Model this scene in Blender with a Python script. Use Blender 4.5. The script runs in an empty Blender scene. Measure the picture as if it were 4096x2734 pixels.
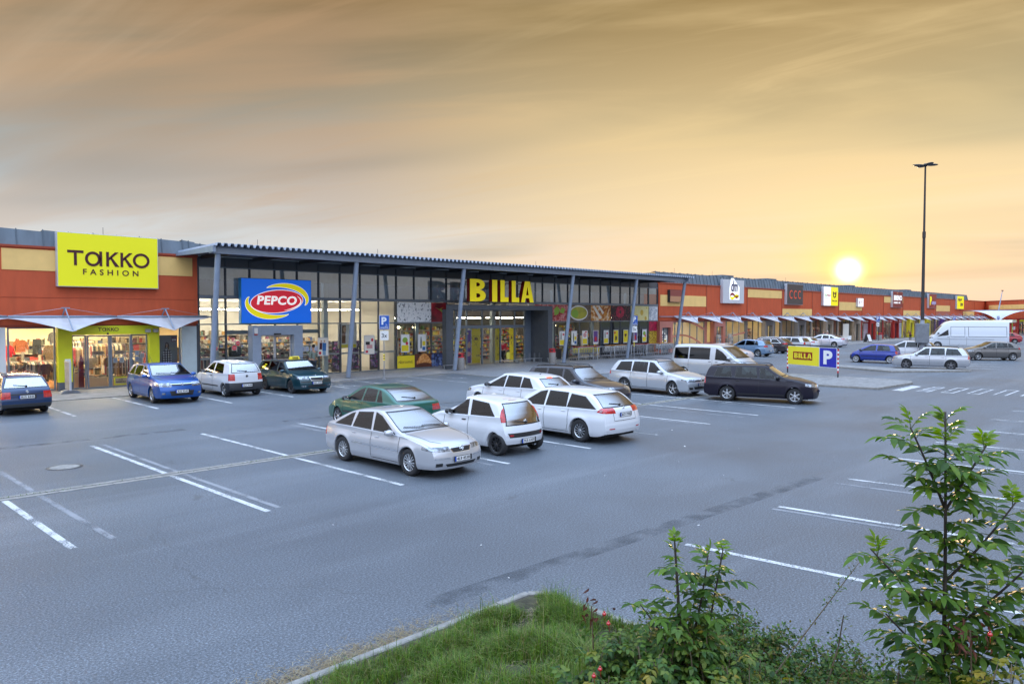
import bpy, bmesh, math, random
from mathutils import Vector, Matrix
from mathutils.bvhtree import BVHTree
R = math.radians
PI = math.pi
rnd = random.Random(7)
sc = bpy.context.scene
COL = sc.collection
# == camera
cam = bpy.data.cameras.new('camera')
cam.sensor_width = 36.0
cam.lens = 36.0 * 2950 / 4096
cam.clip_start = 0.05
cam.clip_end = 6000
camo = bpy.data.objects.new('camera', cam)
COL.objects.link(camo)
camo.location = (0, 0, 3.5)
camo.rotation_euler = (R(90 - 2.0), 0, R(44.75 - 90))
sc.camera = camo
# == sky, sun, exposure
SUN_AZ, SUN_EL = 20.3, 3.25          # degrees: azimuth from +X towards +Y, elevation
sun_dir = Vector((math.cos(R(SUN_EL)) * math.cos(R(SUN_AZ)), math.cos(R(SUN_EL)) * math.sin(R(SUN_AZ)), math.sin(R(SUN_EL))))
w = bpy.data.worlds.new('World')
sc.world = w
w.use_nodes = True
wt = w.node_tree
for n in list(wt.nodes):
 wt.nodes.remove(n)
class NT:
 """tiny node helper"""
 def __init__(s, tree): s.t = tree
 def n(s, typ, **kw):
  nd = s.t.nodes.new(typ)
  for k, v in kw.items():
   if k.startswith('i_'):
    key = k[2:]
    nd.inputs[int(key) if key.isdigit() else key].default_value = v
   else:
    setattr(nd, k, v)
  return nd
 def l(s, a, b): s.t.links.new(a, b)
 def math(s, op, a, b=None, clamp=False):
  nd = s.t.nodes.new('ShaderNodeMath'); nd.operation = op; nd.use_clamp = clamp
  for i, v in enumerate((a, b)):
   if v is None: continue
   if isinstance(v, (int, float)): nd.inputs[i].default_value = v
   else: s.l(v, nd.inputs[i])
  return nd.outputs[0]
 def ramp(s, fac, stops, interp='LINEAR'):
  nd = s.t.nodes.new('ShaderNodeValToRGB')
  nd.color_ramp.interpolation = interp
  el = nd.color_ramp.elements
  while len(el) < len(stops): el.new(0.5)
  for e, (p, c) in zip(el, stops):
   e.position = p
   e.color = (c[0], c[1], c[2], 1) if len(c) == 3 else c
  s.l(fac, nd.inputs[0])
  return nd.outputs[0]
 def mix(s, fac, a, b, mode='MIX'):
  nd = s.t.nodes.new('ShaderNodeMix'); nd.data_type = 'RGBA'; nd.blend_type = mode
  for sock, v in ((0, fac), (6, a), (7, b)):
   if isinstance(v, (int, float)): nd.inputs[sock].default_value = v
   elif isinstance(v, tuple): nd.inputs[sock].default_value = (v[0], v[1], v[2], 1)
   else: s.l(v, nd.inputs[sock])
  return nd.outputs[2]
def s2l(c):
 return tuple(((v / 255) / 12.92 if v <= 10 else (((v / 255) + 0.055) / 1.055) ** 2.4) for v in c)
W_ = NT(wt)
tc = W_.n('ShaderNodeTexCoord')
sep = W_.n('ShaderNodeSeparateXYZ'); W_.l(tc.outputs['Generated'], sep.inputs[0])
dx, dy, dz = sep.outputs
zc = W_.math('MAXIMUM', dz, 0.0)
den = W_.math('ADD', zc, 0.09)
cu = W_.math('DIVIDE', dx, den); cv = W_.math('DIVIDE', dy, den)
cxy = W_.n('ShaderNodeCombineXYZ'); W_.l(cu, cxy.inputs[0]); W_.l(cv, cxy.inputs[1])
def cloud(rot, scl, detail, dist, rough=0.55, sc0=1.0, off=0.0):
 m0 = W_.n('ShaderNodeMapping'); W_.l(cxy.outputs[0], m0.inputs[0]); m0.inputs['Rotation'].default_value = (0, 0, -R(rot))
 mp = W_.n('ShaderNodeMapping'); W_.l(m0.outputs[0], mp.inputs[0]); mp.inputs['Scale'].default_value = scl
 mp.inputs['Location'].default_value = (off, off * 0.7, 0)
 nz = W_.n('ShaderNodeTexNoise'); W_.l(mp.outputs[0], nz.inputs[0])
 nz.inputs['Scale'].default_value = sc0; nz.inputs['Detail'].default_value = detail
 nz.inputs['Roughness'].default_value = rough; nz.inputs['Distortion'].default_value = dist
 return nz.outputs[0]
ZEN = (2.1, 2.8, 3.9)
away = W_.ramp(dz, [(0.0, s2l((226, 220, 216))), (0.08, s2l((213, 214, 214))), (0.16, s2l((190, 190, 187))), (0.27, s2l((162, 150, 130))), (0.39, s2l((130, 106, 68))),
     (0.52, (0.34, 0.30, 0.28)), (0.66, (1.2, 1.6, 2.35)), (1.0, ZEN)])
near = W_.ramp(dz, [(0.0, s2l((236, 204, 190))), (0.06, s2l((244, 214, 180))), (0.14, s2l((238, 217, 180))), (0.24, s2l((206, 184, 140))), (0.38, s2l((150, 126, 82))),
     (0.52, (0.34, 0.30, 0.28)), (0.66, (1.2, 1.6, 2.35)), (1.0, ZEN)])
hd = W_.math('ADD', W_.math('MULTIPLY', dx, math.cos(R(SUN_AZ - 4))), W_.math('MULTIPLY', dy, math.sin(R(SUN_AZ - 4))))
hl = W_.math('SQRT', W_.math('ADD', W_.math('MULTIPLY', dx, dx), W_.math('MULTIPLY', dy, dy)))
ca = W_.math('DIVIDE', hd, W_.math('MAXIMUM', hl, 0.001))
azf = W_.n('ShaderNodeMapRange', interpolation_type='SMOOTHSTEP'); W_.l(ca, azf.inputs[0])
azf.inputs[1].default_value = 0.72; azf.inputs[2].default_value = 1.0
base = W_.mix(azf.outputs[0], away, near)
bk = W_.n('ShaderNodeMapRange', interpolation_type='SMOOTHSTEP'); W_.l(ca, bk.inputs[0])
bk.inputs[1].default_value = 0.25; bk.inputs[2].default_value = -0.35
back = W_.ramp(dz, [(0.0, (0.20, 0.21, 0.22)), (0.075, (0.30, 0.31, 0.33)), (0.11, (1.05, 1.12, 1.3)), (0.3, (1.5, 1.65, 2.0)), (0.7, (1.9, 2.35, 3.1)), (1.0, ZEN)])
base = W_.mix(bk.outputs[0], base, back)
c1 = W_.ramp(cloud(118, (0.30, 0.75, 1), 8, 0.7, 0.52, 0.9, 3.1), [(0.46, (0, 0, 0)), (0.60, (1, 1, 1))], 'EASE')
c2 = W_.ramp(cloud(108, (0.22, 1.1, 1), 9, 1.1, 0.62, 1.7, 8.4), [(0.50, (0, 0, 0)), (0.68, (1, 1, 1))], 'EASE')
c3 = W_.ramp(cloud(98, (0.10, 1.6, 1), 8, 0.4, 0.62, 1.6, 1.7), [(0.52, (0, 0, 0)), (0.80, (1, 1, 1))], 'EASE')
lowm = W_.ramp(dz, [(0.0, (0.15, 0.15, 0.15)), (0.1, (0.6, 0.6, 0.6)), (0.3, (1, 1, 1)), (0.5, (0.5, 0.5, 0.5)), (0.6, (0, 0, 0))])
warmc = W_.mix(azf.outputs[0], s2l((196, 158, 120)), s2l((236, 208, 154)))
f1 = W_.math('MULTIPLY', W_.math('MULTIPLY', c1, lowm), 0.50)
base = W_.mix(f1, base, warmc)
f2 = W_.math('MULTIPLY', W_.math('MULTIPLY', c2, lowm), 0.30)
base = W_.mix(f2, base, warmc)
f3 = W_.math('MULTIPLY', W_.math('MULTIPLY', c3, lowm), 0.32)
base = W_.mix(f3, base, W_.mix(azf.outputs[0], s2l((220, 194, 164)), s2l((255, 228, 170))))
dk = W_.ramp(cloud(112, (0.3, 0.9, 1), 3, 0.4, 0.5, 0.8, 15.2), [(0.45, (1, 1, 1)), (0.72, (0.74, 0.80, 0.86))], 'EASE')
base = W_.mix(1.0, base, dk, 'MULTIPLY')
sdot = W_.n('ShaderNodeVectorMath', operation='DOT_PRODUCT'); W_.l(tc.outputs['Generated'], sdot.inputs[0])
sdot.inputs[1].default_value = sun_dir
ang = W_.math('ARCCOSINE', W_.math('MINIMUM', sdot.outputs['Value'], 0.999999))
def glow(k, p=2.0):
 return W_.math('EXPONENT', W_.math('MULTIPLY', W_.math('POWER', W_.math('DIVIDE', ang, k), p), -1.0))
def addc(b, fac, col):
 m = W_.n('ShaderNodeVectorMath', operation='SCALE'); m.inputs[0].default_value = col; W_.l(fac, m.inputs['Scale'])
 a = W_.n('ShaderNodeVectorMath', operation='ADD'); W_.l(b, a.inputs[0]); W_.l(m.outputs[0], a.inputs[1])
 return a.outputs[0]
base = addc(base, glow(0.30, 1.5), (0.07, 0.035, 0.0))
base = addc(base, glow(0.036, 1.2), (0.50, 0.18, -0.22))
base = addc(base, glow(0.0105, 2.0), (7.0, 5.4, 3.2))
sky = W_.n('ShaderNodeTexSky', sky_type='NISHITA', sun_disc=False)
sky.sun_elevation = R(SUN_EL); sky.sun_rotation = R(90 - SUN_AZ)
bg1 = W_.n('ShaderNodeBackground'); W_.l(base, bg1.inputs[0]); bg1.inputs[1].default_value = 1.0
bg2 = W_.n('ShaderNodeBackground'); W_.l(sky.outputs[0], bg2.inputs[0]); bg2.inputs[1].default_value = 0.003
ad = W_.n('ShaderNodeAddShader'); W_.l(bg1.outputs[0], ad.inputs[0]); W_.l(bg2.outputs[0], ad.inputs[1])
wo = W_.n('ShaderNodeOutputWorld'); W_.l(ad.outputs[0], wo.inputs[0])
try: w.cycles.sampling_method = 'AUTOMATIC'
except Exception: pass
sun = bpy.data.lights.new('sun', 'SUN')
sun.energy = 3.0; sun.angle = R(0.6); sun.color = (1.0, 0.66, 0.36)
suno = bpy.data.objects.new('sun', sun); COL.objects.link(suno)
suno.rotation_euler = (-sun_dir).to_track_quat('-Z', 'Y').to_euler()
suno.location = sun_dir * 300
sc.view_settings.view_transform = 'Standard'
sc.view_settings.look = 'None'
sc.view_settings.exposure = 0.12
sc.view_settings.gamma = 1.0
sc.cycles.use_denoising = True
sc.cycles.max_bounces = 7
sc.cycles.transparent_max_bounces = 12
sc.cycles.caustics_reflective = False
sc.cycles.caustics_refractive = False
sc.cycles.sample_clamp_indirect = 4.0
# == object helpers
OFF = {}
def tag(o, label=None, cat=None, group=None, kind=None):
 if label: o['label'] = label
 if cat: o['category'] = cat
 if group: o['group'] = group
 if kind: o['kind'] = kind
 return o
def thing(name, label, cat, loc=(0, 0, 0), rz=0.0, group=None):
 o = bpy.data.objects.new(name, None); COL.objects.link(o)
 o.empty_display_size = 0.2
 o.location = loc; o.rotation_euler = (0, 0, rz)
 OFF[o.name] = (Vector(loc), rz)
 return tag(o, label, cat, group)
def root_of(o):
 while o.parent: o = o.parent
 return o
class MB:
 def __init__(s): s.v = []; s.f = []
 def add(s, vs, fs):
  b = len(s.v); s.v += [tuple(p) for p in vs]; s.f += [tuple(i + b for i in f) for f in fs]
  return s
 def box(s, x0, x1, y0, y1, z0, z1):
  return s.add([(x0, y0, z0), (x1, y0, z0), (x1, y1, z0), (x0, y1, z0), (x0, y0, z1), (x1, y0, z1), (x1, y1, z1), (x0, y1, z1)],
      [(3, 2, 1, 0), (4, 5, 6, 7), (0, 1, 5, 4), (1, 2, 6, 5), (2, 3, 7, 6), (3, 0, 4, 7)])
 def cbox(s, c, d, M=None):
  b = len(s.v); s.box(-d[0] / 2, d[0] / 2, -d[1] / 2, d[1] / 2, -d[2] / 2, d[2] / 2)
  for i in range(b, len(s.v)):
   p = Vector(s.v[i])
   if M is not None: p = M @ p
   s.v[i] = tuple(p + Vector(c))
  return s
 def poly(s, pts, o, u, v, n, th):
  """2-D polygon extruded by th along n, in the frame o,u,v"""
  o, u, v, n = map(Vector, (o, u, v, n)); k = len(pts)
  A = [o + u * p[0] + v * p[1] for p in pts]
  if th == 0: return s.add(A, [tuple(range(k))])
  B = [p + n * th for p in A]
  return s.add(A + B, [tuple(range(k))[::-1], tuple(range(k, 2 * k))] + [(i, (i + 1) % k, (i + 1) % k + k, i + k) for i in range(k)])
 def tube(s, pts, r, seg=8, cap=True):
  pts = [Vector(p) for p in pts]; n = len(pts)
  rs = r if isinstance(r, (list, tuple)) else [r] * n
  b = len(s.v); up = None
  for i, p in enumerate(pts):
   t = (pts[min(i + 1, n - 1)] - pts[max(i - 1, 0)])
   if t.length < 1e-9: t = Vector((0, 0, 1))
   t.normalize()
   if up is None: up = Vector((0, 0, 1)) if abs(t.z) < 0.9 else Vector((1, 0, 0))
   a = t.cross(up)
   if a.length < 1e-5: a = t.cross(Vector((0.3, 1, 0.2)))
   a.normalize(); up = a.cross(t).normalized(); bb = up
   for k in range(seg):
    th = 2 * PI * k / seg
    s.v.append(tuple(p + a * (math.cos(th) * rs[i]) + bb * (math.sin(th) * rs[i])))
  for i in range(n - 1):
   for k in range(seg):
    k2 = (k + 1) % seg
    s.f.append((b + i * seg + k, b + i * seg + k2, b + (i + 1) * seg + k2, b + (i + 1) * seg + k))
  if cap:
   s.f.append(tuple(b + k for k in range(seg))[::-1]); s.f.append(tuple(b + (n - 1) * seg + k for k in range(seg)))
  return s
 def lathe(s, prof, c=(0, 0, 0), ax='z', seg=24, closed=False):
  b = len(s.v); n = len(prof)
  for (r, h) in prof:
   for k in range(seg):
    th = 2 * PI * k / seg; a, q = r * math.cos(th), r * math.sin(th)
    p = {'z': (a, q, h), 'y': (a, h, q), 'x': (h, a, q)}[ax]
    s.v.append((c[0] + p[0], c[1] + p[1], c[2] + p[2]))
  for i in range(n - 1 + (1 if closed else 0)):
   i2 = (i + 1) % n
   for k in range(seg):
    k2 = (k + 1) % seg
    s.f.append((b + i * seg + k, b + i * seg + k2, b + i2 * seg + k2, b + i2 * seg + k))
  return s
 def ell(s, c, r, seg=12, rings=8, M=None):
  b = len(s.v)
  for i in range(rings + 1):
   ph = PI * i / rings
   for k in range(seg):
    th = 2 * PI * k / seg
    p = Vector((r[0] * math.sin(ph) * math.cos(th), r[1] * math.sin(ph) * math.sin(th), r[2] * math.cos(ph)))
    if M is not None: p = M @ p
    s.v.append((c[0] + p.x, c[1] + p.y, c[2] + p.z))
  for i in range(rings):
   for k in range(seg):
    k2 = (k + 1) % seg
    s.f.append((b + i * seg + k, b + i * seg + k2, b + (i + 1) * seg + k2, b + (i + 1) * seg + k))
  return s
 def build(s, name, mat, parent=None, world=True, smooth=False, bevel=0, kind=None, auto=None):
  me = bpy.data.meshes.new(name)
  vs = s.v
  if parent is not None and world:
   r = root_of(parent); off, rz = OFF.get(r.name, (Vector((0, 0, 0)), 0))
   M = Matrix.Rotation(-rz, 3, 'Z')
   vs = [tuple(M @ (Vector(p) - off)) for p in vs]
  me.from_pydata(vs, [], s.f)
  me.materials.append(mat)
  if smooth:
   me.polygons.foreach_set('use_smooth', [True] * len(me.polygons))
   if auto is not None:
    me.set_sharp_from_angle(angle=R(auto))
  me.update()
  o = bpy.data.objects.new(name, me); COL.objects.link(o)
  if parent is not None: o.parent = parent
  if bevel:
   m = o.modifiers.new('bevel', 'BEVEL'); m.width = bevel; m.segments = 2; m.limit_method = 'ANGLE'; m.angle_limit = R(40)
  if kind: o['kind'] = kind
  return o
def copy_tree(o, parent=None):
 c = o.copy(); COL.objects.link(c)
 if parent is not None: c.parent = parent
 for ch in list(o.children): copy_tree(ch, c)
 return c
def text_mesh(txt, w=None, h=None, bold=0.0, shear=0.0, space=1.0, extrude=0.0):
 cu_ = bpy.data.curves.new('t', 'FONT'); cu_.body = txt; cu_.size = 1.0; cu_.offset = bold; cu_.shear = shear
 cu_.space_character = space; cu_.extrude = extrude; cu_.resolution_u = 4; cu_.align_x = 'LEFT'
 ob = bpy.data.objects.new('t', cu_)
 me = bpy.data.meshes.new_from_object(ob)
 vs = [v.co.copy() for v in me.vertices]; fs = [tuple(p.vertices) for p in me.polygons]
 bpy.data.objects.remove(ob); bpy.data.meshes.remove(me); bpy.data.curves.remove(cu_)
 if not vs: return [], []
 x0 = min(v.x for v in vs); x1 = max(v.x for v in vs); y0 = min(v.y for v in vs); y1 = max(v.y for v in vs)
 sx = (w / (x1 - x0)) if w else None; sy = (h / (y1 - y0)) if h else None
 if sx is None: sx = sy
 if sy is None: sy = sx
 return [((v.x - x0) * sx, (v.y - y0) * sy, v.z) for v in vs], fs
def text(mb, txt, o, u, v, n, w=None, h=None, depth=0.01, center=False, **kw):
 """text whose lower left corner is o; u right, v up, n towards the reader"""
 vs, fs = text_mesh(txt, w, h, extrude=0.5, **kw)
 o, u, v, n = map(Vector, (o, u, v, n))
 if center and vs:
  mx = max(p[0] for p in vs); o = o - u * mx / 2
 mb.add([o + u * p[0] + v * p[1] + n * ((p[2] + 0.5) * depth) for p in vs], fs)
 return mb
XV, YV, ZV = Vector((1, 0, 0)), Vector((0, 1, 0)), Vector((0, 0, 1))
NF = Vector((0, -1, 0))      # facade normal (towards the car park)
# == materials
MC = {}
def mat(name, col, rough=0.6, metal=0.0, spec=0.5, coat=0.0, emit=None, estr=0.0, var=0.0, vscale=3.0, bump=0.0, bscale=40.0, stretch=None, vdark=None, vr=(0.35, 0.65), detail=5):
 if name in MC: return MC[name]
 m = bpy.data.materials.new(name); m.use_nodes = True
 T = NT(m.node_tree); b = m.node_tree.nodes['Principled BSDF']
 b.inputs['Base Color'].default_value = (*col, 1); b.inputs['Roughness'].default_value = rough
 b.inputs['Metallic'].default_value = metal; b.inputs['Specular IOR Level'].default_value = spec
 b.inputs['Coat Weight'].default_value = coat; b.inputs['Coat Roughness'].default_value = 0.04
 if emit:
  b.inputs['Emission Color'].default_value = (*emit, 1); b.inputs['Emission Strength'].default_value = estr
 if var or bump:
  tcn = T.n('ShaderNodeTexCoord'); mp = T.n('ShaderNodeMapping'); T.l(tcn.outputs['Object'], mp.inputs[0])
  if stretch: mp.inputs['Scale'].default_value = stretch
 if var:
  nz = T.n('ShaderNodeTexNoise', i_Scale=vscale, i_Detail=detail, i_Roughness=0.6); T.l(mp.outputs[0], nz.inputs[0])
  d = vdark or tuple(c * (1 - var) for c in col); u = tuple(min(1, c * (1 + var * 0.6)) for c in col)
  c = T.ramp(nz.outputs[0], [(vr[0], d), (vr[1], u)])
  T.l(c, b.inputs['Base Color'])
 if bump:
  nb = T.n('ShaderNodeTexNoise', i_Scale=bscale, i_Detail=4.0); T.l(mp.outputs[0], nb.inputs[0])
  bp = T.n('ShaderNodeBump', i_Strength=bump, i_Distance=0.02); T.l(nb.outputs[0], bp.inputs['Height']); T.l(bp.outputs[0], b.inputs['Normal'])
 MC[name] = m
 return m
def glassmat(name, tint=(0.8, 0.85, 0.85), refl=1.0, rough=0.02, ior=1.5, minr=0.05):
 if name in MC: return MC[name]
 m = bpy.data.materials.new(name); m.use_nodes = True; T = NT(m.node_tree)
 for n in list(m.node_tree.nodes): m.node_tree.nodes.remove(n)
 tr = T.n('ShaderNodeBsdfTransparent'); tr.inputs[0].default_value = (*tint, 1)
 gl = T.n('ShaderNodeBsdfGlossy'); gl.inputs['Color'].default_value = (refl, refl, refl, 1); gl.inputs['Roughness'].default_value = rough
 fr = T.n('ShaderNodeFresnel', i_IOR=ior)
 fac = T.math('MAXIMUM', fr.outputs[0], minr)
 mx = T.n('ShaderNodeMixShader'); T.l(fac, mx.inputs[0]); T.l(tr.outputs[0], mx.inputs[1]); T.l(gl.outputs[0], mx.inputs[2])
 o = T.n('ShaderNodeOutputMaterial'); T.l(mx.outputs[0], o.inputs[0])
 MC[name] = m
 return m
def asphalt(name, dark, light, patch):
 m = bpy.data.materials.new(name); m.use_nodes = True; T = NT(m.node_tree); b = m.node_tree.nodes['Principled BSDF']
 tcn = T.n('ShaderNodeTexCoord'); O = tcn.outputs['Object']
 n1 = T.n('ShaderNodeTexNoise', i_Scale=0.16, i_Detail=6.0, i_Roughness=0.62); T.l(O, n1.inputs[0])
 n2 = T.n('ShaderNodeTexNoise', i_Scale=38.0, i_Detail=3.0, i_Roughness=0.8); T.l(O, n2.inputs[0])
 n3 = T.n('ShaderNodeTexVoronoi', i_Scale=75.0); T.l(O, n3.inputs[0])
 mp = T.n('ShaderNodeMapping'); T.l(O, mp.inputs[0]); mp.inputs['Scale'].default_value = (0.12, 1.0, 1)
 n4 = T.n('ShaderNodeTexNoise', i_Scale=0.55, i_Detail=5.0, i_Roughness=0.6, i_Distortion=0.6); T.l(mp.outputs[0], n4.inputs[0])
 c = T.ramp(n1.outputs[0], [(0.3, dark), (0.7, light)])
 c = T.mix(T.ramp(n4.outputs[0], [(0.52, (0, 0, 0)), (0.68, (0.55, 0.55, 0.55))]), c, patch)
 g = T.ramp(n2.outputs[0], [(0.32, (0.12, 0.12, 0.12)), (0.5, (0.88, 0.88, 0.88)), (0.66, (2.5, 2.5, 2.55))])
 c = T.mix(0.9, c, g, 'MULTIPLY')
 spk = T.ramp(n3.outputs['Distance'], [(0.10, (1.9, 1.9, 1.9)), (0.24, (1, 1, 1))])
 c = T.mix(0.6, c, spk, 'MULTIPLY')
 nw = T.n('ShaderNodeTexNoise', i_Scale=1.2, i_Detail=3.0); T.l(O, nw.inputs[0])
 wv = T.n('ShaderNodeVectorMath', operation='MULTIPLY_ADD'); T.l(nw.outputs[1], wv.inputs[0]); wv.inputs[1].default_value = (1.2, 1.2, 0); T.l(O, wv.inputs[2])
 vo = T.n('ShaderNodeTexVoronoi', feature='DISTANCE_TO_EDGE', i_Scale=0.17); T.l(wv.outputs[0], vo.inputs[0])
 ck = T.ramp(vo.outputs['Distance'], [(0.0, (1, 1, 1)), (0.0022, (0.6, 0.6, 0.6)), (0.004, (0, 0, 0))])
 nm = T.n('ShaderNodeTexNoise', i_Scale=0.35, i_Detail=1.0); T.l(O, nm.inputs[0])
 ckm = T.mix(1.0, ck, T.ramp(nm.outputs[0], [(0.48, (0, 0, 0)), (0.6, (0.55, 0.55, 0.55))]), 'MULTIPLY')
 c = T.mix(ckm, c, (0.03, 0.03, 0.032))
 vs_ = T.n('ShaderNodeTexVoronoi', i_Scale=0.42, i_Randomness=1.0); T.l(wv.outputs[0], vs_.inputs[0])
 c = T.mix(T.ramp(vs_.outputs['Distance'], [(0.03, (0.55, 0.55, 0.55)), (0.085, (0, 0, 0))]), c, (0.045, 0.045, 0.047))
 T.l(c, b.inputs['Base Color'])
 rr = T.ramp(n1.outputs[0], [(0.3, (0.46, 0.46, 0.46)), (0.7, (0.60, 0.60, 0.60))]); T.l(rr, b.inputs['Roughness'])
 b.inputs['Specular IOR Level'].default_value = 0.75
 bp = T.n('ShaderNodeBump', i_Strength=0.4, i_Distance=0.010); T.l(n2.outputs[0], bp.inputs['Height']); T.l(bp.outputs[0], b.inputs['Normal'])
 return m
def paintmark(name, col, wear):
 """worn road paint: holes show the asphalt underneath"""
 m = bpy.data.materials.new(name); m.use_nodes = True; T = NT(m.node_tree); b = m.node_tree.nodes['Principled BSDF']
 tcn = T.n('ShaderNodeTexCoord'); O = tcn.outputs['Object']
 n1 = T.n('ShaderNodeTexNoise', i_Scale=28.0, i_Detail=5.0, i_Roughness=0.75); T.l(O, n1.inputs[0])
 n2 = T.n('ShaderNodeTexNoise', i_Scale=1.8, i_Detail=4.0); T.l(O, n2.inputs[0])
 s_ = T.math('ADD', T.math('MULTIPLY', n1.outputs[0], 0.75), T.math('MULTIPLY', n2.outputs[0], 0.5))
 a = T.ramp(s_, [(wear - 0.03, (0, 0, 0)), (wear + 0.05, (1, 1, 1))])
 c = T.ramp(n2.outputs[0], [(0.3, tuple(x * 0.8 for x in col)), (0.7, col)])
 T.l(c, b.inputs['Base Color']); b.inputs['Roughness'].default_value = 0.7
 T.l(a, b.inputs['Alpha'])
 return m
def softmark(name, col):
 m = bpy.data.materials.new(name); m.use_nodes = True; T = NT(m.node_tree); b = m.node_tree.nodes['Principled BSDF']
 tcn = T.n('ShaderNodeTexCoord'); n2 = T.n('ShaderNodeTexNoise', i_Scale=2.2, i_Detail=6.0); T.l(tcn.outputs['Object'], n2.inputs[0])
 b.inputs['Base Color'].default_value = (*col, 1); b.inputs['Roughness'].default_value = .6
 T.l(T.ramp(n2.outputs[0], [(.40, (0, 0, 0)), (.66, (.38, .38, .38))]), b.inputs['Alpha']); return m
def paver(name, c1, c2, mortar, sx, sy, msize=0.02, rot=0.0, bump=0.3):
 m = bpy.data.materials.new(name); m.use_nodes = True; T = NT(m.node_tree); b = m.node_tree.nodes['Principled BSDF']
 tcn = T.n('ShaderNodeTexCoord'); mp = T.n('ShaderNodeMapping'); T.l(tcn.outputs['Object'], mp.inputs[0]); mp.inputs['Rotation'].default_value = (0, 0, rot)
 br = T.n('ShaderNodeTexBrick', i_Scale=1.0); T.l(mp.outputs[0], br.inputs[0])
 br.inputs['Color1'].default_value = (*c1, 1); br.inputs['Color2'].default_value = (*c2, 1); br.inputs['Mortar'].default_value = (*mortar, 1)
 br.inputs['Brick Width'].default_value = sx; br.inputs['Row Height'].default_value = sy; br.inputs['Mortar Size'].default_value = msize
 nz = T.n('ShaderNodeTexNoise', i_Scale=2.0, i_Detail=6.0); T.l(tcn.outputs['Object'], nz.inputs[0])
 g = T.ramp(nz.outputs[0], [(0.3, (0.75, 0.75, 0.75)), (0.7, (1.15, 1.15, 1.15))])
 T.l(T.mix(1.0, br.outputs[0], g, 'MULTIPLY'), b.inputs['Base Color']); b.inputs['Roughness'].default_value = 0.8
 bp = T.n('ShaderNodeBump', i_Strength=bump, i_Distance=0.01); bp.invert = True; T.l(br.outputs['Fac'], bp.inputs['Height']); T.l(bp.outputs[0], b.inputs['Normal'])
 return m
M_asph = asphalt('asphalt', (0.060, 0.071, 0.085), (0.098, 0.112, 0.130), (0.134, 0.149, 0.168))
M_line = paintmark("line_paint", (0.56, 0.56, 0.56), 0.555)
M_faded = paintmark('faded_paint', (0.24, 0.245, 0.26), 0.54)
M_seamdark = softmark('seam_tar', (0.06, 0.068, 0.08))
M_pave = paver('paving', (0.26, 0.245, 0.23), (0.21, 0.20, 0.19), (0.12, 0.115, 0.11), 0.22, 0.11, 0.006)
M_pave2 = paver('paving_pale', (0.27, 0.26, 0.25), (0.22, 0.21, 0.205), (0.13, 0.127, 0.125), 0.22, 0.11, 0.006)
M_conc = mat('concrete', (0.34, 0.335, 0.33), 0.85, var=0.25, vscale=5, bump=0.25, bscale=60)
M_kerb = mat('kerb_concrete', (0.25, 0.235, 0.215), 0.85, var=0.25, vscale=7, bump=0.3, bscale=60)
M_black = mat('black_plastic', (0.018, 0.018, 0.02), 0.45)
M_dark = mat('dark_metal', (0.05, 0.052, 0.057), 0.45, 0.3)
M_white = mat('white_paint', (0.78, 0.78, 0.77), 0.45)
M_steel = mat('galvanised_steel', (0.42, 0.45, 0.5), 0.38, 0.7, var=0.18, vscale=6)
M_bluegrey = mat('bluegrey_steel', (0.27, 0.325, 0.42), 0.42, 0.25, var=0.08, vscale=3)
# == CARS
M_glass = glassmat('car_glass', (0.26, 0.30, 0.30), 1.0, 0.01, 1.45, 0.03)
M_wsg = glassmat('windscreen_glass', (0.45, 0.50, 0.50), 1.0, 0.01, 1.9, 0.42)
M_glassd = glassmat('car_glass_dark', (0.07, 0.075, 0.08), 1.0, 0.01, 1.45, 0.04)
M_tyre = mat('tyre_rubber', (0.022, 0.022, 0.024), 0.8, bump=0.2, bscale=90)
M_rim = mat('rim_silver', (0.62, 0.63, 0.65), 0.25, 0.85)
M_rimd = mat('rim_black', (0.03, 0.03, 0.033), 0.35, 0.2)
M_trim = mat('window_rubber', (0.012, 0.012, 0.014), 0.35)
M_gap = mat('panel_gap', (0.02, 0.02, 0.022), 0.8)
M_lens = mat('headlight_lens', (0.26, 0.28, 0.31), 0.12, 0.5, coat=1.0, var=0.6, vscale=11, vr=(0.45, 0.55))
M_tail = mat('tail_lens', (0.50, 0.012, 0.016), 0.12, 0.0, coat=1.0, var=0.35, vscale=16, vr=(0.4, 0.6))
M_amber = mat('amber_lens', (0.75, 0.22, 0.03), 0.15, coat=1.0)
M_chrome = mat('chrome', (0.8, 0.81, 0.83), 0.08, 1.0)
M_plate = mat('plate_white', (0.75, 0.75, 0.74), 0.4)
M_plateblue = mat('plate_blue', (0.01, 0.07, 0.45), 0.4)
M_seat = mat('seat_cloth', (0.055, 0.057, 0.065), 0.85, var=0.3, vscale=12)
M_cabin = mat('cabin_plastic', (0.07, 0.072, 0.078), 0.7)
M_under = mat('underbody', (0.012, 0.012, 0.012), 0.9)
M_brake = mat('lit_brake_lens', (0.8, 0.03, 0.01), 0.3, emit=(1.0, 0.10, 0.02), estr=3.0)
def chaikin(p, it=2):
 for _ in range(it):
  q = [p[0]]
  for a, b in zip(p[:-1], p[1:]):
   q.append((a[0] * .75 + b[0] * .25, a[1] * .75 + b[1] * .25)); q.append((a[0] * .25 + b[0] * .75, a[1] * .25 + b[1] * .75))
  q.append(p[-1]); p = q
 return p
def lerp_tab(t, x):
 if x <= t[0][0]: return t[0][1]
 for a, b in zip(t[:-1], t[1:]):
  if x <= b[0]:
   return a[1] + (b[1] - a[1]) * (x - a[0]) / max(1e-9, b[0] - a[0])
 return t[-1][1]
SIDE = [(0, .935), (.06, .958), (.18, .975), (.35, .99), (.52, 1.0), (.66, 1.003), (.74, .998), (.80, .985), (.9, .965), (1, .945)]
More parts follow.
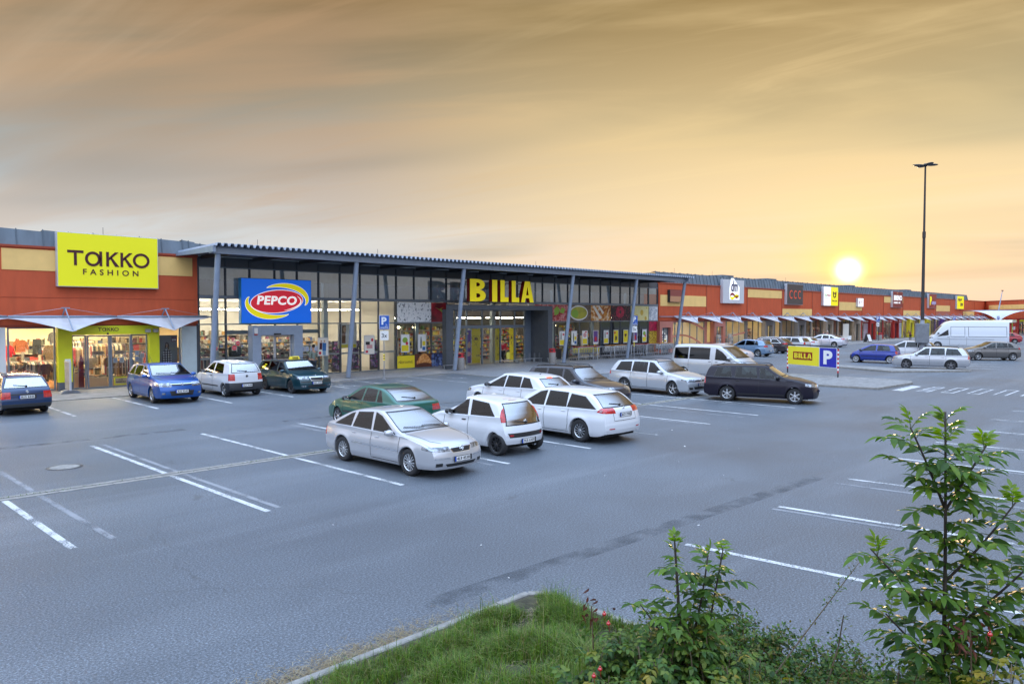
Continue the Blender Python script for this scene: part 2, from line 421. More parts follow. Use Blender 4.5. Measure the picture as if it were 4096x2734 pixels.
def carve(bm, planes, keep=False):
 """split the faces of bm along the planes and lift out those inside all of them"""
 planes = [(Vector(c), Vector(n).normalized()) for c, n in planes]
 for co, no in planes:
  fs = []
  for f in bm.faces:
   ok = True
   for c2, n2 in planes:
    if all((v.co - c2).dot(n2) < -1e-5 for v in f.verts): ok = False; break
   if ok: fs.append(f)
  if not fs: return None
  geom = set(fs)
  for f in fs:
   geom.update(f.edges); geom.update(f.verts)
  bmesh.ops.bisect_plane(bm, geom=list(geom), dist=1e-5, plane_co=co, plane_no=no)
 ins = [f for f in bm.faces if all((f.calc_center_median() - c).dot(n) > 0 for c, n in planes)]
 if not ins: return None
 out = bmesh.new(); mp = {}
 for f in ins:
  vs = []
  for v in f.verts:
   if v not in mp: mp[v] = out.verts.new(v.co)
   vs.append(mp[v])
  try: out.faces.new(vs)
  except ValueError: pass
 if not keep: bmesh.ops.delete(bm, geom=ins, context='FACES')
 return out
def poly_planes(pts, axis):
 """convex polygon, counter-clockwise or not, in (x,z) for axis y / (y,z) for axis x / (x,y) for axis z"""
 cx = sum(p[0] for p in pts) / len(pts); cy = sum(p[1] for p in pts) / len(pts)
 out = []
 for a, b in zip(pts, pts[1:] + pts[:1]):
  d = (b[0] - a[0], b[1] - a[1]); n = (-d[1], d[0])
  if (cx - a[0]) * n[0] + (cy - a[1]) * n[1] < 0: n = (-n[0], -n[1])
  if axis == 'y': out.append(((a[0], 0, a[1]), (n[0], 0, n[1])))
  elif axis == 'x': out.append(((0, a[0], a[1]), (0, n[0], n[1])))
  else: out.append(((a[0], a[1], 0), (n[0], n[1], 0)))
 return out
def mirror(planes):
 return [((c[0], -c[1], c[2]), (n[0], -n[1], n[2])) for c, n in planes]
def bm_obj(bm, name, m, parent, smooth=True, auto=32):
 if bm is None: return None
 me = bpy.data.meshes.new(name)
 bm.normal_update(); bm.to_mesh(me); bm.free()
 me.materials.append(m)
 if smooth:
  me.polygons.foreach_set('use_smooth', [True] * len(me.polygons)); me.set_sharp_from_angle(angle=R(auto))
 o = bpy.data.objects.new(name, me); COL.objects.link(o); o.parent = parent
 return o
def expand(pts, d):
 cx = sum(p[0] for p in pts) / len(pts); cy = sum(p[1] for p in pts) / len(pts)
 out = []
 n = len(pts)
 ed = []
 for i in range(n):
  a, b = pts[i], pts[(i + 1) % n]
  dx_, dy_ = b[0] - a[0], b[1] - a[1]; L = math.hypot(dx_, dy_)
  nx, ny = -dy_ / L, dx_ / L
  if (cx - a[0]) * nx + (cy - a[1]) * ny > 0: nx, ny = -nx, -ny
  ed.append((a[0] + nx * d, a[1] + ny * d, dx_, dy_))
 for i in range(n):
  x1, y1, a1, b1 = ed[i - 1]; x2, y2, a2, b2 = ed[i]
  det = a1 * (-b2) + a2 * b1
  if abs(det) < 1e-9: out.append((x2, y2)); continue
  t = ((x2 - x1) * (-b2) + a2 * (y2 - y1)) / det
  out.append((x1 + a1 * t, y1 + b1 * t))
 return out
def make_wheel(t, x, side, rw, hw, style, rimr, m_rim):
 """tyre and rim as one part with two sub-parts; side +1 = left"""
 w_ = 0.205; yo = side * (hw - 0.025); yi = yo - side * w_
 mb = MB()
 prof = [(rimr + .005, yi), (rw - .03, yi), (rw - .008, yi + side * .02), (rw, yi + side * .045), (rw, yo - side * .045), (rw - .008, yo - side * .018), (rw - .035, yo), (rimr + .02, yo - side * .004), (rimr, yo - side * .012), (rimr - .01, yo - side * .08)]
 mb.lathe(prof, (x, 0, rw), 'y', 32)
 ty = mb.build('tyre', M_tyre, None, smooth=True, auto=40)
 wh = thing_part('wheel', t)
 ty.parent = wh
 mb = MB(); face = yo - side * .022
 mb.lathe([(rimr - .022, face - side * .10), (rimr - .018, face - side * .01), (rimr - .004, face + side * .004), (rimr + .003, face), (rimr + .002, face - side * .03)], (x, 0, rw), 'y', 32)
 mb.lathe([(0.001, face + side * .002), (.026, face + side * .002), (.034, face - side * .004), (.052, face - side * .008), (.058, face - side * .03)], (x, 0, rw), 'y', 16)
 n, wd0, wd1, twin = {'5': (5, .044, .048, 0), '5w': (5, .058, .075, 0), '7': (7, .024, .03, 0), '6': (6, .05, .055, 0), 't7': (7, .024, .030, .058), 't5': (5, .018, .024, .07), '12': (12, .022, .026, 0), '10': (10, .024, .028, 0),
       'cap': (8, .03, .075, 0), 'steel': (6, .05, .09, 0)}[style]
 for k in range(n):
  for tw in ((-1, 1) if twin else (0,)):
   a = 2 * PI * k / n + PI / 2
   da = tw * twin * 0.5 / .14
   r0, r1 = .04, rimr - .012
   a0 = a + (da * .6 if twin else 0); a1 = a + (da if twin else 0)
   c0, s0, c1, s1 = math.cos(a0), math.sin(a0), math.cos(a1), math.sin(a1)
   P0 = Vector((x + c0 * r0, 0, rw + s0 * r0)); P1 = Vector((x + c1 * r1, 0, rw + s1 * r1))
   d = (P1 - P0).normalized(); q = Vector((-d.z, 0, d.x))
   fy = face - side * .004
   vs = [P0 + q * wd0 / 2, P1 + q * wd1 / 2, P1 - q * wd1 / 2, P0 - q * wd0 / 2]
   top = [(v.x, fy, v.z) for v in vs]; bt = [(v.x, fy - side * .028, v.z) for v in vs]
   mid0 = (P0 + P1) / 2
   mb.add(top + bt, [(0, 1, 2, 3), (0, 4, 5, 1), (1, 5, 6, 2), (2, 6, 7, 3), (3, 7, 4, 0)])
 if style in ('cap', 'steel'):
  mb.lathe([(rimr - .005, face - side * .005), (rimr - .05, face - side * .004), (rimr - .055, face - side * .03)], (x, 0, rw), 'y', 32)
 rm = mb.build('rim', m_rim, None, smooth=False); rm.parent = wh
 mb = MB(); mb.lathe([(0.0, face - side * .05), (rimr * .72, face - side * .05), (rimr * .74, face - side * .07)], (x, 0, rw), 'y', 24)
 bd = mb.build('brake_disc', M_dark if style not in ('cap', 'steel') else M_under, None); bd.parent = wh
 return wh
def thing_part(name, parent):
 o = bpy.data.objects.new(name, None); COL.objects.link(o); o.empty_display_size = 0.1; o.parent = parent
 return o
def make_car(sp):
 g = sp.get
 wb = sp['wb']; L = sp['L']; fo = sp['fo']; Wd = sp['W']; Ht = sp['H']
 cs = g('cs', 0)
 if cs:
  sp['nose'] = [(sp['nose'][0][0] + cs, sp['nose'][0][1]), (sp['nose'][1][0] + cs * .5, sp['nose'][1][1])] + sp['nose'][2:]
  sp['roof'] = sp['roof'][:-1] + [(sp['roof'][-1][0] + cs * .7, sp['roof'][-1][1])]
  a_ = sp['ws']; sp['ws'] = (a_[0] + cs, a_[1], a_[2] + cs * .7, a_[3])
  a_ = sp['wins'][-1]; sp['wins'] = sp['wins'][:-1] + [(a_[0], a_[1], a_[2] + cs * .7, a_[3] + cs) + tuple(a_[4:])]
  sp['mirror'] = (sp['mirror'][0] + cs, sp['mirror'][1])
 xf = wb / 2 + fo; xr = xf - L; hw0 = Wd / 2; rw = g('rw', .315); rimr = g('rim', .205)
 t = thing(g('name', 'parked_car'), sp['label'], g('cat', 'car'), (sp['x'], sp['y'], 0), R(sp['rz']), g('group', 'cars in the car park'))
 paint = mat('paint_' + sp['pname'], sp['col'], g('prough', .32), g('pmetal', .0), g('spec', .5), coat=g('coat', .8))
 tailp = sp['tail']          # from the rear bumper's top forward and up to the roof's rear end
 top = [(xr, g('rbz', .58))] + tailp + sp['roof'] + sp['nose'] + [(xf, g('fbz', .60))]
 q = []
 for p in chaikin(top, 2):
  x = p[0]
  if q and x <= q[-1][0] + .003: x = q[-1][0] + .003
  q.append((x, p[1]))
 topl = q
 xf = topl[-1][0]
 belt = sp['belt']
 axs = (-wb / 2, wb / 2); AR = rw + g('gapw', .045)
 sill = g('sill', .20)
 def zlow(x):
  z = sill
  if x < xr + .5: z = sill + .10 * ((xr + .5 - x) / .5) ** 2
  if x > xf - .5: z = sill + .02 * ((x - xf + .5) / .5)
  for a in axs:
   d = abs(x - a)
   if d <= AR + 1e-6: return rw + math.sqrt(max(0, AR * AR - d * d))
  return z
 xs = [p[0] for p in topl]
 for a in axs:
  for k in range(0, 13): xs.append(a - AR * math.cos(PI * k / 12))
  xs += [a - AR - .004, a + AR + .004]
 n = int((xf - xr) / .11)
 xs += [xr + (xf - xr) * k / n for k in range(n + 1)]
 xs = sorted(xs); st = [xs[0]]
 keyx = set(round(a + s * AR, 4) for a in axs for s in (-1, 1)) | set(round(a + s * (AR + .004), 4) for a in axs for s in (-1, 1))
 for x in xs[1:]:
  if x - st[-1] > .0029: st.append(x)
  elif round(x, 4) in keyx: st[-1] = x
 st[-1] = xf
 tum = g('tumble', .36); bi = g('beltin', .925); crown = g('crown', .028); rr_ = g('rr', .055)
 pf, pr_ = g('pin_f', .13), g('pin_r', .07); bowf, bowr = g('bow_f', .17), g('bow_r', .11)
 def hw(x):
  s = 1.0
  if x > xf - .9: s -= pf * ((x - xf + .9) / .9) ** 2.4
  if x < xr + .8: s -= pr_ * ((xr + .8 - x) / .8) ** 2.2
  return hw0 * s
 def sidey(x, z):
  u = (z - .2) / (.86 * Ht / 1.45 - .2)
  y = hw(x) * lerp_tab(SIDE, u)
  for a in axs:
   d = abs(math.hypot(x - a, z - rw) - AR)
   y += g('flare', .016) * math.exp(-(d / .06) ** 2) if z > rw * .6 else 0
  return y
 S = 9
 def section(x):
  zt = lerp_tab(topl, x); z0 = zlow(x)
  zb = lerp_tab(belt, x)
  zs = min(zb, zt - .05); zs = max(zs, z0 + .02)
  z0 = min(z0, zs - .015)
  pts = [(sidey(x, z0) - .16, z0), (sidey(x, z0) - .012, z0)]
  for k in range(1, S + 1):
   f = k / S; z = z0 + .008 + (zs - z0 - .008) * f
   pts.append((sidey(x, z), z))
  ys = pts[-1][1 - 1]
  zt2 = max(zt, zs + .02)
  h = zt2 - zs
  yb = hw(x) * bi
  yb = min(yb, ys - .004)
  pts.append((yb + .35 * (ys - yb), zs + min(.014, h * .15)))
  pts.append((yb, zs + min(.022, h * .3)))
  ze = zt2 - min(crown, h * .35); zr = ze - min(rr_, h * .3)
  z1 = zs + min(.022, h * .3)
  def ty(z): return yb - tum * (z - z1) - .10 * (z - z1) ** 2
  for k in range(1, 5):
   z = z1 + (zr - z1) * k / 4; pts.append((ty(z), z))
  ye = ty(zr)
  e = min(rr_, h * .6)
  pts.append((ye - e * .18, zr + (ze - zr) * .45)); pts.append((ye - e * .55, zr + (ze - zr) * .82)); pts.append((ye - e * 1.15, ze + (zt2 - ze) * .12))
  yc = ye - e * 1.15
  for f in (.78, .52, .26, 0): pts.append((yc * f, ze + (zt2 - ze) * (1 - .88 * f * f)))
  return pts
 def warp(x, y, z):
  u = min(1, abs(y) / hw0)
  if x > xf - 1.0:
   k = (x - xf + 1.0) / 1.0; k = k * k * (3 - 2 * k)
   x2 = x - k * (bowf * u ** 2.6 + bowf * .25 * u ** 2)
   if x > xf - .25: x2 -= g('nosez', .10) * ((x - xf + .25) / .25) * max(0, (z - .48)) / .25 * .5 + .05 * max(0, (.34 - z) / .14) * ((x - xf + .25) / .25)
   return x2
  if x < xr + .8:
   k = (xr + .8 - x) / .8; k = k * k * (3 - 2 * k)
   return x + k * bowr * u ** 2.6 + (.04 * max(0, (.40 - z) / .15) * max(0, (xr + .2 - x) / .2))
  return x
 bm = bmesh.new(); rings = []
 secs = [section(x) for x in st]; NP = len(secs[0])
 for x, p in zip(st, secs):
  ring = [bm.verts.new((warp(x, y, z), y, z)) for y, z in p]
  ring += [bm.verts.new((warp(x, y, z), -y, z)) for y, z in p[:-1][::-1]]
  rings.append(ring)
 M_ = len(rings[0])
 for a, b in zip(rings[:-1], rings[1:]):
  for k in range(M_ - 1):
   try: bm.faces.new((a[k], b[k], b[k + 1], a[k + 1]))
   except ValueError: pass
 for end, x, flip in ((0, st[0], False), (-1, st[-1], True)):
  ring = rings[end]; p = secs[end]; sI = S + 1            # index of the shoulder point
  arc = list(range(sI, M_ - sI)); ysh = p[sI][0]
  phis = []
  for c in arc:
   y = ring[c].co.y; phis.append(max(-1, min(1, y / ysh)))
  rows = []
  for k in range(1, sI):
   yk, zk = p[k]; row = []
   for c, ph in zip(arc, phis):
    if c == arc[0]: row.append(ring[k])
    elif c == arc[-1]: row.append(ring[M_ - 1 - k])
    else: row.append(bm.verts.new((warp(x, yk * ph, zk), yk * ph, zk)))
   rows.append(row)
  rows.append([ring[c] for c in arc])
  for a, b in zip(rows[:-1], rows[1:]):
   for k in range(len(arc) - 1):
    f = (a[k], a[k + 1], b[k + 1], b[k])
    if flip: f = f[::-1]
    if len(set(f)) == 4:
     try: bm.faces.new(f)
     except ValueError: pass
 bmesh.ops.remove_doubles(bm, verts=bm.verts, dist=.0006)
 bmesh.ops.recalc_face_normals(bm, faces=bm.faces)
 bm.normal_update()
 tree = BVHTree.FromBMesh(bm)
 def hit(o, d):
  r_ = tree.ray_cast(Vector(o), Vector(d))
  return r_[0]
 DIRS = {'L': (lambda a, b: ((a, 3, b), (0, -1, 0))), 'R': (lambda a, b: ((a, -3, b), (0, 1, 0))), 'F': (lambda a, b: ((5, a, b), (-1, 0, 0))), 'B': (lambda a, b: ((-5, a, b), (1, 0, 0))), 'T': (lambda a, b: ((a, b, 4), (0, 0, -1)))}
 def ribbon(mb, pts, wid, face, off=.003, step=.06):
  fine = [pts[0]]
  for a, b in zip(pts[:-1], pts[1:]):
   n_ = max(1, int(math.hypot(b[0] - a[0], b[1] - a[1]) / step))
   fine += [(a[0] + (b[0] - a[0]) * k / n_, a[1] + (b[1] - a[1]) * k / n_) for k in range(1, n_ + 1)]
  prev = None
  for i, p in enumerate(fine):
   a, b = fine[max(0, i - 1)], fine[min(len(fine) - 1, i + 1)]
   d = Vector((b[0] - a[0], b[1] - a[1])); d.normalize(); nn = Vector((-d.y, d.x)) * wid / 2
   cur = []
   for s_ in (1, -1):
    o_, di = DIRS[face](p[0] + nn.x * s_, p[1] + nn.y * s_)
    h_ = hit(o_, di)
    if h_ is None: cur = None; break
    cur.append(h_ - Vector(di) * off)
   if prev and cur and (prev[0] - cur[0]).length < .35: mb.add([prev[0], prev[1], cur[1], cur[0]], [(0, 1, 2, 3)])
   prev = cur
 def sidepoly(rp):                       # (x_bottom_rear, x_top_rear, x_top_front, x_bottom_front[, extra drop])
  xb0, xt0, xt1, xb1 = rp[:4]; dr = rp[4] if len(rp) > 4 else 0; up0 = rp[5] if len(rp) > 5 else 0
  tt = g('wtop', .10)
  zb_ = lambda x: lerp_tab(belt, x) + .035
  def zt_(x, e=0): return min(lerp_tab(topl, x) - tt, Ht - tt - .005) - e
  zz0, zz1 = zt_(xt0, up0), zt_(xt1, dr)
  return [(xb0, zb_(xb0)), (xb1, zb_(xb1)), (xt1, max(zz1, zb_(xb1) + .03)), (xt0, max(zz0, zb_(xb0) + .03))]
 up_guard = lambda s_: [((0, s_ * .30, 0), (0, s_, 0))]
 wps = [sidepoly(w_) for w_ in sp['wins']]
 for s_ in (1, -1):
  for wi, pp in enumerate(wps):
   pl = poly_planes(expand(pp, g('seal', .022)), 'y') + up_guard(s_)
   tb = carve(bm, pl)
   if tb is None: continue
   gl = carve(tb, poly_planes(pp, 'y') + up_guard(s_))
   bm_obj(tb, 'window_trim', sp.get('m_seal', M_trim), t)
   dark = wi in g('darkw', ())
   bm_obj(gl, 'side_window', M_glassd if dark else M_glass, t)
 def yedge(z, zb_):
  return hw0 * bi - tum * (z - zb_) - .10 * (z - zb_) ** 2
 zbm = lerp_tab(belt, sp['ws'][0])
 def glasspanel(x0, z0, x1, z1, name, guard, tw=1.0, mat_=None, side_in=.05):
  y0_, y1_ = yedge(z0, zbm - .02) * tw - side_in, yedge(z1, zbm - .02) * tw - side_in
  pp = [(-y0_, z0), (y0_, z0), (y1_, z1), (-y1_, z1)]
  tb = carve(bm, poly_planes(expand(pp, .03), 'x') + guard)
  if tb is None: return
  gl = carve(tb, poly_planes(pp, 'x') + guard)
  bm_obj(tb, 'window_trim', M_trim, t); bm_obj(gl, name, mat_ or M_wsg, t)
 wx0, wz0, wx1, wz1 = sp['ws']
 mx = (wx0 + wx1) / 2
 glasspanel(wx0, wz0, wx1, wz1, 'windscreen', [((wx1 - .25, 0, 0), (1, 0, 0)), ((wx0 + .12, 0, 0), (-1, 0, 0))])
 if g('rw_'):
  rx0, rz0, rx1, rz1 = sp['rw_']
  glasspanel(rx0, rz0, rx1, rz1, 'rear_window', [((max(rx0, rx1) + .2, 0, 0), (-1, 0, 0))], g('rwk', .96), M_glassd if g('rdark') else None, g('rwin', .05))
 for nm, mm, pp, yin, both in g('side_parts', []):
  for s_ in ((1, -1) if both else (1,)):
   pl = poly_planes(pp, 'y') + [((0, s_ * yin, 0), (0, s_, 0))]
   bm_obj(carve(bm, pl), nm, mm, t)
 for nm, mm, pp, xg in g('front_parts', []):
  pl = poly_planes(pp, 'x') + [((xg, 0, 0), (1 if xg > 0 else -1, 0, 0))]
  bm_obj(carve(bm, pl), nm, mm, t)
 for nm, mm, z1_, xg in g('bumpers', []):
  pl = [((0, 0, z1_), (0, 0, -1)), ((xg, 0, 0), (1 if xg > 0 else -1, 0, 0))]
  bm_obj(carve(bm, pl), nm, mm, t)
 bm_obj(bm, 'body', paint, t)
 mb = MB()
 bz = lambda x: lerp_tab(belt, x)
 for face in ('L', 'R'):
  for x0_, x1_ in g('gaps', []):
   ribbon(mb, [(x0_, bz(x0_) + .02), (x0_, sill + .3), (x1_, sill + .07)], .014, face)
  if g('gaps'):
   a_, b_ = min(x for x, _ in sp['gaps']), max(x for x, _ in sp['gaps'])
   ribbon(mb, [(max(a_, -wb / 2 + AR + .02), sill + .07), (b_, sill + .07)], .014, face)
 wsx = sp['ws'][0]
 for s_ in (1, -1):
  ribbon(mb, [(wsx + .06, s_ * hw0 * .80), (xf - .45, s_ * hw0 * .70), (xf - .25, s_ * hw0 * .5)], .013, 'T')
 for pl in g('backgaps', []): ribbon(mb, pl, .012, 'B', .004)
 if mb.v: mb.build('panel_gaps', M_gap, t, world=False)
 for nm, mm, face, pts, wid in g('strips', []):
  mb = MB(); ribbon(mb, pts, wid, face, .008)
  if mb.v: mb.build(nm, mm, t, world=False)
 hm = paint if not g('bhandle') else M_black
 for s_, face in ((1, 'L'), (-1, 'R')):
  for hx, hz in g('handles', []):
   o_, di = DIRS[face](hx, hz); h_ = hit(o_, di)
   if h_ is None: continue
   mb = MB(); mb.cbox((hx, h_.y + s_ * .008, hz), (.15, .03, .028)); mb.build('door_handle', hm, t, world=False, bevel=.006)
 mx_, mz_ = sp['mirror']; my = hw0 * bi + .09
 mm = M_black if g('bmirror') else paint
 for s_ in (1, -1):
  mb = MB(); mb.ell((mx_, s_ * (my + .02), mz_), (.085, .115, .075), 12, 8)
  mb.tube([(mx_ + .03, s_ * (my - .14), mz_ - .05), (mx_ + .01, s_ * (my - .03), mz_ - .03)], .028, 6)
  mr = mb.build('wing_mirror', mm, t, world=False, smooth=True)
  mb = MB(); mb.cbox((mx_ - .078, s_ * (my + .02), mz_), (.012, .16, .105)); mb.build('mirror_glass', M_chrome, mr, world=False)
 for a in axs:
  for s_ in (1, -1):
   make_wheel(t, a, s_, rw, hw0 - g('wheelin', .0), g('wheel', '5'), rimr, g('m_rim', M_rim))
 mb = MB()
 y_ = hw0 - .24
 mb.box(xr + .25, xf - .35, -y_, y_, sill - .02, .50)
 mb.box(-wb / 2 + AR, wb / 2 - AR, -hw0 * .93 + .03, hw0 * .93 - .03, sill + .01, .40)
 mb.tube([(xr + .10, -.45, sill + .07), (xr + .4, -.45, sill + .05)], .025, 8)
 mb.build('underbody', M_under, t, world=False)
 cb = MB(); zf = .5
 cb.box(xr + .35, sp['ws'][0] + .05, -hw0 * .84, hw0 * .84, zf - .05, zf)
 if not g('nodash'):
  cb.box(sp['ws'][0] - .40, sp['ws'][0] - .06, -hw0 * .78, hw0 * .78, .60, bz(1) - .02)
 cb.build('cabin_floor', M_cabin, t, world=False, bevel=.02)
 sx0 = sp['ws'][0] - 1.25
 mb = MB()
 def seat(x, y, wd=.48):
  zz = .36 if Ht < 1.7 else .9
  mb.cbox((x + .05, y, zz + .12), (.48, wd, .16)); mb.cbox((x - .24, y, zz + .42), (.13, wd - .03, .55), Matrix.Rotation(-R(12), 3, 'Y'))
  if zz + .80 < lerp_tab(topl, x - .3) - .1: mb.ell((x - .31, y, zz + .74), (.05, .12, .08), 8, 6)
 for y in (-.36, .36): seat(sx0 + .08, y)
 for y in (-.38, 0, .38): seat(max(sx0 - .72, xr + .85), y, .38)
 mb.build('seats', M_seat, t, world=False, bevel=.03, smooth=True, auto=50)
 mb = MB(); cxs = sx0 + .62; zst = bz(1) + .0
 Ms = Matrix.Rotation(-R(65), 3, 'Y')
 pts = [Vector((cxs, .36, zst)) + Ms @ Vector((.18 * math.cos(a), .18 * math.sin(a), 0)) for a in [2 * PI * k / 16 for k in range(17)]]
 mb.tube(pts, .014, 6, cap=False); mb.tube([pts[0], pts[8]], .018, 6); mb.tube([(cxs, .36, zst), (cxs + .3, .36, zst - .1)], .03, 6)
 mb.build('steering_wheel', M_black, t, world=False)
 mb = MB()
 for y0_, y1_ in ((.55, -.02), (-.02, -.55)):
  p0 = hit((wx0 + .02, y0_ - .35, 4), (0, 0, -1)); pts = []
  for k in range(5):
   f = k / 4; y = y0_ + (y1_ - y0_) * f
   h_ = hit((5, y, wz0 + .03 + .03 * f), (-1, 0, 0))
   if h_ is not None: pts.append(h_ + Vector((.015, 0, .012)))
  if len(pts) > 1: mb.tube(pts, .009, 5)
 if mb.v: mb.build('wiper', M_black, t, world=False)
 if g('rwiper') and g('rw_'):
  mb = MB(); pts = []; zc_ = sp['rw_'][1] + .04
  for y in (0, .12, .25, .38):
   h_ = hit((-5, y, zc_ + y * .12), (1, 0, 0))
   if h_ is not None: pts.append(h_ + Vector((-.02, 0, .0)))
  if len(pts) > 1:
   mb.tube(pts, .009, 5); mb.ell(tuple(pts[0]), (.03, .04, .03), 8, 5); mb.build('rear_wiper', M_black, t, world=False)
 for end, key in ((1, 'fp'), (-1, 'bp')):
  if not g(key): continue
  pz, pt = sp[key]
  h_ = hit((5 * end, 0, pz), (-end, 0, 0)); px = h_.x + end * .022 if h_ is not None else xf
  h2 = hit((5 * end, .24, pz), (-end, 0, 0))
  mb = MB(); mb.cbox((px, 0, pz), (.014, .54, .125)); pl_ = mb.build('number_plate', M_black, t, world=False)
  mb = MB(); mb.cbox((px + end * .008, 0 - end * .02, pz), (.004, .47, .108)); mb.build('plate_face', M_plate, pl_, world=False)
  mb = MB(); mb.cbox((px + end * .008, end * -.24, pz), (.005, .04, .108)); mb.build('plate_band', M_plateblue, pl_, world=False)
  mb = MB(); u = Vector((0, end, 0)); text(mb, pt, (px + end * .010, -end * .20, pz - .036), u, ZV, (end, 0, 0), w=.40, h=.072, depth=.002, bold=.02)
  mb.build('plate_text', M_black, pl_, world=False)
 for face, a_, b_, rad, mm in g('badges', []):
  o_, di = DIRS[face](a_, b_); h_ = hit(o_, di)
  if h_ is None: continue
  e_ = -Vector(di); mb = MB()
  pts = [h_ + e_ * .012 + Vector((0, rad * math.cos(q_), rad * math.sin(q_))) for q_ in [2 * PI * k / 20 for k in range(21)]]
  mb.tube(pts, rad * .16, 6, cap=False)
  if sp.get('bolt'): mb.tube([h_ + e_ * .014 + Vector((0, y, z)) for y, z in ((-rad * 1.25, -rad * .15), (rad * .2, rad * .2), (-rad * .2, -rad * .2), (rad * 1.25, rad * .15))], rad * .13, 5)
  else: mb.lathe([(0, e_.x * .012), (rad * .7, e_.x * .008)], tuple(h_), 'x', 12)
  mb.build('badge', mm, t, world=False)
 if g('rails'):
  x0_, x1_ = sp['rails']
  for s_ in (1, -1):
   pts = []
   for k in range(13):
    f = k / 12; x = x0_ + (x1_ - x0_) * f
    yy = s_ * (yedge(Ht - .06, zbm - .02) - .06)
    h_ = hit((x, yy, 4), (0, 0, -1))
    up_ = .055 * min(1, math.sin(PI * min(1, max(0, f))) * 5)
    if h_ is not None: pts.append(h_ + Vector((0, 0, up_)))
   mb = MB(); mb.tube(pts, .016, 6); mb.build('roof_rail', g('m_rail', M_black), t, world=False, smooth=True)
 if g('antenna') is not None:
  ax_, ay_, ln = sp['antenna']; h_ = hit((ax_, ay_, 4), (0, 0, -1))
  if h_ is not None:
   mb = MB(); mb.tube([h_, h_ + Vector((-ln * .75, 0, ln * .7))], [.007, .004], 5); mb.ell(tuple(h_), (.04, .02, .02), 8, 5); mb.build('aerial', M_black, t, world=False)
 sp['_hit'] = hit; sp['_t'] = t
 if g('scale'): t.scale = (sp['scale'],) * 3
 return t
def headl(xf, z0, z1, ln, yin=.32, z1b=None, z0b=None):
 return ('headlight', M_lens, [(xf - ln, z0b or (z0 + z1) / 2), (xf - ln, z1b or z1), (xf + .1, z1 - .02), (xf + .1, z0)], yin, True)
def taill(xr, z0, z1, ln, yin=.42, m=None, sl=0.0):
 return ('tail_light', m or M_tail, [(xr - .3, z0), (xr + ln, z0), (xr + ln + sl, z1), (xr - .3, z1)], yin, True)
ORD = 'first second third fourth fifth sixth seventh eighth ninth tenth eleventh twelfth thirteenth fourteenth fifteenth sixteenth seventeenth eighteenth nineteenth twentieth twenty-first twenty-second twenty-third twenty-fourth twenty-fifth twenty-sixth twenty-seventh twenty-eighth'.split()
G = 39.3            # the facade's glass line (Y)
def sheet(name, pts, z, m, kind='structure', **kw):
 mb = MB(); mb.add([(x, y, z) for x, y in pts], [tuple(range(len(pts)))]); return mb.build(name, m, kind=kind)
def grid_sheet(name, x0, x1, y0, y1, z, m, n=40):
 mb = MB(); vs = []; fs = []
 for i in range(n + 1):
  for j in range(n + 1): vs.append((x0 + (x1 - x0) * i / n, y0 + (y1 - y0) * j / n, z))
 for i in range(n):
  for j in range(n):
   a = i * (n + 1) + j; fs.append((a, a + n + 1, a + n + 2, a + 1))
 mb.add(vs, fs); return mb.build(name, m, kind='structure')
M_land = mat('land', (0.10, 0.12, 0.05), 0.9, var=0.4, vscale=0.02)
sheet('ground', [(-1500, -1500), (3500, -1500), (3500, 3000), (-1500, 3000)], -0.12, M_land)
grid_sheet('car_park', -60, 260, -60, 60, 0.0, M_asph, 8)
def kerbed(name, pts, z, mtop, kw=.12):
 """raised island: kerb ring (structure) with a paved top 4 mm lower"""
 n = len(pts); cx = sum(p[0] for p in pts) / n; cy = sum(p[1] for p in pts) / n
 P = expand(pts, -kw)
 mb = MB(); A = [(x, y, -.02) for x, y in pts]; B = [(x, y, z - .02) for x, y in pts]; B2 = [(x + (cx - x) * .02 / max(.1, math.hypot(cx - x, cy - y)), y + (cy - y) * .02 / max(.1, math.hypot(cx - x, cy - y)), z) for x, y in pts]
 C_ = [(x, y, z) for x, y in P]
 for k in range(n):
  k2 = (k + 1) % n
  mb.add([A[k], A[k2], B[k2], B[k]], [(0, 1, 2, 3)]); mb.add([B[k], B[k2], B2[k2], B2[k]], [(0, 1, 2, 3)]); mb.add([B2[k], B2[k2], C_[k2], C_[k]], [(0, 1, 2, 3)])
 mb.build(name + '_kerb', M_kerb, kind='structure')
 sheet(name, P, z - .004, mtop)
sheet('pavement', [(-40, 34.8), (13.2, 34.8), (13.2, 60), (-40, 60)], .020, M_pave)
M_walk = asphalt('walk_asphalt', (0.150, 0.155, 0.170), (0.20, 0.205, 0.22), (0.235, 0.235, 0.245))
sheet('walkway', [(13.2, 34.8), (21.0, 34.35), (29.6, 34.45), (29.3, 30.8), (33.3, 28.0), (40.8, 26.9), (58.0, 34.6), (58.0, 60), (13.2, 60)], .014, M_walk)
sheet('shop_pavement', [(58.0, 34.6), (183, 34.4), (183, 60), (58.0, 60)], .022, M_pave2)
mb = MB()
for a, b_ in (((-40, 34.72), (13.2, 34.72)), ((13.2, 34.72), (21.0, 34.27)), ((21.0, 34.27), (29.6, 34.37)), ((29.55, 34.4), (29.2, 30.75)), ((29.2, 30.72), (33.3, 27.92)), ((33.3, 27.92), (40.8, 26.82)), ((40.8, 26.82), (58, 34.52)), ((58, 34.52), (183, 34.32))):
 d = Vector((b_[0] - a[0], b_[1] - a[1])).normalized(); n_ = Vector((-d.y, d.x)) * .05
 mb.poly([(a[0] + n_.x, a[1] + n_.y), (b_[0] + n_.x, b_[1] + n_.y), (b_[0] - n_.x, b_[1] - n_.y), (a[0] - n_.x, a[1] - n_.y)], (0, 0, -.02), XV, YV, ZV, .052)
mb.build('pavement_kerb', M_kerb, kind='structure')
mb = MB()
x = -30.0
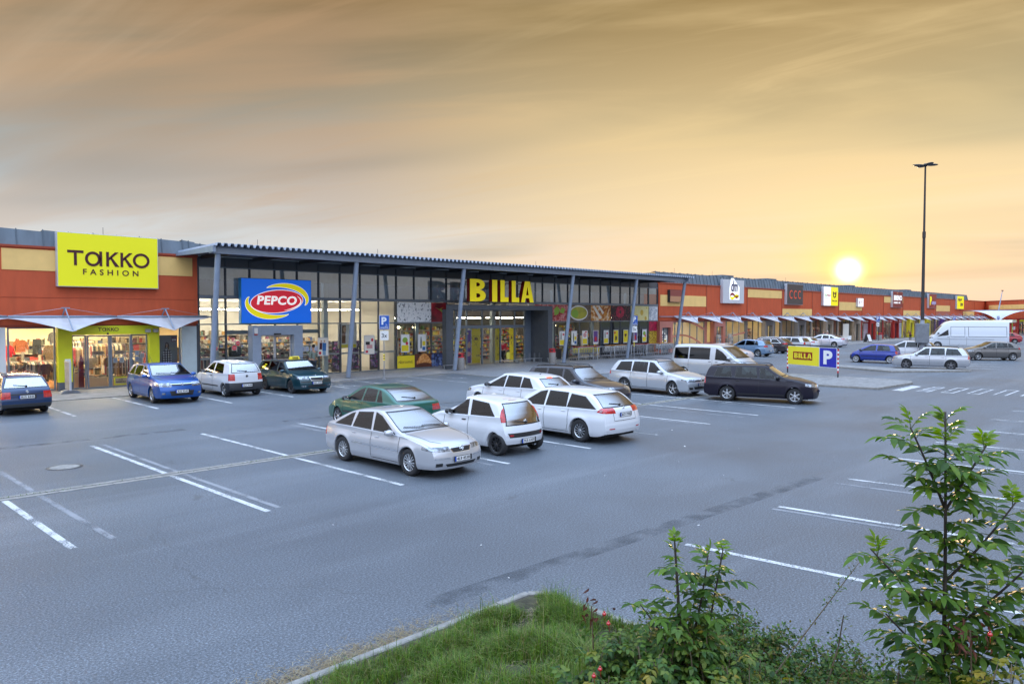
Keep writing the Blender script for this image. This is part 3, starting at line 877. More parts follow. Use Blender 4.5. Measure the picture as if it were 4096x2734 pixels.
while x < 34:
 l_ = 1.0; mb.box(x + .008, x + l_ - .008, 16.62, 16.79, -.05, .007 + rnd.uniform(0, .003)); mb.box(x + .508, x + l_ + .492, 16.85, 17.0, -.05, .006 + rnd.uniform(0, .003)); x += l_
mb.build('drain_edging', M_kerb, kind='structure')
sheet('drain_channel', [(-30, 16.79), (34, 16.79), (34, 16.85), (-30, 16.85)], .0045, mat('drain_grate', (0.05, 0.05, 0.05), .6, bump=.8, bscale=30))
mb = MB()
for k in range(800):
 x = rnd.choice([rnd.gauss(2.6, 1.3), rnd.gauss(9.6, 1.2), rnd.uniform(-5, 30), rnd.gauss(23, 3), rnd.gauss(26, 2)])
 y = rnd.gauss(16.83, .05); h_ = rnd.uniform(.01, .035); a = rnd.uniform(0, PI)
 mb.add([(x - .012 * math.cos(a), y - .012 * math.sin(a), .006), (x + .012 * math.cos(a), y + .012 * math.sin(a), .006), (x + rnd.uniform(-.03, .03), y + rnd.uniform(-.03, .03), h_)], [(0, 1, 2)])
tag(mb.build('weeds', mat('moss_green', (0.09, 0.16, 0.03), .8, var=.4, vscale=30)), 'green weeds growing in the joints of the drain channel', 'weeds', kind='stuff')
def line(a, b, w_, m, name='bay_line', z=.004):
 d = Vector((b[0] - a[0], b[1] - a[1])).normalized(); n_ = Vector((-d.y, d.x)) * w_ / 2
 sheet(name, [(a[0] + n_.x, a[1] + n_.y), (b[0] + n_.x, b[1] + n_.y), (b[0] - n_.x, b[1] - n_.y), (a[0] - n_.x, a[1] - n_.y)], z, m)
for i, (x0, xo, yt, yb) in enumerate([(3.0, .6, None, 12.45), (6.08, .28, 22.05, 12.35), (9.03, 0, 22.0, 12.3), (12.15, -.38, 22.05, 12.3), (15.1, .0, 22, 12.2), (18.25, .05, 22, 12.2), (21.3, -.3, 22, 12.2), (24.4, -.85, 22, 12.1), (27.4, -.5, 22, 12.1), (30.4, 0, 22, 12.3)]):
 if yt: line((x0, yt), (x0 + .08, 17.02), .115, M_line)
 line((x0 + .08, 16.6), (x0 + .16, yb), .115, M_line)
 if xo:
  line((x0 + xo, 22.0 if yt else 19.8), (x0 + xo + .05, 17.02), .11, M_faded, 'worn_bay_line'); line((x0 + xo + .05, 16.6), (x0 + xo + .15, yb + .1), .11, M_faded, 'worn_bay_line')
for x0, y1_, y0_ in [(4.7, 34, 29), (7.55, 34, 29.0), (10.38, 34.5, 29.1), (13.15, 33.9, 28.9), (16.02, 34, 29.2), (19.9, 34, 30.8), (22.38, 34.3, 31.3), (25.95, 34.2, 28.9)]:
 line((x0, y1_), (x0 - .05, y0_), .115, M_line)
for x0 in (59.2, 62.2, 65.2, 68.2, 71.2, 74.2, 77.2, 80.2, 83.2, 86.2, 89.2, 92.2, 95.2): line((x0, 34.0), (x0, 28.8), .12, M_line)
for k, (x0, d2) in enumerate([(9.85, 0), (13.02, -.24), (16.3, -.62), (19.5, -.3), (22.8, -.4), (26.0, -.3), (29.2, -.35), (32.4, -.3), (35.6, 0), (45.5, -.3), (48.6, 0)]):
 if x0 > 40: continue
 line((x0, 6.0), (x0 + .95, -2.5), .115, M_line)
 if d2: line((x0 + d2, 6.0), (x0 + d2 + .95, -2.5), .11, M_faded, 'worn_bay_line')
for k in range(6):
 c0 = Vector((54.8 + k * 2.9, 16.2 + k * .55)); dd = Vector((math.cos(R(-78)), math.sin(R(-78))))
 a_ = c0 + dd * 0; b__ = c0 + dd * 5.0; line((a_.x + 1.1, a_.y), (b__.x + 1.1, b__.y), .13, M_line)
 c0 = Vector((61.2 + k * 3.0, 21.6)); b__ = c0 + dd * 4.6; line((c0.x, c0.y), (b__.x, b__.y), .13, M_line)
for k in range(7):
 yc = 11.5 - k * .975; x0 = 37.35 + k * .24; hw_ = .27
 if k < 1: line((x0, yc), (x0 + 3.1, yc + .05), .48, M_line, 'crossing_stripe')
 else:
  for (a_, b__, w2) in (((x0, yc - hw_ + .05), (x0 + 3.1, yc - hw_ + .10), .075), ((x0, yc + hw_ - .05), (x0 + 3.1, yc + hw_), .075)): line(a_, b__, w2, M_line, 'crossing_stripe')
  for xx in (x0 + .12, x0 + 2.95):
   if (k, xx > x0 + 1) != (4, False): line((xx, yc - hw_ + .05), (xx, yc + hw_ - .02), .17, M_line, 'crossing_stripe', .0048)
  if k == 1: line((x0, yc), (x0 + 3.1, yc + .05), .34, M_faded, 'crossing_stripe', .0056)
for a_, b__, w2 in (((5.5, 6.95), (16, 6.5), .34), ((12, 22.6), (34, 22.8), .3), ((-10, 23.4), (9, 23.2), .35)): line(a_, b__, w2, M_seamdark, 'asphalt_seam', .0025)
for cx_, cy_ in ((20.45, 31.8), (24.15, 31.95), (27.45, 31.6)):
 mb = MB(); ox, oy = cx_, cy_
 pts = [(.32 * math.cos(a), .32 * math.sin(a)) for a in [R(160 + k * 15) for k in range(15)]]
 for p_, q_ in zip(pts[:-1], pts[1:]):
  mb.add([(ox + p_[0] * .78, oy + p_[1] * .78, .0045), (ox + p_[0], oy + p_[1], .0045), (ox + q_[0], oy + q_[1], .0045), (ox + q_[0] * .78, oy + q_[1] * .78, .0045)], [(0, 1, 2, 3)])
 for (xa, ya, xb, yb_, w2) in ((-.05, .55, .0, .02, .09), (0, .05, .30, .05, .09), (.28, .08, .42, -.32, .09), (-.05, .32, .22, .32, .07)):
  d = Vector((xb - xa, yb_ - ya)).normalized(); n_ = Vector((-d.y, d.x)) * w2 / 2
  mb.add([(ox + xa + n_.x, oy + ya + n_.y, .0052), (ox + xb + n_.x, oy + yb_ + n_.y, .0052), (ox + xb - n_.x, oy + yb_ - n_.y, .0052), (ox + xa - n_.x, oy + ya - n_.y, .0052)], [(0, 1, 2, 3)])
 mb.lathe([(.001, .0048), (.10, .0048)], (ox - .06, oy + .68, 0), 'z', 12)
 mb.build('wheelchair_marking', M_line, kind='structure')
mh = thing('manhole_cover', 'round grey manhole cover set in the asphalt', 'manhole cover', (4.77, 19.36, 0))
MB().lathe([(.001, .012), (.30, .012), (.31, .009)], (4.77, 19.36, 0), 'z', 32).build('lid', M_kerb, mh, smooth=False)
MB().lathe([(.315, .006), (.36, .008), (.38, .003)], (4.77, 19.36, 0), 'z', 32).build('ring', M_dark, mh)
kerbed('traffic_island', [(37.0, 12.25), (41.4, 12.0), (42.35, 12.35), (42.75, 13.2), (42.9, 20.4), (40.3, 20.4), (39.6, 17.6), (36.6, 17.4)], .11, M_pave2)
kerbed('divider_island', [(48.9, 15.4), (52.9, 12.0), (53.2, 12.05), (53.1, 12.6), (51.6, 16.0), (52.6, 19.4), (53.2, 22.6), (51.8, 22.6), (50.8, 19.4)], .12, M_pave2)
mb = MB()
for k in range(26):
 x, y = rnd.uniform(5, 34), rnd.uniform(7, 24); s_ = rnd.uniform(.004, .012); a = rnd.uniform(0, 6)
 if k < 5: x, y, s_ = [(17.3, 10.6, .04), (7.6, 8.2, .015), (10.9, 6.4, .02), (6.9, 6.9, .012), (19.5, 12.4, .03)][k]
 mb.cbox((x, y, .006), (s_ * 2, s_, .006), Matrix.Rotation(a, 3, 'Z'))
tag(mb.build('litter', M_white), 'white scraps of litter scattered over the asphalt', 'litter', kind='stuff')
# == BUILDINGS
M_orange = mat('orange_panel', (0.55, 0.090, 0.028), .6, var=.09, vscale=1.2, stretch=(2.0, 1, .5))
M_orange2 = mat('dusty_orange_panel', (0.43, 0.115, 0.06), .55, var=.08, vscale=1.5)
M_cream = mat('cream_panel', (0.90, 0.58, 0.20), .55, var=.06, vscale=1.2)
M_flash = mat('red_flashing', (0.36, 0.055, 0.022), .4)
M_metal = mat('roof_sheet', (0.145, 0.18, 0.215), .6, .10, var=.22, vscale=1.2, stretch=(1, 1, .35))
M_seam = mat('roof_seam', (0.10, 0.13, 0.16), .45, .3)
M_frame = mat('window_frame_grey', (0.155, 0.19, 0.235), .42, .25)
M_frdark = mat('mullion_dark', (0.055, 0.065, 0.08), .45, .2)
M_pane = glassmat('shop_glass', (0.86, 0.90, 0.90), 1.0, 0.0, 1.45, .04)
M_upane = glassmat('upper_glass', (0.80, 0.86, 0.88), 1.0, 0.0, 1.5, .16)
M_lime = mat('lime_paint', (0.60, 0.62, 0.012), .45, var=.06, vscale=2)
M_signyel = mat('sign_yellow', (0.80, 0.76, 0.012), .35, emit=(0.80, 0.76, 0.012), estr=.16)
M_maroon = mat('maroon', (0.062, 0.006, 0.018), .4)
M_plinth = mat('plinth_grey', (0.09, 0.10, 0.12), .6)
M_roomwall = mat('shop_wall', (0.80, 0.70, 0.50), .8)
M_roomwhite = mat('shop_wall_white', (0.78, 0.74, 0.66), .8)
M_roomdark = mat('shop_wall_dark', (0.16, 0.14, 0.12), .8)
M_woodfl = mat('wood_floor', (0.42, 0.21, 0.09), .35, var=.2, vscale=4, stretch=(1, 8, 1))
M_tilefl = mat('tile_floor', (0.42, 0.38, 0.32), .3)
M_ceil = mat('ceiling_tile', (0.62, 0.60, 0.56), .8)
M_tube = mat('lit_tube', (1, 1, 1), .5, emit=(1.0, 0.78, 0.44), estr=72.0)
M_tubec = mat('lit_tube_cool', (1, 1, 1), .5, emit=(1.0, 0.90, 0.72), estr=44.0)
M_tubew = mat('lit_spot', (1, 1, 1), .5, emit=(1.0, 0.78, 0.45), estr=22.0)
def shop_room(parent, x0, x1, h, depth, wall, floor, tube, rows=3, ln=2.2, tw=.16, gap=3.2, pil=None, ceil=None, drop=.06):
 y0, y1 = G + .10, G + depth
 mb = MB(); mb.box(x0, x1, y1, y1 + .1, 0, h + .1); mb.box(x0 - .04, x0, y0, y1, 0, h + .1); mb.box(x1, x1 + .04, y0, y1, 0, h + .1)
 mb.build('room_wall', wall, parent)
 MB().box(x0, x1, y0, y1, .026, .03).build('room_floor', floor, parent)
 MB().box(x0, x1, y0, y1, h, h + .08).build('room_ceiling', ceil or M_ceil, parent)
 for r_ in range(rows):
  y = y0 + 1.5 + r_ * (depth - 2.0) / max(1, rows - .3); x = x0 + .5
  while x + ln < x1:
   MB().box(x, x + ln, y, y + tw, h - drop, h - drop + .03).build('ceiling_light', tube, parent); x += gap
M_goods = {}
def goodsmat(name, cols):
 m = bpy.data.materials.new(name); m.use_nodes = True; T = NT(m.node_tree); b = m.node_tree.nodes['Principled BSDF']
 gm = T.n('ShaderNodeNewGeometry'); n_ = len(cols)
 c = T.ramp(gm.outputs['Random Per Island'], [(i / n_, col) for i, col in enumerate(cols)], 'CONSTANT')
 T.l(c, b.inputs['Base Color']); b.inputs['Roughness'].default_value = .6
 M_goods[name] = m; return m
goodsmat('goods_mixed', [(.5, .42, .3), (.09, .09, .1), (.62, .58, .5), (.3, .08, .1), (.35, .3, .24), (.1, .14, .3), (.55, .3, .1), (.4, .4, .4), (.6, .5, .12), (.16, .1, .07), (.7, .66, .6), (.35, .12, .2), (.14, .22, .16)])
goodsmat('goods_clothes', [(.55, .47, .35), (.05, .05, .06), (.4, .26, .14), (.13, .06, .08), (.3, .27, .22), (.06, .08, .13), (.62, .56, .48), (.2, .13, .08), (.10, .11, .09), (.35, .05, .05), (.45, .36, .28)])
goodsmat('goods_food', [(.55, .42, .04), (.06, .05, .05), (.4, .06, .03), (.09, .2, .06), (.5, .46, .38), (.45, .2, .03), (.08, .07, .06), (.62, .55, .1), (.06, .1, .2), (.3, .28, .25)])
goodsmat('goods_pale', [(.62, .58, .5), (.5, .45, .38), (.32, .28, .25), (.65, .6, .55), (.4, .12, .1), (.2, .2, .22), (.55, .38, .25)])
M_shelf = mat('shelf_metal', (.5, .47, .42), .5)
def shelf_unit(x0, x1, y, h, levels, gm, label, group, d=.45, seed=0, cat='shelf'):
 r_ = random.Random(seed); t = thing('shelf_unit', label, cat, ((x0 + x1) / 2, y, .03), 0, group)
 mb = MB(); mb.box(x0, x1, y + d - .03, y + d, .03, h)
 for k in range(levels + 1):
  z = .12 + (h - .2) * k / levels; mb.box(x0, x1, y, y + d - .03, z, z + .025)
 mb.box(x0 - .02, x0, y, y + d, .03, h); mb.box(x1, x1 + .02, y, y + d, .03, h)
 mb.build('shelf_frame', M_shelf, t)
 mb = MB()
 for k in range(levels + 1):
  z = .145 + (h - .2) * k / levels; hh = (h - .2) / levels - .06; x = x0 + .02
  while x < x1 - .1:
   w2 = r_.uniform(.06, .26); hg = hh * r_.uniform(.35, .95); dd = r_.uniform(.0, .12)
   mb.box(x, min(x + w2 - .01, x1 - .01), y + dd, y + d - .08, z + .001, z + hg); x += w2
 mb.build('goods', M_goods[gm], t, kind='stuff')
def clothes_rail(x0, x1, y, z, gm, label, group, seed=0, top=1.0, along='x'):
 r_ = random.Random(seed); t = thing('clothes_rail', label, 'clothes rail', ((x0 + x1) / 2, y, .03), 0, group)
 mb = MB(); mb.tube([(x0, y, .03), (x0, y, z), (x1, y, z), (x1, y, .03)], .018, 6); mb.build('rail_frame', M_steel, t)
 mb = MB(); x = x0 + .06
 while x < x1 - .05:
  w2 = r_.uniform(.03, .06); L_ = r_.uniform(.6, .95) * top
  yy = r_.uniform(-.02, .02); a0, a1 = y - .24 + yy, y + .24 + yy
  mb.add([(x, a0 - .02, z - .12 - L_), (x, a0, z - .14), (x, y, z - .04), (x, a1, z - .14), (x, a1 + .02, z - .12 - L_),
    (x + w2, a0 - .02, z - .12 - L_), (x + w2, a0, z - .14), (x + w2, y, z - .04), (x + w2, a1, z - .14), (x + w2, a1 + .02, z - .12 - L_)],
    [(0, 1, 2, 3, 4), (9, 8, 7, 6, 5), (0, 5, 6, 1), (1, 6, 7, 2), (2, 7, 8, 3), (3, 8, 9, 4), (4, 9, 5, 0)]); x += w2 + r_.uniform(.008, .03)
 mb.build('hanging_clothes', M_goods[gm], t, kind='stuff')
SH = {'jumper': [(-.24, 0), (.24, 0), (.25, .45), (.33, .12), (.42, .16), (.34, .58), (.22, .70), (.09, .74), (.05, .70), (-.05, .70), (-.09, .74), (-.22, .70), (-.34, .58), (-.42, .16), (-.33, .12), (-.25, .45)],
  'trousers': [(-.24, 0), (-.06, 0), (0, .62), (.06, 0), (.24, 0), (.21, .95), (-.21, .95)],
  'coat': [(-.26, 0), (.26, 0), (.27, .62), (.35, .26), (.44, .30), (.35, .86), (.22, .98), (.09, 1.03), (.05, .98), (-.05, .98), (-.09, 1.03), (-.22, .98), (-.35, .86), (-.44, .30), (-.35, .26), (-.27, .62)]}
def garment(kind, x, y, z, col, name, label, s=1.0, th=.12):
 s *= .82; m = mat('cloth_%s' % name, col, .85, var=.25, vscale=14)
 t = thing({'jumper': 'jumper', 'trousers': 'trousers', 'coat': 'coat'}[kind], label, kind, (x, y, z), 0, 'clothes on display in the clothes shop')
 mb = MB(); mb.poly([(p[0] * s, p[1] * s) for p in SH[kind]], (x, y, z), XV, ZV, (0, 1, 0), th)
 mb.build('fabric', m, t)
 mb = MB(); tp = SH[kind][2][1] * 0 + max(p[1] for p in SH[kind]) * s
 mb.tube([(x, y + th / 2, z + tp - .05), (x, y + th / 2, z + tp + .06), (x + .03, y + th / 2, z + tp + .09), (x + .05, y + th / 2, z + tp + .06)], .008, 5); mb.build('hanger', M_steel, t)
# == A: the clothes shop (orange box)
A0, A1 = 7.34 - 8.8, 15.98
bA = thing('clothes_shop', 'orange and cream clothes shop block with lime green entrance surround', 'shop building', (11, G, 0))
mb = MB()
mb.box(A0, A1, G - .12, G + 1.0, 3.10, 6.60)
mb.box(A0, A1, G + .9, G + 14, 3.3, 6.3)
mb.build('wall', M_orange, bA)
mb = MB(); mb.box(7.22, 7.245, G - .135, G - .119, 3.1, 6.6); mb.box(A0, A1, G - .135, G - .119, 4.35, 4.365); mb.build('panel_joint', M_flash, bA)
MB().box(A0 - .05, A1 + .02, G - .20, G + .1, 6.60, 6.70).build('flashing', M_flash, bA)
for x0, x1 in ((7.36, 15.72), (A0 + .25, 7.1)):
 MB().box(x0, x1, G - .145, G - .121, 5.58, 6.53).build('cream_panel', M_cream, bA)
MB().box(A0, A1, G - .05, G + .35, 2.98, 3.10).build('soffit', M_flash, bA)
def roof_sheets(parent, x0, x1, z0, z1, step=1.43, y0=G + .05, y1=G + .75, seed=1):
 r_ = random.Random(seed); mb = MB(); sm = MB(); x = x0
 while x < x1 - .05:
  xe = min(x + step, x1); d0 = r_.uniform(0, .03); d1 = .055
  mb.add([(x, y0, z0), (xe, y0, z0), (xe, y1 - d0, z1 - .02), (x, y1 - d0, z1 + d1)], [(0, 1, 2, 3)])
  mb.add([(x, y1 - d0, z1 + d1), (xe, y1 - d0, z1 - .02), (xe, y1 + .5, z1 - .05), (x, y1 + .5, z1 + .02)], [(0, 1, 2, 3)])
  for q in (0, .5):
   xx = x + (xe - x) * q; zt_ = z1 + d1 * (1 - q)
   sm.add([(xx - .02, y0 - .03, z0), (xx + .02, y0 - .03, z0), (xx + .02, y1 - d0 - .03, zt_ + .03), (xx - .02, y1 - d0 - .03, zt_ + .03)], [(0, 1, 2, 3)])
   sm.add([(xx - .02, y0 - .03, z0), (xx - .02, y0 + .02, z0), (xx - .02, y1 - d0, zt_ + .03), (xx - .02, y1 - d0 - .03, zt_ + .03)], [(0, 1, 2, 3)])
  x = xe
 mb.build('roof_sheets', M_metal, parent); sm.build('roof_seams', M_seam, parent)
 MB().box(x0, x1, y1 + .5, y1 + 30, z1 - .3, z1 - .07).build('roof', M_metal, parent)
roof_sheets(bA, A0, 16.0, 6.68, 7.42, 2.1, G + .05, G + .22)
def glazing(parent, name, x0, x1, z0, z1, y, fw=.07, m=M_frame, pane=True, fd=.10, glass=None):
 mb = MB(); a = fd / 2
 mb.box(x0, x0 + fw, y - a, y + a, z0, z1); mb.box(x1 - fw, x1, y - a, y + a, z0, z1)
 mb.box(x0 + fw, x1 - fw, y - a, y + a, z0, z0 + fw); mb.box(x0 + fw, x1 - fw, y - a, y + a, z1 - fw, z1)
 f = mb.build(name, m, parent)
 if pane:
  mb = MB(); mb.add([(x0 + fw, y, z0 + fw), (x1 - fw, y, z0 + fw), (x1 - fw, y, z1 - fw), (x0 + fw, y, z1 - fw)], [(0, 1, 2, 3)]); mb.build('pane', glass or M_pane, f)
 return f
glazing(bA, 'shop_window', 7.52, 9.40, .05, 3.0, G)
glazing(bA, 'shop_window', 4.3, 7.0, .05, 3.0, G); glazing(bA, 'shop_window', 1.5, 4.2, .05, 3.0, G)
MB().box(7.0, 7.45, G - .1, G + .2, 0, 3.0).build('pier', mat('pier_white', (.62, .66, .68), .6), bA)
glazing(bA, 'shop_window', 13.98, 15.10, .05, 3.0, G)
MB().box(15.14, 15.92, G - .08, G + .3, 0, 2.98).build('pier', mat('pier_pale', (.50, .60, .64), .5, var=.05), bA)
MB().box(15.92, 16.06, G - .1, G + .2, 0, 6.5).build('corner_post', M_frdark, bA)
mb = MB(); mb.box(9.44, 10.02, G - .34, G + .06, .42, 3.04); mb.box(10.02, 13.44, G - .34, G + .06, 2.62, 3.04); mb.box(13.44, 13.94, G - .34, G + .06, .42, 3.04); mb.build('portal', M_lime, bA)
for x0, x1 in ((9.44, 10.02), (13.44, 13.94)): MB().box(x0, x1, G - .33, G + .05, 0, .42).build('plinth', M_plinth, bA)
glazing(bA, 'side_pane', 10.04, 10.66, .05, 2.60, G - .1, .06); glazing(bA, 'side_pane', 12.66, 13.42, .05, 2.60, G - .1, .06)
for x0, x1 in ((10.68, 11.68), (11.70, 12.64)):
 d_ = glazing(bA, 'sliding_door', x0, x1, .03, 2.58, G - .16, .07)
 mb = MB()
 for k in range(6):
  for z in (1.0, 1.62): mb.box(x0 + .14 + k * .15, x0 + .17 + k * .15, G - .168, G - .164, z, z + .03)
 mb.build('door_stickers', M_white, d_)
mb = MB()
def takko(mb, x0, z0, wd, ht, y, d):
 """the five letters drawn as strokes: T, round a, K, K, O"""
 u = wd / 6.7; t_ = ht * .17
 P = lambda pts, ox: mb.poly([(ox + p[0], p[1]) for p in pts], (x0, y, z0), XV, ZV, NF, d)
 H = ht
 P([(0, H), (0, H - t_), (u * 1.25, H - t_), (u * 1.25, H)], 0); P([(u * .5, H - t_), (u * .5, 0), (u * .5 + t_, 0), (u * .5 + t_, H - t_)], 0)
 def ring(cx, cz, rx, rz, w2):
  n = 28
  for k in range(n):
   a, b2 = 2 * PI * k / n, 2 * PI * (k + 1) / n
   P([(cx + rx * math.cos(a), cz + rz * math.sin(a)), (cx + rx * math.cos(b2), cz + rz * math.sin(b2)), (cx + (rx - w2) * math.cos(b2), cz + (rz - w2) * math.sin(b2)), (cx + (rx - w2) * math.cos(a), cz + (rz - w2) * math.sin(a))], 0)
 ring(u * 1.98, H * .47, u * .62, H * .50, t_); P([(0, H), (0, 0), (t_, 0), (t_, H)], u * 2.50)
 for ox in (u * 3.05, u * 4.22):
  P([(0, H), (0, 0), (t_, 0), (t_, H)], ox); P([(t_, H * .42), (t_, H * .62), (u * .72, H), (u * 1.02, H)], ox); P([(t_ * 1.4, H * .56), (u * .72, 0), (u * 1.08, 0), (t_ * 1.9, H * .68)], ox)
 ring(u * 5.98, H * .5, u * .72, H * .52, t_)
takko(mb, 11.12, 2.78, .92, .17, G - .345, .01); mb.build('lettering', M_maroon, bA)
MB().ell((11.55, G - .36, 2.66), (.05, .04, .05)).build('door_sensor', M_black, bA)
for x in (13.25, 13.62):
 mb = MB(); mb.box(x, x + .22, G - .52, G - .36, 2.70, 2.86); mb.build('floodlight', mat('floodlight_grey', (.4, .4, .42), .4), bA)
shop_room(bA, A0 + .2, 15.9, 3.1, 7.5, M_roomwall, M_woodfl, M_tube, 3, 2.6, .18, 3.0)
nt = thing('warning_notice', 'white notice with a yellow warning triangle on the lime green pier', 'notice', (9.82, G - .34, 1.1))
MB().box(9.70, 9.94, G - .355, G - .342, 1.12, 1.50).build('plate', M_white, nt)
MB().poly([(-.085, 0), (.085, 0), (0, .145)], (9.82, G - .356, 1.28), XV, ZV, NF, .004).build('triangle', M_lime, nt)
mb = MB(); mb.box(9.735, 9.905, G - .360, G - .356, 1.17, 1.19); mb.box(9.735, 9.905, G - .360, G - .356, 1.215, 1.235); mb.box(9.79, 9.85, G - .364, G - .3605, 1.31, 1.36); mb.build('print', M_black, nt)
def sign_box(name, label, x0, x1, z0, z1, y1, th, mface, mside, group='shop signs on the facade'):
 t = thing(name, label, 'shop sign', ((x0 + x1) / 2, y1, z0), 0, group)
 MB().box(x0, x1, y1 - th, y1, z0, z1).build('box', mside, t, bevel=.012)
 MB().box(x0 + .03, x1 - .03, y1 - th - .006, y1 - th + .01, z0 + .03, z1 - .03).build('face', mface, t)
 return t
M_side = mat('sign_side_silver', (.55, .56, .60), .4, .3)
sg = sign_box('shop_sign', 'big yellow sign with dark maroon lettering on the orange block', 9.44, 13.90, 4.87, 7.40, G - .14, .32, M_signyel, M_side)
mb = MB(); takko(mb, 9.86, 5.88, 3.62, .70, G - .466, .02); mb.build('lettering', M_maroon, sg)
mb = MB(); text(mb, 'FASHION', (10.50, G - .466, 5.46), XV, ZV, NF, w=2.45, h=.27, depth=.02, space=1.7, bold=.012); mb.build('small_lettering', M_maroon, sg)
garment('jumper', 7.95, G + 2.2, 1.55, (.55, .012, .02), 'red', 'red jumper hanging in the left shop window', .95)
garment('jumper', 8.65, G + 3.0, 1.75, (.32, .10, .035), 'rust', 'rust brown jumper hanging high beside the red one', 1.0)
garment('trousers', 9.35, G + 3.0, 1.60, (.03, .035, .04), 'charcoal', 'charcoal trousers hanging beside the rust jumper', .98)
garment('jumper', 8.0, G + 5.2, 2.25, (.42, .40, .36), 'heather', 'pale grey cardigan high on the back wall', 1.0)
garment('coat', 9.95, G + 3.2, 1.25, (.16, .11, .06), 'tweed', 'brown tweed coat hanging on the right of the left window', .95)
garment('jumper', 10.5, G + 4.6, 2.1, (.06, .06, .065), 'black', 'black jumper hanging high behind the lime pier', .95)
garment('jumper', 8.5, G + .95, .55, (.40, .20, .24), 'pink', 'pale pink top on the low rail', .7)
garment('jumper', 7.95, G + .95, .55, (.42, .22, .26), 'rose', 'rose top on the low rail', .7)
garment('jumper', 9.2, G + .8, .75, (.07, .035, .075), 'plum', 'plum purple jumper facing the glass', .85)
garment('jumper', 11.3, G + 1.3, .95, (.62, .52, .38), 'cream', 'cream jumper on display behind the sliding door', .85)
garment('jumper', 12.1, G + 1.3, .95, (.18, .11, .07), 'cocoa', 'cocoa brown jumper on display behind the sliding door', .85)
garment('coat', 15.35, G + .9, 1.1, (.30, .2, .11), 'camel', 'camel coat behind the poster with the checked coat', .9)
for k, (x0, x1, y, z) in enumerate([(7.6, 9.3, G + 1.7, 1.35), (9.6, 11.6, G + 4.0, 1.9), (11.4, 12.9, G + 2.6, 2.1), (12.4, 14.0, G + 5.0, 2.0), (10.6, 12.6, G + 5.6, 2.2), (13.4, 15.6, G + 5.4, 1.5), (7.4, 9.6, G + 3.4, 1.3), (11.8, 13.4, G + 1.6, 1.4), (9.2, 10.6, G + 1.8, 1.35)]):
 clothes_rail(x0, x1, y, z, 'goods_clothes', 'rail of hanging clothes inside the clothes shop, %s of the nine' % ORD[k], 'clothes rails', k)
for k, (x0, x1) in enumerate([(7.2, 9.5), (9.6, 11.9), (12.0, 14.3), (14.4, 15.8)]):
 shelf_unit(x0, x1, G + 6.9, 2.0, 4, 'goods_clothes', 'wall shelf of folded clothes in the clothes shop, %s from the left' % ORD[k], 'clothes shop wall shelves', seed=20 + k)
for k, (x0, y0) in enumerate([(10.2, G + .5), (11.0, G + .8), (11.9, G + .45), (9.9, G + 1.1)]):
 t = thing('display_plinth', ['tall cream display block behind the left side pane', 'low cream display block stacked with knitwear', 'low cream display block with a framed price board', 'cream display block further inside'][k], 'display table', (x0, y0, .03), 0, 'display blocks behind the door')
 w2, d2, h2 = [(.32, .4, .75), (.85, .55, .50), (.75, .5, .46), (.5, .4, .8)][k]
 MB().box(x0, x0 + w2, y0, y0 + d2, .03, h2).build('block', mat('display_cream', (.62, .50, .34), .6), t, bevel=.01)
 mb = MB()
 for j in range(7): mb.box(x0 + .04 + (j % 3) * w2 / 3.2, x0 + .04 + (j % 3) * w2 / 3.2 + w2 / 3.6, y0 + .05, y0 + d2 - .1, h2 + .045 * (j // 3) + .001, h2 + .04 + .045 * (j // 3))
 mb.build('folded_clothes', M_goods['goods_clothes'], t, kind='stuff')
t = thing('price_board', 'yellow-edged board with maroon lettering at the foot of the door', 'board', (12.3, G + .1, .1))
MB().box(11.95, 12.55, G + .12, G + .14, .12, .50).build('board', M_signyel, t); MB().box(11.99, 12.51, G + .113, G + .119, .17, .45).build('inset', mat('board_cream', (.7, .55, .38), .5), t)
mb = MB(); text(mb, 'NABIDKA', (12.03, G + .112, .22), XV, ZV, NF, w=.44, h=.08, depth=.003, bold=.03); text(mb, 'NAŠE', (12.14, G + .112, .34), XV, ZV, NF, w=.2, h=.06, depth=.003, bold=.02); mb.build('lettering', M_maroon, t)
for k, x in enumerate((10.95, 11.92)):
 t = thing('hanging_board', 'tan board with the shop name hanging inside the %s door leaf' % ('left' if k == 0 else 'right'), 'sign', (x, G, 1.5), 0, 'boards inside the doors')
 MB().box(x, x + .52, G + .02, G + .035, 1.62, 1.82).build('board', mat('board_tan', (.45, .33, .2), .6), t)
 mb = MB(); takko(mb, x + .06, 1.68, .40, .08, G + .018, .004); mb.build('lettering', M_maroon, t)
for k, (x, z) in enumerate([(12.85, 1.55), (13.1, 1.42), (12.85, 1.25), (13.02, 1.2), (11.83, 1.22), (12.12, 1.22)]):
 t = thing('notice', ['upper left', 'upper right', 'lower left', 'lower right', 'sliding door left', 'sliding door right'][k] + ' white paper notice stuck on the clothes shop entrance glass', 'notice', (x, G, z), 0, 'paper notices on the entrance glass')
 MB().box(x, x + .2, G - .085 if k < 4 else G - .145, G - .08 if k < 4 else G - .14, z, z + .24).build('paper', mat('notice_paper', (.62, .66, .68), .5), t)
 mb = MB(); yy = G - .09 if k < 4 else G - .15
 for j in range(4): mb.box(x + .03, x + .16, yy, yy + .003, z + .04 + j * .045, z + .055 + j * .045)
 mb.build('print', M_maroon if k % 2 else M_plateblue, t)
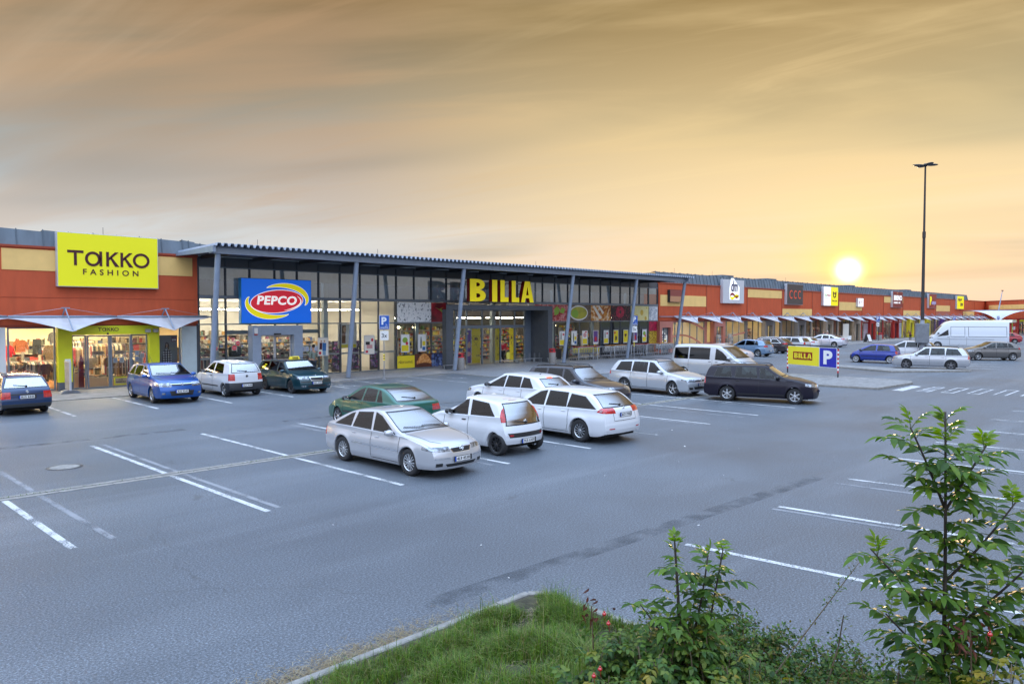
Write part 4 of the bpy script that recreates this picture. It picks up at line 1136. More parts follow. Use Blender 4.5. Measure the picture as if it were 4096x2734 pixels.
for x in (10.43, 12.62):
 t = thing('door_banner', 'tall dark red flag banner at the %s of the clothes shop doors' % ('left' if x < 11 else 'right'), 'banner', (x, G + .3, .03), 0, 'red flag banners by the doors')
 MB().poly([(0, 0), (.24, 0), (.22, 1.3), (.12, 1.75), (.02, 1.2)], (x, G + .3, .05), XV, ZV, YV, .02).build('cloth', mat('banner_red', (.12, .006, .02), .6), t)
 MB().tube([(x, G + .31, .03), (x, G + .31, 1.3)], .012, 5).build('pole', M_steel, t)
ps = thing('window_poster', 'grey poster of a woman in a checked coat in the shop window', 'poster', (14.6, G + .15, .5))
MB().box(14.06, 14.98, G + .1, G + .12, .55, 2.52).build('sheet', mat('poster_grey', (.16, .17, .19), .5, var=.1), ps)
mk = mat('coat_check', (.6, .6, .62), .6)
T_ = NT(mk.node_tree); b_ = mk.node_tree.nodes['Principled BSDF']; tcn = T_.n('ShaderNodeTexCoord'); mp_ = T_.n('ShaderNodeMapping'); T_.l(tcn.outputs['Object'], mp_.inputs[0]); mp_.inputs['Rotation'].default_value = (R(90), 0, 0)
br_ = T_.n('ShaderNodeTexBrick', i_Scale=1.0, offset=0.0); T_.l(mp_.outputs[0], br_.inputs[0]); br_.inputs['Color1'].default_value = (.6, .6, .62, 1); br_.inputs['Color2'].default_value = (.5, .5, .55, 1); br_.inputs['Mortar'].default_value = (.03, .02, .03, 1); br_.inputs['Brick Width'].default_value = .12; br_.inputs['Row Height'].default_value = .12; br_.inputs['Mortar Size'].default_value = .028
T_.l(br_.outputs[0], b_.inputs['Base Color'])
MB().poly([(-.20, .0), (.02, -.02), (.03, .35), (.10, .35), (.12, .02), (.20, .1), (.24, .75), (.16, .98), (.05, 1.04), (-.08, 1.04), (-.18, .95), (-.26, .5)], (14.46, G + .098, .75), XV, ZV, NF, .004).build('coat', mk, ps)
MB().poly([(.06 * math.cos(a), .085 * math.sin(a)) for a in [k * PI / 8 for k in range(16)]], (14.45, G + .093, 1.98), XV, ZV, NF, .004).build('face', mat('poster_skin', (.42, .24, .17), .6), ps)
MB().poly([(-.11, -.25), (-.02, -.05), (-.05, .06), (0, .1), (.05, .06), (.03, -.1), (.10, -.3), (.12, .0), (.08, .13), (0, .17), (-.08, .12)], (14.45, G + .089, 2.0), XV, ZV, NF, .004).build('hair', mat('poster_hair', (.05, .025, .015), .6), ps)
MB().poly([(0, 0), (.28, 0), (.28, .26), (0, .26)], (14.68, G + .096, 2.18), XV, ZV, NF, .004).build('price_field', mat('poster_maroon', (.10, .012, .03), .5), ps)
mb = MB(); text(mb, '599', (14.71, G + .091, 2.22), XV, ZV, NF, w=.22, h=.10, depth=.002, bold=.03); mb.build('price', M_white, ps)
mb = MB(); mb.box(14.76, 14.98, G + .092, G + .096, .56, .68); mb.build('logo_field', M_signyel, ps)
mb = MB(); takko(mb, 14.79, .60, .16, .035, G + .091, .002); mb.build('logo', M_maroon, ps)
# == B: glazed hall
bB = thing('glazed_hall', 'long glazed retail hall with corrugated canopy roof and grey mullions', 'shop building', (37, G, 0))
MUL = [16.06, 17.53, 18.91, 20.40, 21.80, 23.21, 24.68, 26.12, 27.49, 28.90, 30.35, 31.81, 33.16, 34.6, 36.0, 37.4, 38.8, 40.2, 41.6, 43.05, 44.5, 46.10, 47.61, 49.0, 50.43, 51.85, 53.27, 54.73, 56.17, 57.60, 59.09]
M_void = mat('attic_dark', (.20, .21, .22), .8)
M_blind = mat('roller_blind', (.82, .85, .86), .8, var=.08, vscale=3)
M_panel = mat('spandrel_grey', (.075, .078, .09), .35)
PORT0, PORT1 = 31.55, 42.12
for x in MUL: MB().box(x - .045, x + .045, G - .06, G + .06, 4.62 if 33.3 < x < 41.7 else .05, 6.55).build('mullion', M_frdark, bB)
mb = MB()
for z0, z1, d in ((4.44, 4.60, .10), (6.10, 6.16, .07)): mb.box(16.0, 59.12, G - .06 - d + .06, G - .062, z0, z1)
for a_, c_ in ((16.0, 33.15), (42.1, 59.12)): mb.box(a_, c_, G - .105, G - .062, 3.03, 3.10); mb.box(a_, c_, G - .14, G - .062, .0, .07)
mb.build('transoms', M_frame, bB)
mb = MB(); mb.box(16.0, 59.12, G - .098, G - .094, 4.515, 4.53)
for x in MUL: mb.box(x - .012, x + .012, G - .099, G - .095, 4.46, 4.59)
mb.build('transom_joint', M_gap, bB)
MB().box(16.06, 59.1, G - .02, G + .02, 6.16, 6.66).build('spandrel', M_panel, bB)
FILM = {}   # what fills each bay below the 4.45 m rail
for a_, c_ in zip(MUL[:-1], MUL[1:]):
 w_up = MB(); w_up.add([(a_ + .045, G, 4.62), (c_ - .045, G, 4.62), (c_ - .045, G, 6.1), (a_ + .045, G, 6.1)], [(0, 1, 2, 3)]); w_up.build('upper_pane', M_upane, bB)
 MB().box(a_ + .06, c_ - .06, G + .08, G + .10, 5.48 if a_ < 43 else 5.55, 6.12).build('roller_blind', M_blind, bB)
 if 33.1 < (a_ + c_) / 2 < 42.1: continue
 mid = (a_ + c_) / 2
 if a_ < 28.8:
  w_ = MB(); w_.add([(a_ + .045, G, 3.10), (c_ - .045, G, 3.10), (c_ - .045, G, 4.44), (a_ + .045, G, 4.44)], [(0, 1, 2, 3)]); w_.build('middle_pane', M_pane, bB)
 if not (18.8 < mid < 21.9): 
  w_ = MB(); w_.add([(a_ + .045, G, .07), (c_ - .045, G, .07), (c_ - .045, G, 3.03), (a_ + .045, G, 3.03)], [(0, 1, 2, 3)]); w_.build('lower_pane', M_pane, bB)
MB().box(16.0, 59.1, G + 1.5, G + 1.6, 4.6, 6.6).build('attic_wall', M_void, bB)
MB().box(16.0, 59.1, G + .1, G + 1.5, 4.50, 4.58).build('attic_floor', M_void, bB)
mb = MB()
for x in (24.0, 17.2, 31.0, 45.0, 50.0, 55.0, 38.2): mb.box(x - .14, x + .14, G + .5, G + .78, .03, 6.5)
mb.build('inner_columns', mat('inner_column', (.42, .48, .50), .6), bB)
rB = thing_part('discount_room', bB); shop_room(rB, 16.1, 28.78, 4.45, 9.5, M_roomwhite, M_tilefl, M_tubec, 5, 1.3, .10, 2.3, drop=.55)
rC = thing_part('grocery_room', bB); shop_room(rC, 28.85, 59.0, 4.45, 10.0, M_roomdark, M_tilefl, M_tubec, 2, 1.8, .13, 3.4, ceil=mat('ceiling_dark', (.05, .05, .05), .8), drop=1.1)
M_port = mat('portal_bluegrey', (.30, .365, .47), .55, var=.05, vscale=4)
mb = MB(); yf = G - .55
mb.box(18.80, 19.30, yf, G + .05, 0, 2.98); mb.box(21.30, 21.85, yf, G + .05, 0, 2.98); mb.box(19.30, 21.30, yf, G + .05, 2.44, 2.98); mb.build('entrance_portal', M_port, bB, bevel=.01)
for x0, x1 in ((19.32, 20.28), (20.30, 21.28)): glazing(bB, 'sliding_door', x0, x1, .03, 2.42, G - .12, .045, M_side)
MB().box(20.05, 20.45, yf - .08, yf, 2.46, 2.54).build('door_sensor', M_black, bB)
mb = MB(); mb.box(18.86, 19.06, yf - .1, yf, 2.52, 2.84); mb.build('alarm_box', M_white, bB, bevel=.03)
MB().box(18.88, 19.04, yf - .095, yf - .005, 2.46, 2.525).build('alarm_lamp', mat('alarm_red', (.5, .02, .02), .3), bB)
mb = MB()
for a_, c_ in ((16.1, 18.78), (21.9, 23.2), (23.3, 28.8)): mb.box(a_, c_, G + .03, G + .05, 1.16, 1.27)
mb.build('glass_band', mat('frosted_band', (.5, .5, .5), .5), bB)
mb = MB()
for a_, c_ in ((17.55, 18.78), (21.88, 23.18)): mb.box(a_, c_, G + .03, G + .08, 2.50, 2.72)
mb.build('door_header', M_frame, bB)
M_blue = mat('sign_blue', (0.0, 0.10, 0.55), .3, emit=(0.0, 0.13, 0.75), estr=.5)
M_signred = mat('sign_red', (.62, .012, .035), .3, emit=(.62, .012, .035), estr=.45)
M_signwhite = mat('sign_white', (.8, .8, .8), .35, emit=(1, 1, 1), estr=.55)
M_brighty = mat('sign_bright_yellow', (.90, .78, .0), .3, emit=(.9, .78, 0), estr=.35)
sg = sign_box('shop_sign', 'blue sign with a red oval and yellow swooshes above the discount entrance', 18.20, 22.48, 3.10, 5.60, G - .14, .30, M_blue, mat('sign_side_blue', (.02, .25, .5), .4))
cx_, cz_, yy = 20.38, 4.33, G - .448
def ell_pts(rx, rz, a0=0, a1=360, n=40, rot=0):
 o_ = []
 for k in range(n + (0 if a1 - a0 == 360 else 1)):
  a = R(a0 + (a1 - a0) * k / n); x, z = rx * math.cos(a), rz * math.sin(a); o_.append((x * math.cos(R(rot)) - z * math.sin(R(rot)), x * math.sin(R(rot)) + z * math.cos(R(rot))))
 return o_
MB().poly(ell_pts(1.62, .66, rot=5), (cx_ - .05, yy, cz_), XV, ZV, NF, .012).build('oval_rim', M_signwhite, sg)
MB().poly(ell_pts(1.585, .625, rot=5), (cx_ - .05, yy - .013, cz_), XV, ZV, NF, .01).build('oval', M_signred, sg)
def swoosh(mb, sgn, g_=0, dep=.012, y_=0):
 n = 26; out = []; inn = []
 for k in range(n + 1):
  f = k / n; a = R(112 - 128 * f) if sgn > 0 else R(292 - 128 * f)
  th = .30 * math.sin(PI * f) ** .8 + g_
  rx, rz = 1.76, .80
  x, z = rx * math.cos(a), rz * math.sin(a); nx, nz = math.cos(a) / rx, math.sin(a) / rz; l_ = math.hypot(nx, nz); nx, nz = nx / l_, nz / l_
  inn.append((x - nx * g_, z - nz * g_)); out.append((x + nx * th, z + nz * th * .95))
 for k in range(n): mb.poly([inn[k], inn[k + 1], out[k + 1], out[k]], (cx_ - .02, yy + y_, cz_ + .02), XV, ZV, NF, dep)
for s_ in (1, -1):
 mb = MB(); swoosh(mb, s_, .02, .008); mb.build('swoosh_edge', M_signwhite, sg)
 mb = MB(); swoosh(mb, s_, 0, .008, -.009); mb.build('swoosh', M_brighty, sg)
mb = MB(); text(mb, 'PEPCO', (19.10, yy - .025, 4.14), XV, ZV, NF, w=2.42, h=.50, depth=.012, bold=.03, shear=.12, space=1.06)
for k in range(14):
 f0, f1 = k / 14, (k + 1) / 14
 def pt(f, r_): a = R(35 - 110 * f); return ((1.46 - r_) * math.cos(a), (.54 - r_) * math.sin(a))
 w0, w1 = .07 * math.sin(PI * f0) + .01, .07 * math.sin(PI * f1) + .01
 mb.poly([pt(f0, 0), pt(f1, 0), pt(f1, w1), pt(f0, w0)], (cx_ - .02, yy - .025, cz_ + .02), XV, ZV, NF, .01)
mb.build('lettering', M_signwhite, sg)
k = 0
for y, h_ in ((G + 1.6, 1.45), (G + 3.4, 1.7), (G + 5.4, 1.9), (G + 8.9, 2.3)):
 for x0 in (16.3, 18.4, 20.5, 22.7, 24.9):
  if y < G + 2 and x0 > 22: continue
  shelf_unit(x0, x0 + 1.95, y, h_, 5 if h_ > 1.5 else 4, 'goods_mixed', 'shelf of household goods in the discount shop, %s from the glass, %s from the left' % (ORD[[G + 1.6, G + 3.4, G + 5.4, G + 8.9].index(y)], ORD[int((x0 - 16) / 2.1)]), 'discount shop shelves', seed=40 + k); k += 1
for k, (x0, x1, y, z) in enumerate([(16.3, 17.4, G + .8, 1.35), (19.2, 21.2, G + 1.2, 1.4), (22.0, 23.0, G + .9, 1.3)]):
 clothes_rail(x0, x1, y, z, 'goods_clothes', 'rail of clothes behind the discount shop glass, %s from the left' % ORD[k], 'discount shop rails', 60 + k, .8)
t = thing('suitcase', 'black fabric suitcase standing in the discount shop window', 'suitcase', (18.2, G + .6, 1.2))
MB().box(17.95, 18.62, G + .45, G + .7, 1.28, 1.82).build('shell', mat('suitcase_black', (.02, .025, .028), .7), t, bevel=.07); MB().tube([(18.2, G + .57, 1.82), (18.2, G + .57, 1.88), (18.38, G + .57, 1.88), (18.38, G + .57, 1.82)], .015, 5).build('handle', M_black, t)
MB().box(18.32, 18.36, G + .44, G + .448, 1.52, 1.66).build('tag', M_white, t); MB().box(17.8, 18.7, G + .42, G + .75, .03, 1.27).build('stand', M_black, t)
for k, x in enumerate((24.95, 26.3, 27.75)):
 t = thing('display_stand', 'tall stand of purple packaged toys behind the glass, %s of three' % ORD[k], 'display stand', (x, G + .8, .03), 0, 'purple toy stands'); r_ = random.Random(k)
 MB().box(x - .30, x + .30, G + .9, G + .95, .05, 1.95).build('back_panel', M_roomdark, t)
 mb = MB()
 for j in range(70):
  xx, zz = x - .28 + r_.random() * .5, .15 + r_.random() * 1.7; mb.box(xx, xx + .09, G + .78 - r_.random() * .1, G + .88, zz, zz + .12)
 mb.build('packs', M_goods.get('pp') or goodsmat('pp', [(.22, .12, .3), (.35, .25, .42), (.08, .06, .1), (.5, .45, .5), (.4, .1, .3), (.14, .1, .2)]), t, kind='stuff')
def framed(name, label, x, z, w_, h_, y, parts, mf=M_side, cat='poster', group=None, back=M_white):
 t = thing(name, label, cat, (x, y, z), 0, group)
 mb = MB(); f = .03; mb.box(x - w_ / 2, x - w_ / 2 + f, y - .03, y, z, z + h_); mb.box(x + w_ / 2 - f, x + w_ / 2, y - .03, y, z, z + h_); mb.box(x - w_ / 2 + f, x + w_ / 2 - f, y - .03, y, z, z + f); mb.box(x - w_ / 2 + f, x + w_ / 2 - f, y - .03, y, z + h_ - f, z + h_)
 mb.build('frame', mf, t); MB().box(x - w_ / 2 + f, x + w_ / 2 - f, y - .012, y - .002, z + f, z + h_ - f).build('sheet', back, t)
 for i, (nm, m_, pts) in enumerate(parts): MB().poly([(p[0] * w_ / 2, p[1] * h_) for p in pts], (x, y - .0125 - .002 * i, z), XV, ZV, NF, .002).build(nm, m_, t)
 return t
M_blu = mat('print_blue', (.03, .14, .38), .6); M_skin = mat('print_skin', (.5, .3, .2), .6); M_pr = mat('print_red', (.55, .02, .04), .6); M_py = mat('print_yellow', (.78, .62, .02), .5); M_pl = mat('print_purple', (.13, .06, .25), .6); M_pg = mat('print_green', (.25, .42, .05), .6); M_pbr = mat('print_brown', (.16, .07, .03), .6); M_ppk = mat('print_pink', (.6, .3, .3), .6)
circ = lambda cx, cz, rx, rz, n=14: [(cx + rx * math.cos(2 * PI * k / n), cz + rz * math.sin(2 * PI * k / n)) for k in range(n)]
framed('lit_poster', 'white framed poster of two women in red and blue tops', 23.45, 1.12, .72, 1.10, G - .06, [('top', M_maroon, [(-.7, .35), (-.2, .35), (-.15, .72), (-.65, .72)]), ('top', M_blu, [(-.15, .28), (.55, .28), (.6, .70), (-.1, .72)]), ('jeans', mat('print_denim', (.2, .35, .5), .6), [(-.1, .05), (.5, .03), (.5, .28), (-.1, .28)]), ('face', M_skin, circ(-.35, .8, .16, .06)), ('face', M_skin, circ(.25, .8, .16, .06)), ('disc', M_pr, circ(-.6, .16, .24, .09))], back=M_roomwhite)
framed('lit_poster', 'white framed poster of pink cushions with a price of 60', 26.75, 1.10, .78, 1.20, G - .06, [('cushion', M_ppk, [(-.5, .3), (.6, .3), (.6, .5), (-.5, .5)]), ('cushion', M_black, [(-.7, .5), (.1, .5), (.1, .66), (-.7, .66)]), ('disc', M_pr, circ(.55, .75, .22, .09)), ('price', M_pr, [(-.7, .08), (-.25, .08), (-.25, .2), (-.7, .2)])], back=M_roomwhite)
t = framed('hanging_picture', 'large picture of a mother and daughter with yellow foot strip behind the glass', 25.5, 1.50, 1.35, 1.50, G + .5, [('strip', M_py, [(-1, .0), (1, .0), (1, .16), (-1, .16)]), ('hair', M_pbr, [(-.6, .2), (-.2, .2), (-.15, .95), (-.55, .95)]), ('hair', M_pbr, [(.1, .2), (.65, .2), (.6, .55), (.2, .6)]), ('face', M_skin, circ(-.28, .78, .16, .12)), ('face', M_skin, circ(.38, .42, .16, .10))], back=M_roomwhite)
for k, (x, z, s_) in enumerate([(18.3, 2.0, .14), (18.1, 1.75, .15), (17.05, 1.75, .13)]):
 t = thing('price_card', 'round red and white offer card in the discount window, %s from the right' % ORD[k], 'card', (x, G + .3, z), 0, 'offer cards')
 MB().box(x - s_, x + s_, G + .22, G + .23, z - s_, z + s_).build('card', M_roomwhite, t); MB().poly(circ(0, 0, s_ * .85, s_ * .85, 20), (x, G + .219, z), XV, ZV, NF, .003).build('disc', M_signred, t)
 mb = MB(); text(mb, 'HIT!', (x, G + .215, z - s_ * .25), XV, ZV, NF, w=s_ * 1.2, h=s_ * .5, depth=.002, bold=.05, center=True); mb.build('lettering', M_white, t)
t = thing('price_card', 'white price card reading 250 near the floor of the discount window', 'card', (18.0, G + .05, .9)); MB().box(17.78, 18.10, G + .06, G + .07, .72, .98).build('card', M_white, t)
mb = MB(); text(mb, '250', (17.81, G + .058, .80), XV, ZV, NF, w=.25, h=.10, depth=.002, bold=.03); mb.build('lettering', M_pl, t)
for k, x in enumerate((22.05, 22.3, 22.62, 22.9)):
 t = thing('notice', '%s paper notice from the left beside the discount entrance' % ORD[[22.05, 22.3, 22.62, 22.9].index(x)], 'notice', (x, G, 1.5), 0, 'paper notices beside the discount entrance'); MB().box(x, x + .22, G - .03, G - .02, 1.42, 1.72).build('paper', mat('notice_paper2', (.6, .66, .7), .5), t)
 mb = MB()
 for j in range(5): mb.box(x + .03, x + .19, G - .034, G - .031, 1.46 + j * .045, 1.475 + j * .045)
 mb.build('print', M_plateblue, t)
cnp = thing('canopy_roof', 'slanting corrugated canopy on six leaning blue-grey columns', 'canopy', (37, 36, 0))
CX0, CX1 = 14.95, 57.6
M_corr = mat('corrugated_steel', (.36, .42, .52), .4, .3, var=.12, vscale=2)
mb = MB(); step = .32; x = CX0; yf_, yb_ = 34.55, G + .3; zf_, zb2 = 6.86, 6.75; hh = .13
pr = []
while x < CX1:
 pr += [(x, 0), (x + step * .30, 0), (x + step * .42, hh), (x + step * .88, hh)]; x += step
vs = [(a, yf_, zf_ + z) for a, z in pr] + [(a, yb_, zb2 + z) for a, z in pr]; n = len(pr)
mb.add(vs, [(i, i + 1, n + i + 1, n + i) for i in range(n - 1)])
b0 = MB(); b0.add([(v[0], v[1] , v[2] - .03) for v in vs], [(i, i + 1, n + i + 1, n + i) for i in range(n - 1)])
mb.add([(a, yf_, zf_ + z) for a, z in pr] + [(a, yf_, zf_ + z - .03) for a, z in pr], [(i, i + 1, n + i + 1, n + i) for i in range(n - 1)])
mb.build('roof_sheet', M_corr, cnp)
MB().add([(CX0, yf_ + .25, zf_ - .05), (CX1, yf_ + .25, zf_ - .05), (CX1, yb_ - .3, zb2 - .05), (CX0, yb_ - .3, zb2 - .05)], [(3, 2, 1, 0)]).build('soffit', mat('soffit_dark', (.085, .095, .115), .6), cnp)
mb = MB()
mb.box(CX0 - .05, CX1 - .5, 34.95, 35.05, 6.52, 6.83)
mb.box(CX0 - .05, CX1 - .5, 34.85, 35.15, 6.50, 6.53); mb.box(CX0 - .05, CX1 - .5, 34.85, 35.15, 6.81, 6.835)
mb.build('front_beam', M_bluegrey, cnp)
mb = MB()
for x in (CX0, CX1 - .55): mb.add([(x - .08, yf_ + .1, zf_ - .32), (x + .08, yf_ + .1, zf_ - .32), (x + .08, yf_ + .1, zf_ - .02), (x - .08, yf_ + .1, zf_ - .02), (x - .08, yb_, zb2 - .14), (x + .08, yb_, zb2 - .14), (x + .08, yb_, zb2 - .02), (x - .08, yb_, zb2 - .02)], [(0, 1, 2, 3), (4, 7, 6, 5), (0, 4, 5, 1), (1, 5, 6, 2), (2, 6, 7, 3), (3, 7, 4, 0)])
mb.build('edge_beam', M_bluegrey, cnp)
mb = MB()
x = CX0 + 1.3
while x < CX1 - 1: mb.box(x - .05, x + .05, 35.16, G - .1, 6.52, 6.72); x += 2.85
mb.build('rafters', M_dark, cnp)
for x in (15.30, 23.10, 31.05, 41.75, 49.75, 57.0):
 mb = MB(); mb.tube([(x, 35.98, 0.02), (x, 35.05, 6.52)], .135, 20); c_ = mb.build('column', M_bluegrey, cnp, smooth=True, auto=40)
 mb = MB(); mb.lathe([(.0, .035), (.2, .035), (.2, .02)], (x, 35.98, 0), 'z', 16); mb.build('base_plate', M_dark, c_)
roof_sheets(bB, 16.0, 59.1, 6.78, 7.42, 1.43, G + 1.1, G + 1.3, 2)
M_gport = mat('portal_anthracite', (.075, .085, .10), .65, var=.08, vscale=3)
mb = MB(); y0_, y1_ = 37.4, G - .07
mb.box(PORT0, 32.16, y0_, y0_ + .4, 0, 3.95); mb.box(41.62, PORT1, y0_, y1_, 0, 3.95); mb.poly([(PORT0, y0_), (PORT1, y0_), (PORT1, y1_), (33.25, y1_)], (0, 0, 3.95), XV, YV, ZV, .32)
mb.build('grocery_portal', M_gport, bB)
DX = [33.4, 34.02, 35.03, 36.53, 38.40, 39.92, 41.0]
mb = MB()
for x in DX: mb.box(x - .05, x + .05, G - .06, G + .06, .03, 3.93)
mb.box(37.82, 37.87, G - .055, G + .04, 2.84, 3.93)
mb.box(33.4, 41.0, G - .055, G + .055, 2.62, 2.84); mb.box(33.4, 41.0, G - .055, G + .055, 3.88, 3.95)
mb.build('door_frame', M_frame, bB)
MB().box(41.0, 41.6, G - .12, G, 0, 3.94).build('portal_cheek', M_frame, bB); MB().box(33.15, 33.45, G - .12, G, 0, 3.94).build('portal_cheek', M_frame, bB)
for a_, c_ in zip(DX[:-1], DX[1:]):
 m_ = MB(); m_.add([(a_ + .05, G, .03), (c_ - .05, G, .03), (c_ - .05, G, 2.62), (a_ + .05, G, 2.62)], [(0, 1, 2, 3)])
 if a_ != 38.40: m_.build('door_pane', M_pane, bB)
 m_ = MB(); m_.add([(a_ + .05, G, 2.84), (c_ - .05, G, 2.84), (c_ - .05, G, 3.88), (a_ + .05, G, 3.88)], [(0, 1, 2, 3)]); m_.build('fanlight', M_pane, bB)
def banner30(x0, x1, label):
 t = thing('door_banner', label, 'banner', ((x0 + x1) / 2, G + .08, .1), 0, 'yellow anniversary banners'); w_ = x1 - x0; cx = (x0 + x1) / 2; sc_ = w_ / .78
 MB().box(x0, x1, G + .06, G + .08, .12, 2.58).build('sheet', mat('banner_yellow', (.66, .50, .015), .5), t)
 mb = MB(); pts = []
 for k in range(33):
  a = 2 * PI * k / 32; pts.append((cx + .021 * sc_ * 16 * math.sin(a) ** 3, G + .055, 1.83 + .022 * (13 * math.cos(a) - 5 * math.cos(2 * a) - 2 * math.cos(3 * a) - math.cos(4 * a))))
 mb.tube(pts, .010, 4, cap=False); mb.tube([(cx - .22 * sc_, G + .055, 1.38), (cx, G + .055, 1.47), (cx + .22 * sc_, G + .055, 1.40), (cx, G + .055, 1.47), (cx + .14 * sc_, G + .055, 1.22)], .010, 4)
 mb.build('heart', M_maroon, t)
 mb = MB(); text(mb, '30', (cx, G + .058, 1.76), XV, ZV, NF, w=.36 * sc_, h=.20, depth=.004, bold=.05, center=True); mb.build('numerals', M_maroon, t)
 MB().box(cx + .02 * sc_, cx + .33 * sc_, G + .052, G + .058, .58, .70).build('logo_field', M_maroon, t)
 mb = MB(); text(mb, 'BILLA', (cx + .05 * sc_, G + .051, .605), XV, ZV, NF, w=.25 * sc_, h=.07, depth=.003, bold=.05); mb.build('logo', M_py, t)
banner30(35.62, 36.40, 'yellow banner with a maroon heart left of the grocery doors')
banner30(39.45, 39.86, 'narrow yellow heart banner right of the open grocery door'); banner30(37.95, 38.32, 'yellow heart banner behind the middle of the grocery doors')
framed('window_poster', 'purple poster of two smiling faces by the left grocery door', 35.32, .12, .52, 2.4, G + .12, [('faces', M_skin, circ(.3, .55, .5, .1)), ('face', M_skin, circ(-.5, .52, .4, .09)), ('food', M_ppk, circ(0, .28, .8, .07)), ('tag', M_py, [(-.9, .86), (-.1, .86), (-.1, .92), (-.9, .92)])], back=M_pl)
k = 0
for y in (G + 1.5, G + 3.2, G + 5.2, G + 9.2):
 for x0 in (29.2, 31.5, 33.8, 36.1, 38.4, 40.7, 43.0, 45.3, 47.6, 52, 56):
  if y < G + 2 and not (x0 > 42 and x0 < 50): continue
  shelf_unit(x0, x0 + 2.0, y, 1.75 if y < G + 9 else 2.4, 5, 'goods_food', 'shelf of groceries in the supermarket, %s row from the glass, %s from the left' % (ORD[[G + 1.5, G + 3.2, G + 5.2, G + 9.2].index(y)], ORD[[29.2, 31.5, 33.8, 36.1, 38.4, 40.7, 43.0, 45.3, 47.6, 52, 56].index(x0)]), 'grocery shelves', seed=90 + k); k += 1
for k, (x, y) in enumerate([(29.6, G + .7), (30.8, G + .6), (45.3, G + .7), (47.0, G + .8)]):
 t = thing('produce_lamp', 'warm produce lamp hanging behind the grocery glass, %s from the left' % ORD[k], 'lamp', (x, y, 2.9), 0, 'warm produce lamps'); MB().ell((x, y, 2.75), (.10, .10, .07)).build('lamp_bulb', M_tubew, t); MB().tube([(x, y, 2.8), (x, y, 4.4)], .01, 5).build('cable', M_black, t)
t = thing('produce_crates', 'low rack of orange pastries and fruit behind the left grocery glass', 'display', (32, G + .9, .03))
MB().box(31.1, 31.9, G + .5, G + 1.2, .9, 1.0).build('tray', M_roomdark, t); mb = MB(); r_ = random.Random(3)
for j in range(120): mb.ell((31.15 + r_.random() * .7, G + .52 + r_.random() * .6, 1.03 + r_.random() * .1), (.045, .045, .03), 6, 4)
mb.build('fruit', goodsmat('fruit', [(.6, .25, .03), (.62, .4, .05), (.4, .12, .02)]), t, kind='stuff'); MB().box(31.2, 31.8, G + .6, G + .64, 1.40, 1.43).build('lit_strip', M_tubew, t)
def nodepanel(name, fn, rough=.5):
 m = bpy.data.materials.new(name); m.use_nodes = True; T = NT(m.node_tree); b = m.node_tree.nodes['Principled BSDF']
 tcn = T.n('ShaderNodeTexCoord'); T.l(fn(T, tcn.outputs['Object']), b.inputs['Base Color']); b.inputs['Roughness'].default_value = rough; MC[name] = m; return m
def noise(T, O, s, d=5, r_=.6, dist=0): n_ = T.n('ShaderNodeTexNoise', i_Scale=s, i_Detail=float(d), i_Roughness=r_, i_Distortion=dist); T.l(O, n_.inputs[0]); return n_.outputs[0]
def voro(T, O, s, f='F1'): n_ = T.n('ShaderNodeTexVoronoi', i_Scale=s, feature=f); T.l(O, n_.inputs[0]); return n_.outputs['Distance']
m_mould = nodepanel('mould_cheese', lambda T, O: T.ramp(noise(T, O, 5.5, 5, .62, .4), [(.36, (.03, .035, .045)), (.42, (.55, .57, .58)), (.42, (.72, .74, .76)), (.5, (.92, .92, .91))]))
m_tom = nodepanel('tomato_photo', lambda T, O: T.ramp(noise(T, O, 1.3, 2, .4), [(.35, (.10, .0, .008)), (.55, (.38, .006, .02)), (.75, (.55, .06, .06))]))
m_cros = nodepanel('croissant_crust', lambda T, O: T.ramp(noise(T, O, 6, 4, .6), [(.35, (.40, .10, .02)), (.5, (.66, .26, .06)), (.7, (.85, .55, .25))]))
m_blueb = nodepanel('blueberry_skin', lambda T, O: T.ramp(noise(T, O, 14, 3, .6), [(.35, (.008, .012, .05)), (.55, (.04, .07, .2)), (.75, (.2, .28, .45))]))
m_berry = nodepanel('berry_photo', lambda T, O: T.ramp(voro(T, O, 6.5), [(.06, (.55, .30, .35)), (.14, (.28, .01, .035)), (.32, (.09, .004, .02)), (.5, (.012, .003, .008))]))
m_bacon = nodepanel('ham_photo', lambda T, O: T.ramp(noise(T, O, 3.2, 4, .6, 1.5), [(.35, (.20, .006, .012)), (.5, (.48, .05, .05)), (.6, (.62, .35, .33)), (.68, (.45, .03, .04))]))
m_wood = nodepanel('dark_wood_photo', lambda T, O: T.ramp(noise(T, O, 4, 5, .6, 2), [(.35, (.05, .03, .02)), (.6, (.20, .14, .09))]))
m_honey = nodepanel('honey_photo', lambda T, O: T.ramp(noise(T, O, 1.6, 2, .4, 1.8), [(.36, (.30, .06, .008)), (.5, (.62, .26, .03)), (.62, (.75, .62, .45))]))
m_chee = nodepanel('cheese_photo', lambda T, O: T.ramp(noise(T, O, 1.0, 2), [(.3, (.72, .62, .22)), (.7, (.80, .76, .42))]))
m_cream = nodepanel('cream_photo', lambda T, O: T.ramp(noise(T, O, 2.2, 3, .5, 2.5), [(.35, (.28, .32, .40)), (.55, (.62, .63, .66)), (.7, (.78, .78, .78))]))
m_corn = nodepanel('corn_photo', lambda T, O: T.ramp(voro(T, O, 9), [(.1, (.80, .66, .10)), (.35, (.66, .42, .03)), (.55, (.25, .14, .01))]))
m_rasp = nodepanel('raspberry_photo', lambda T, O: T.ramp(noise(T, O, 3.5, 4, .6, .8), [(.35, (.15, .0, .02)), (.6, (.48, .01, .06))]))
YP = G - .062
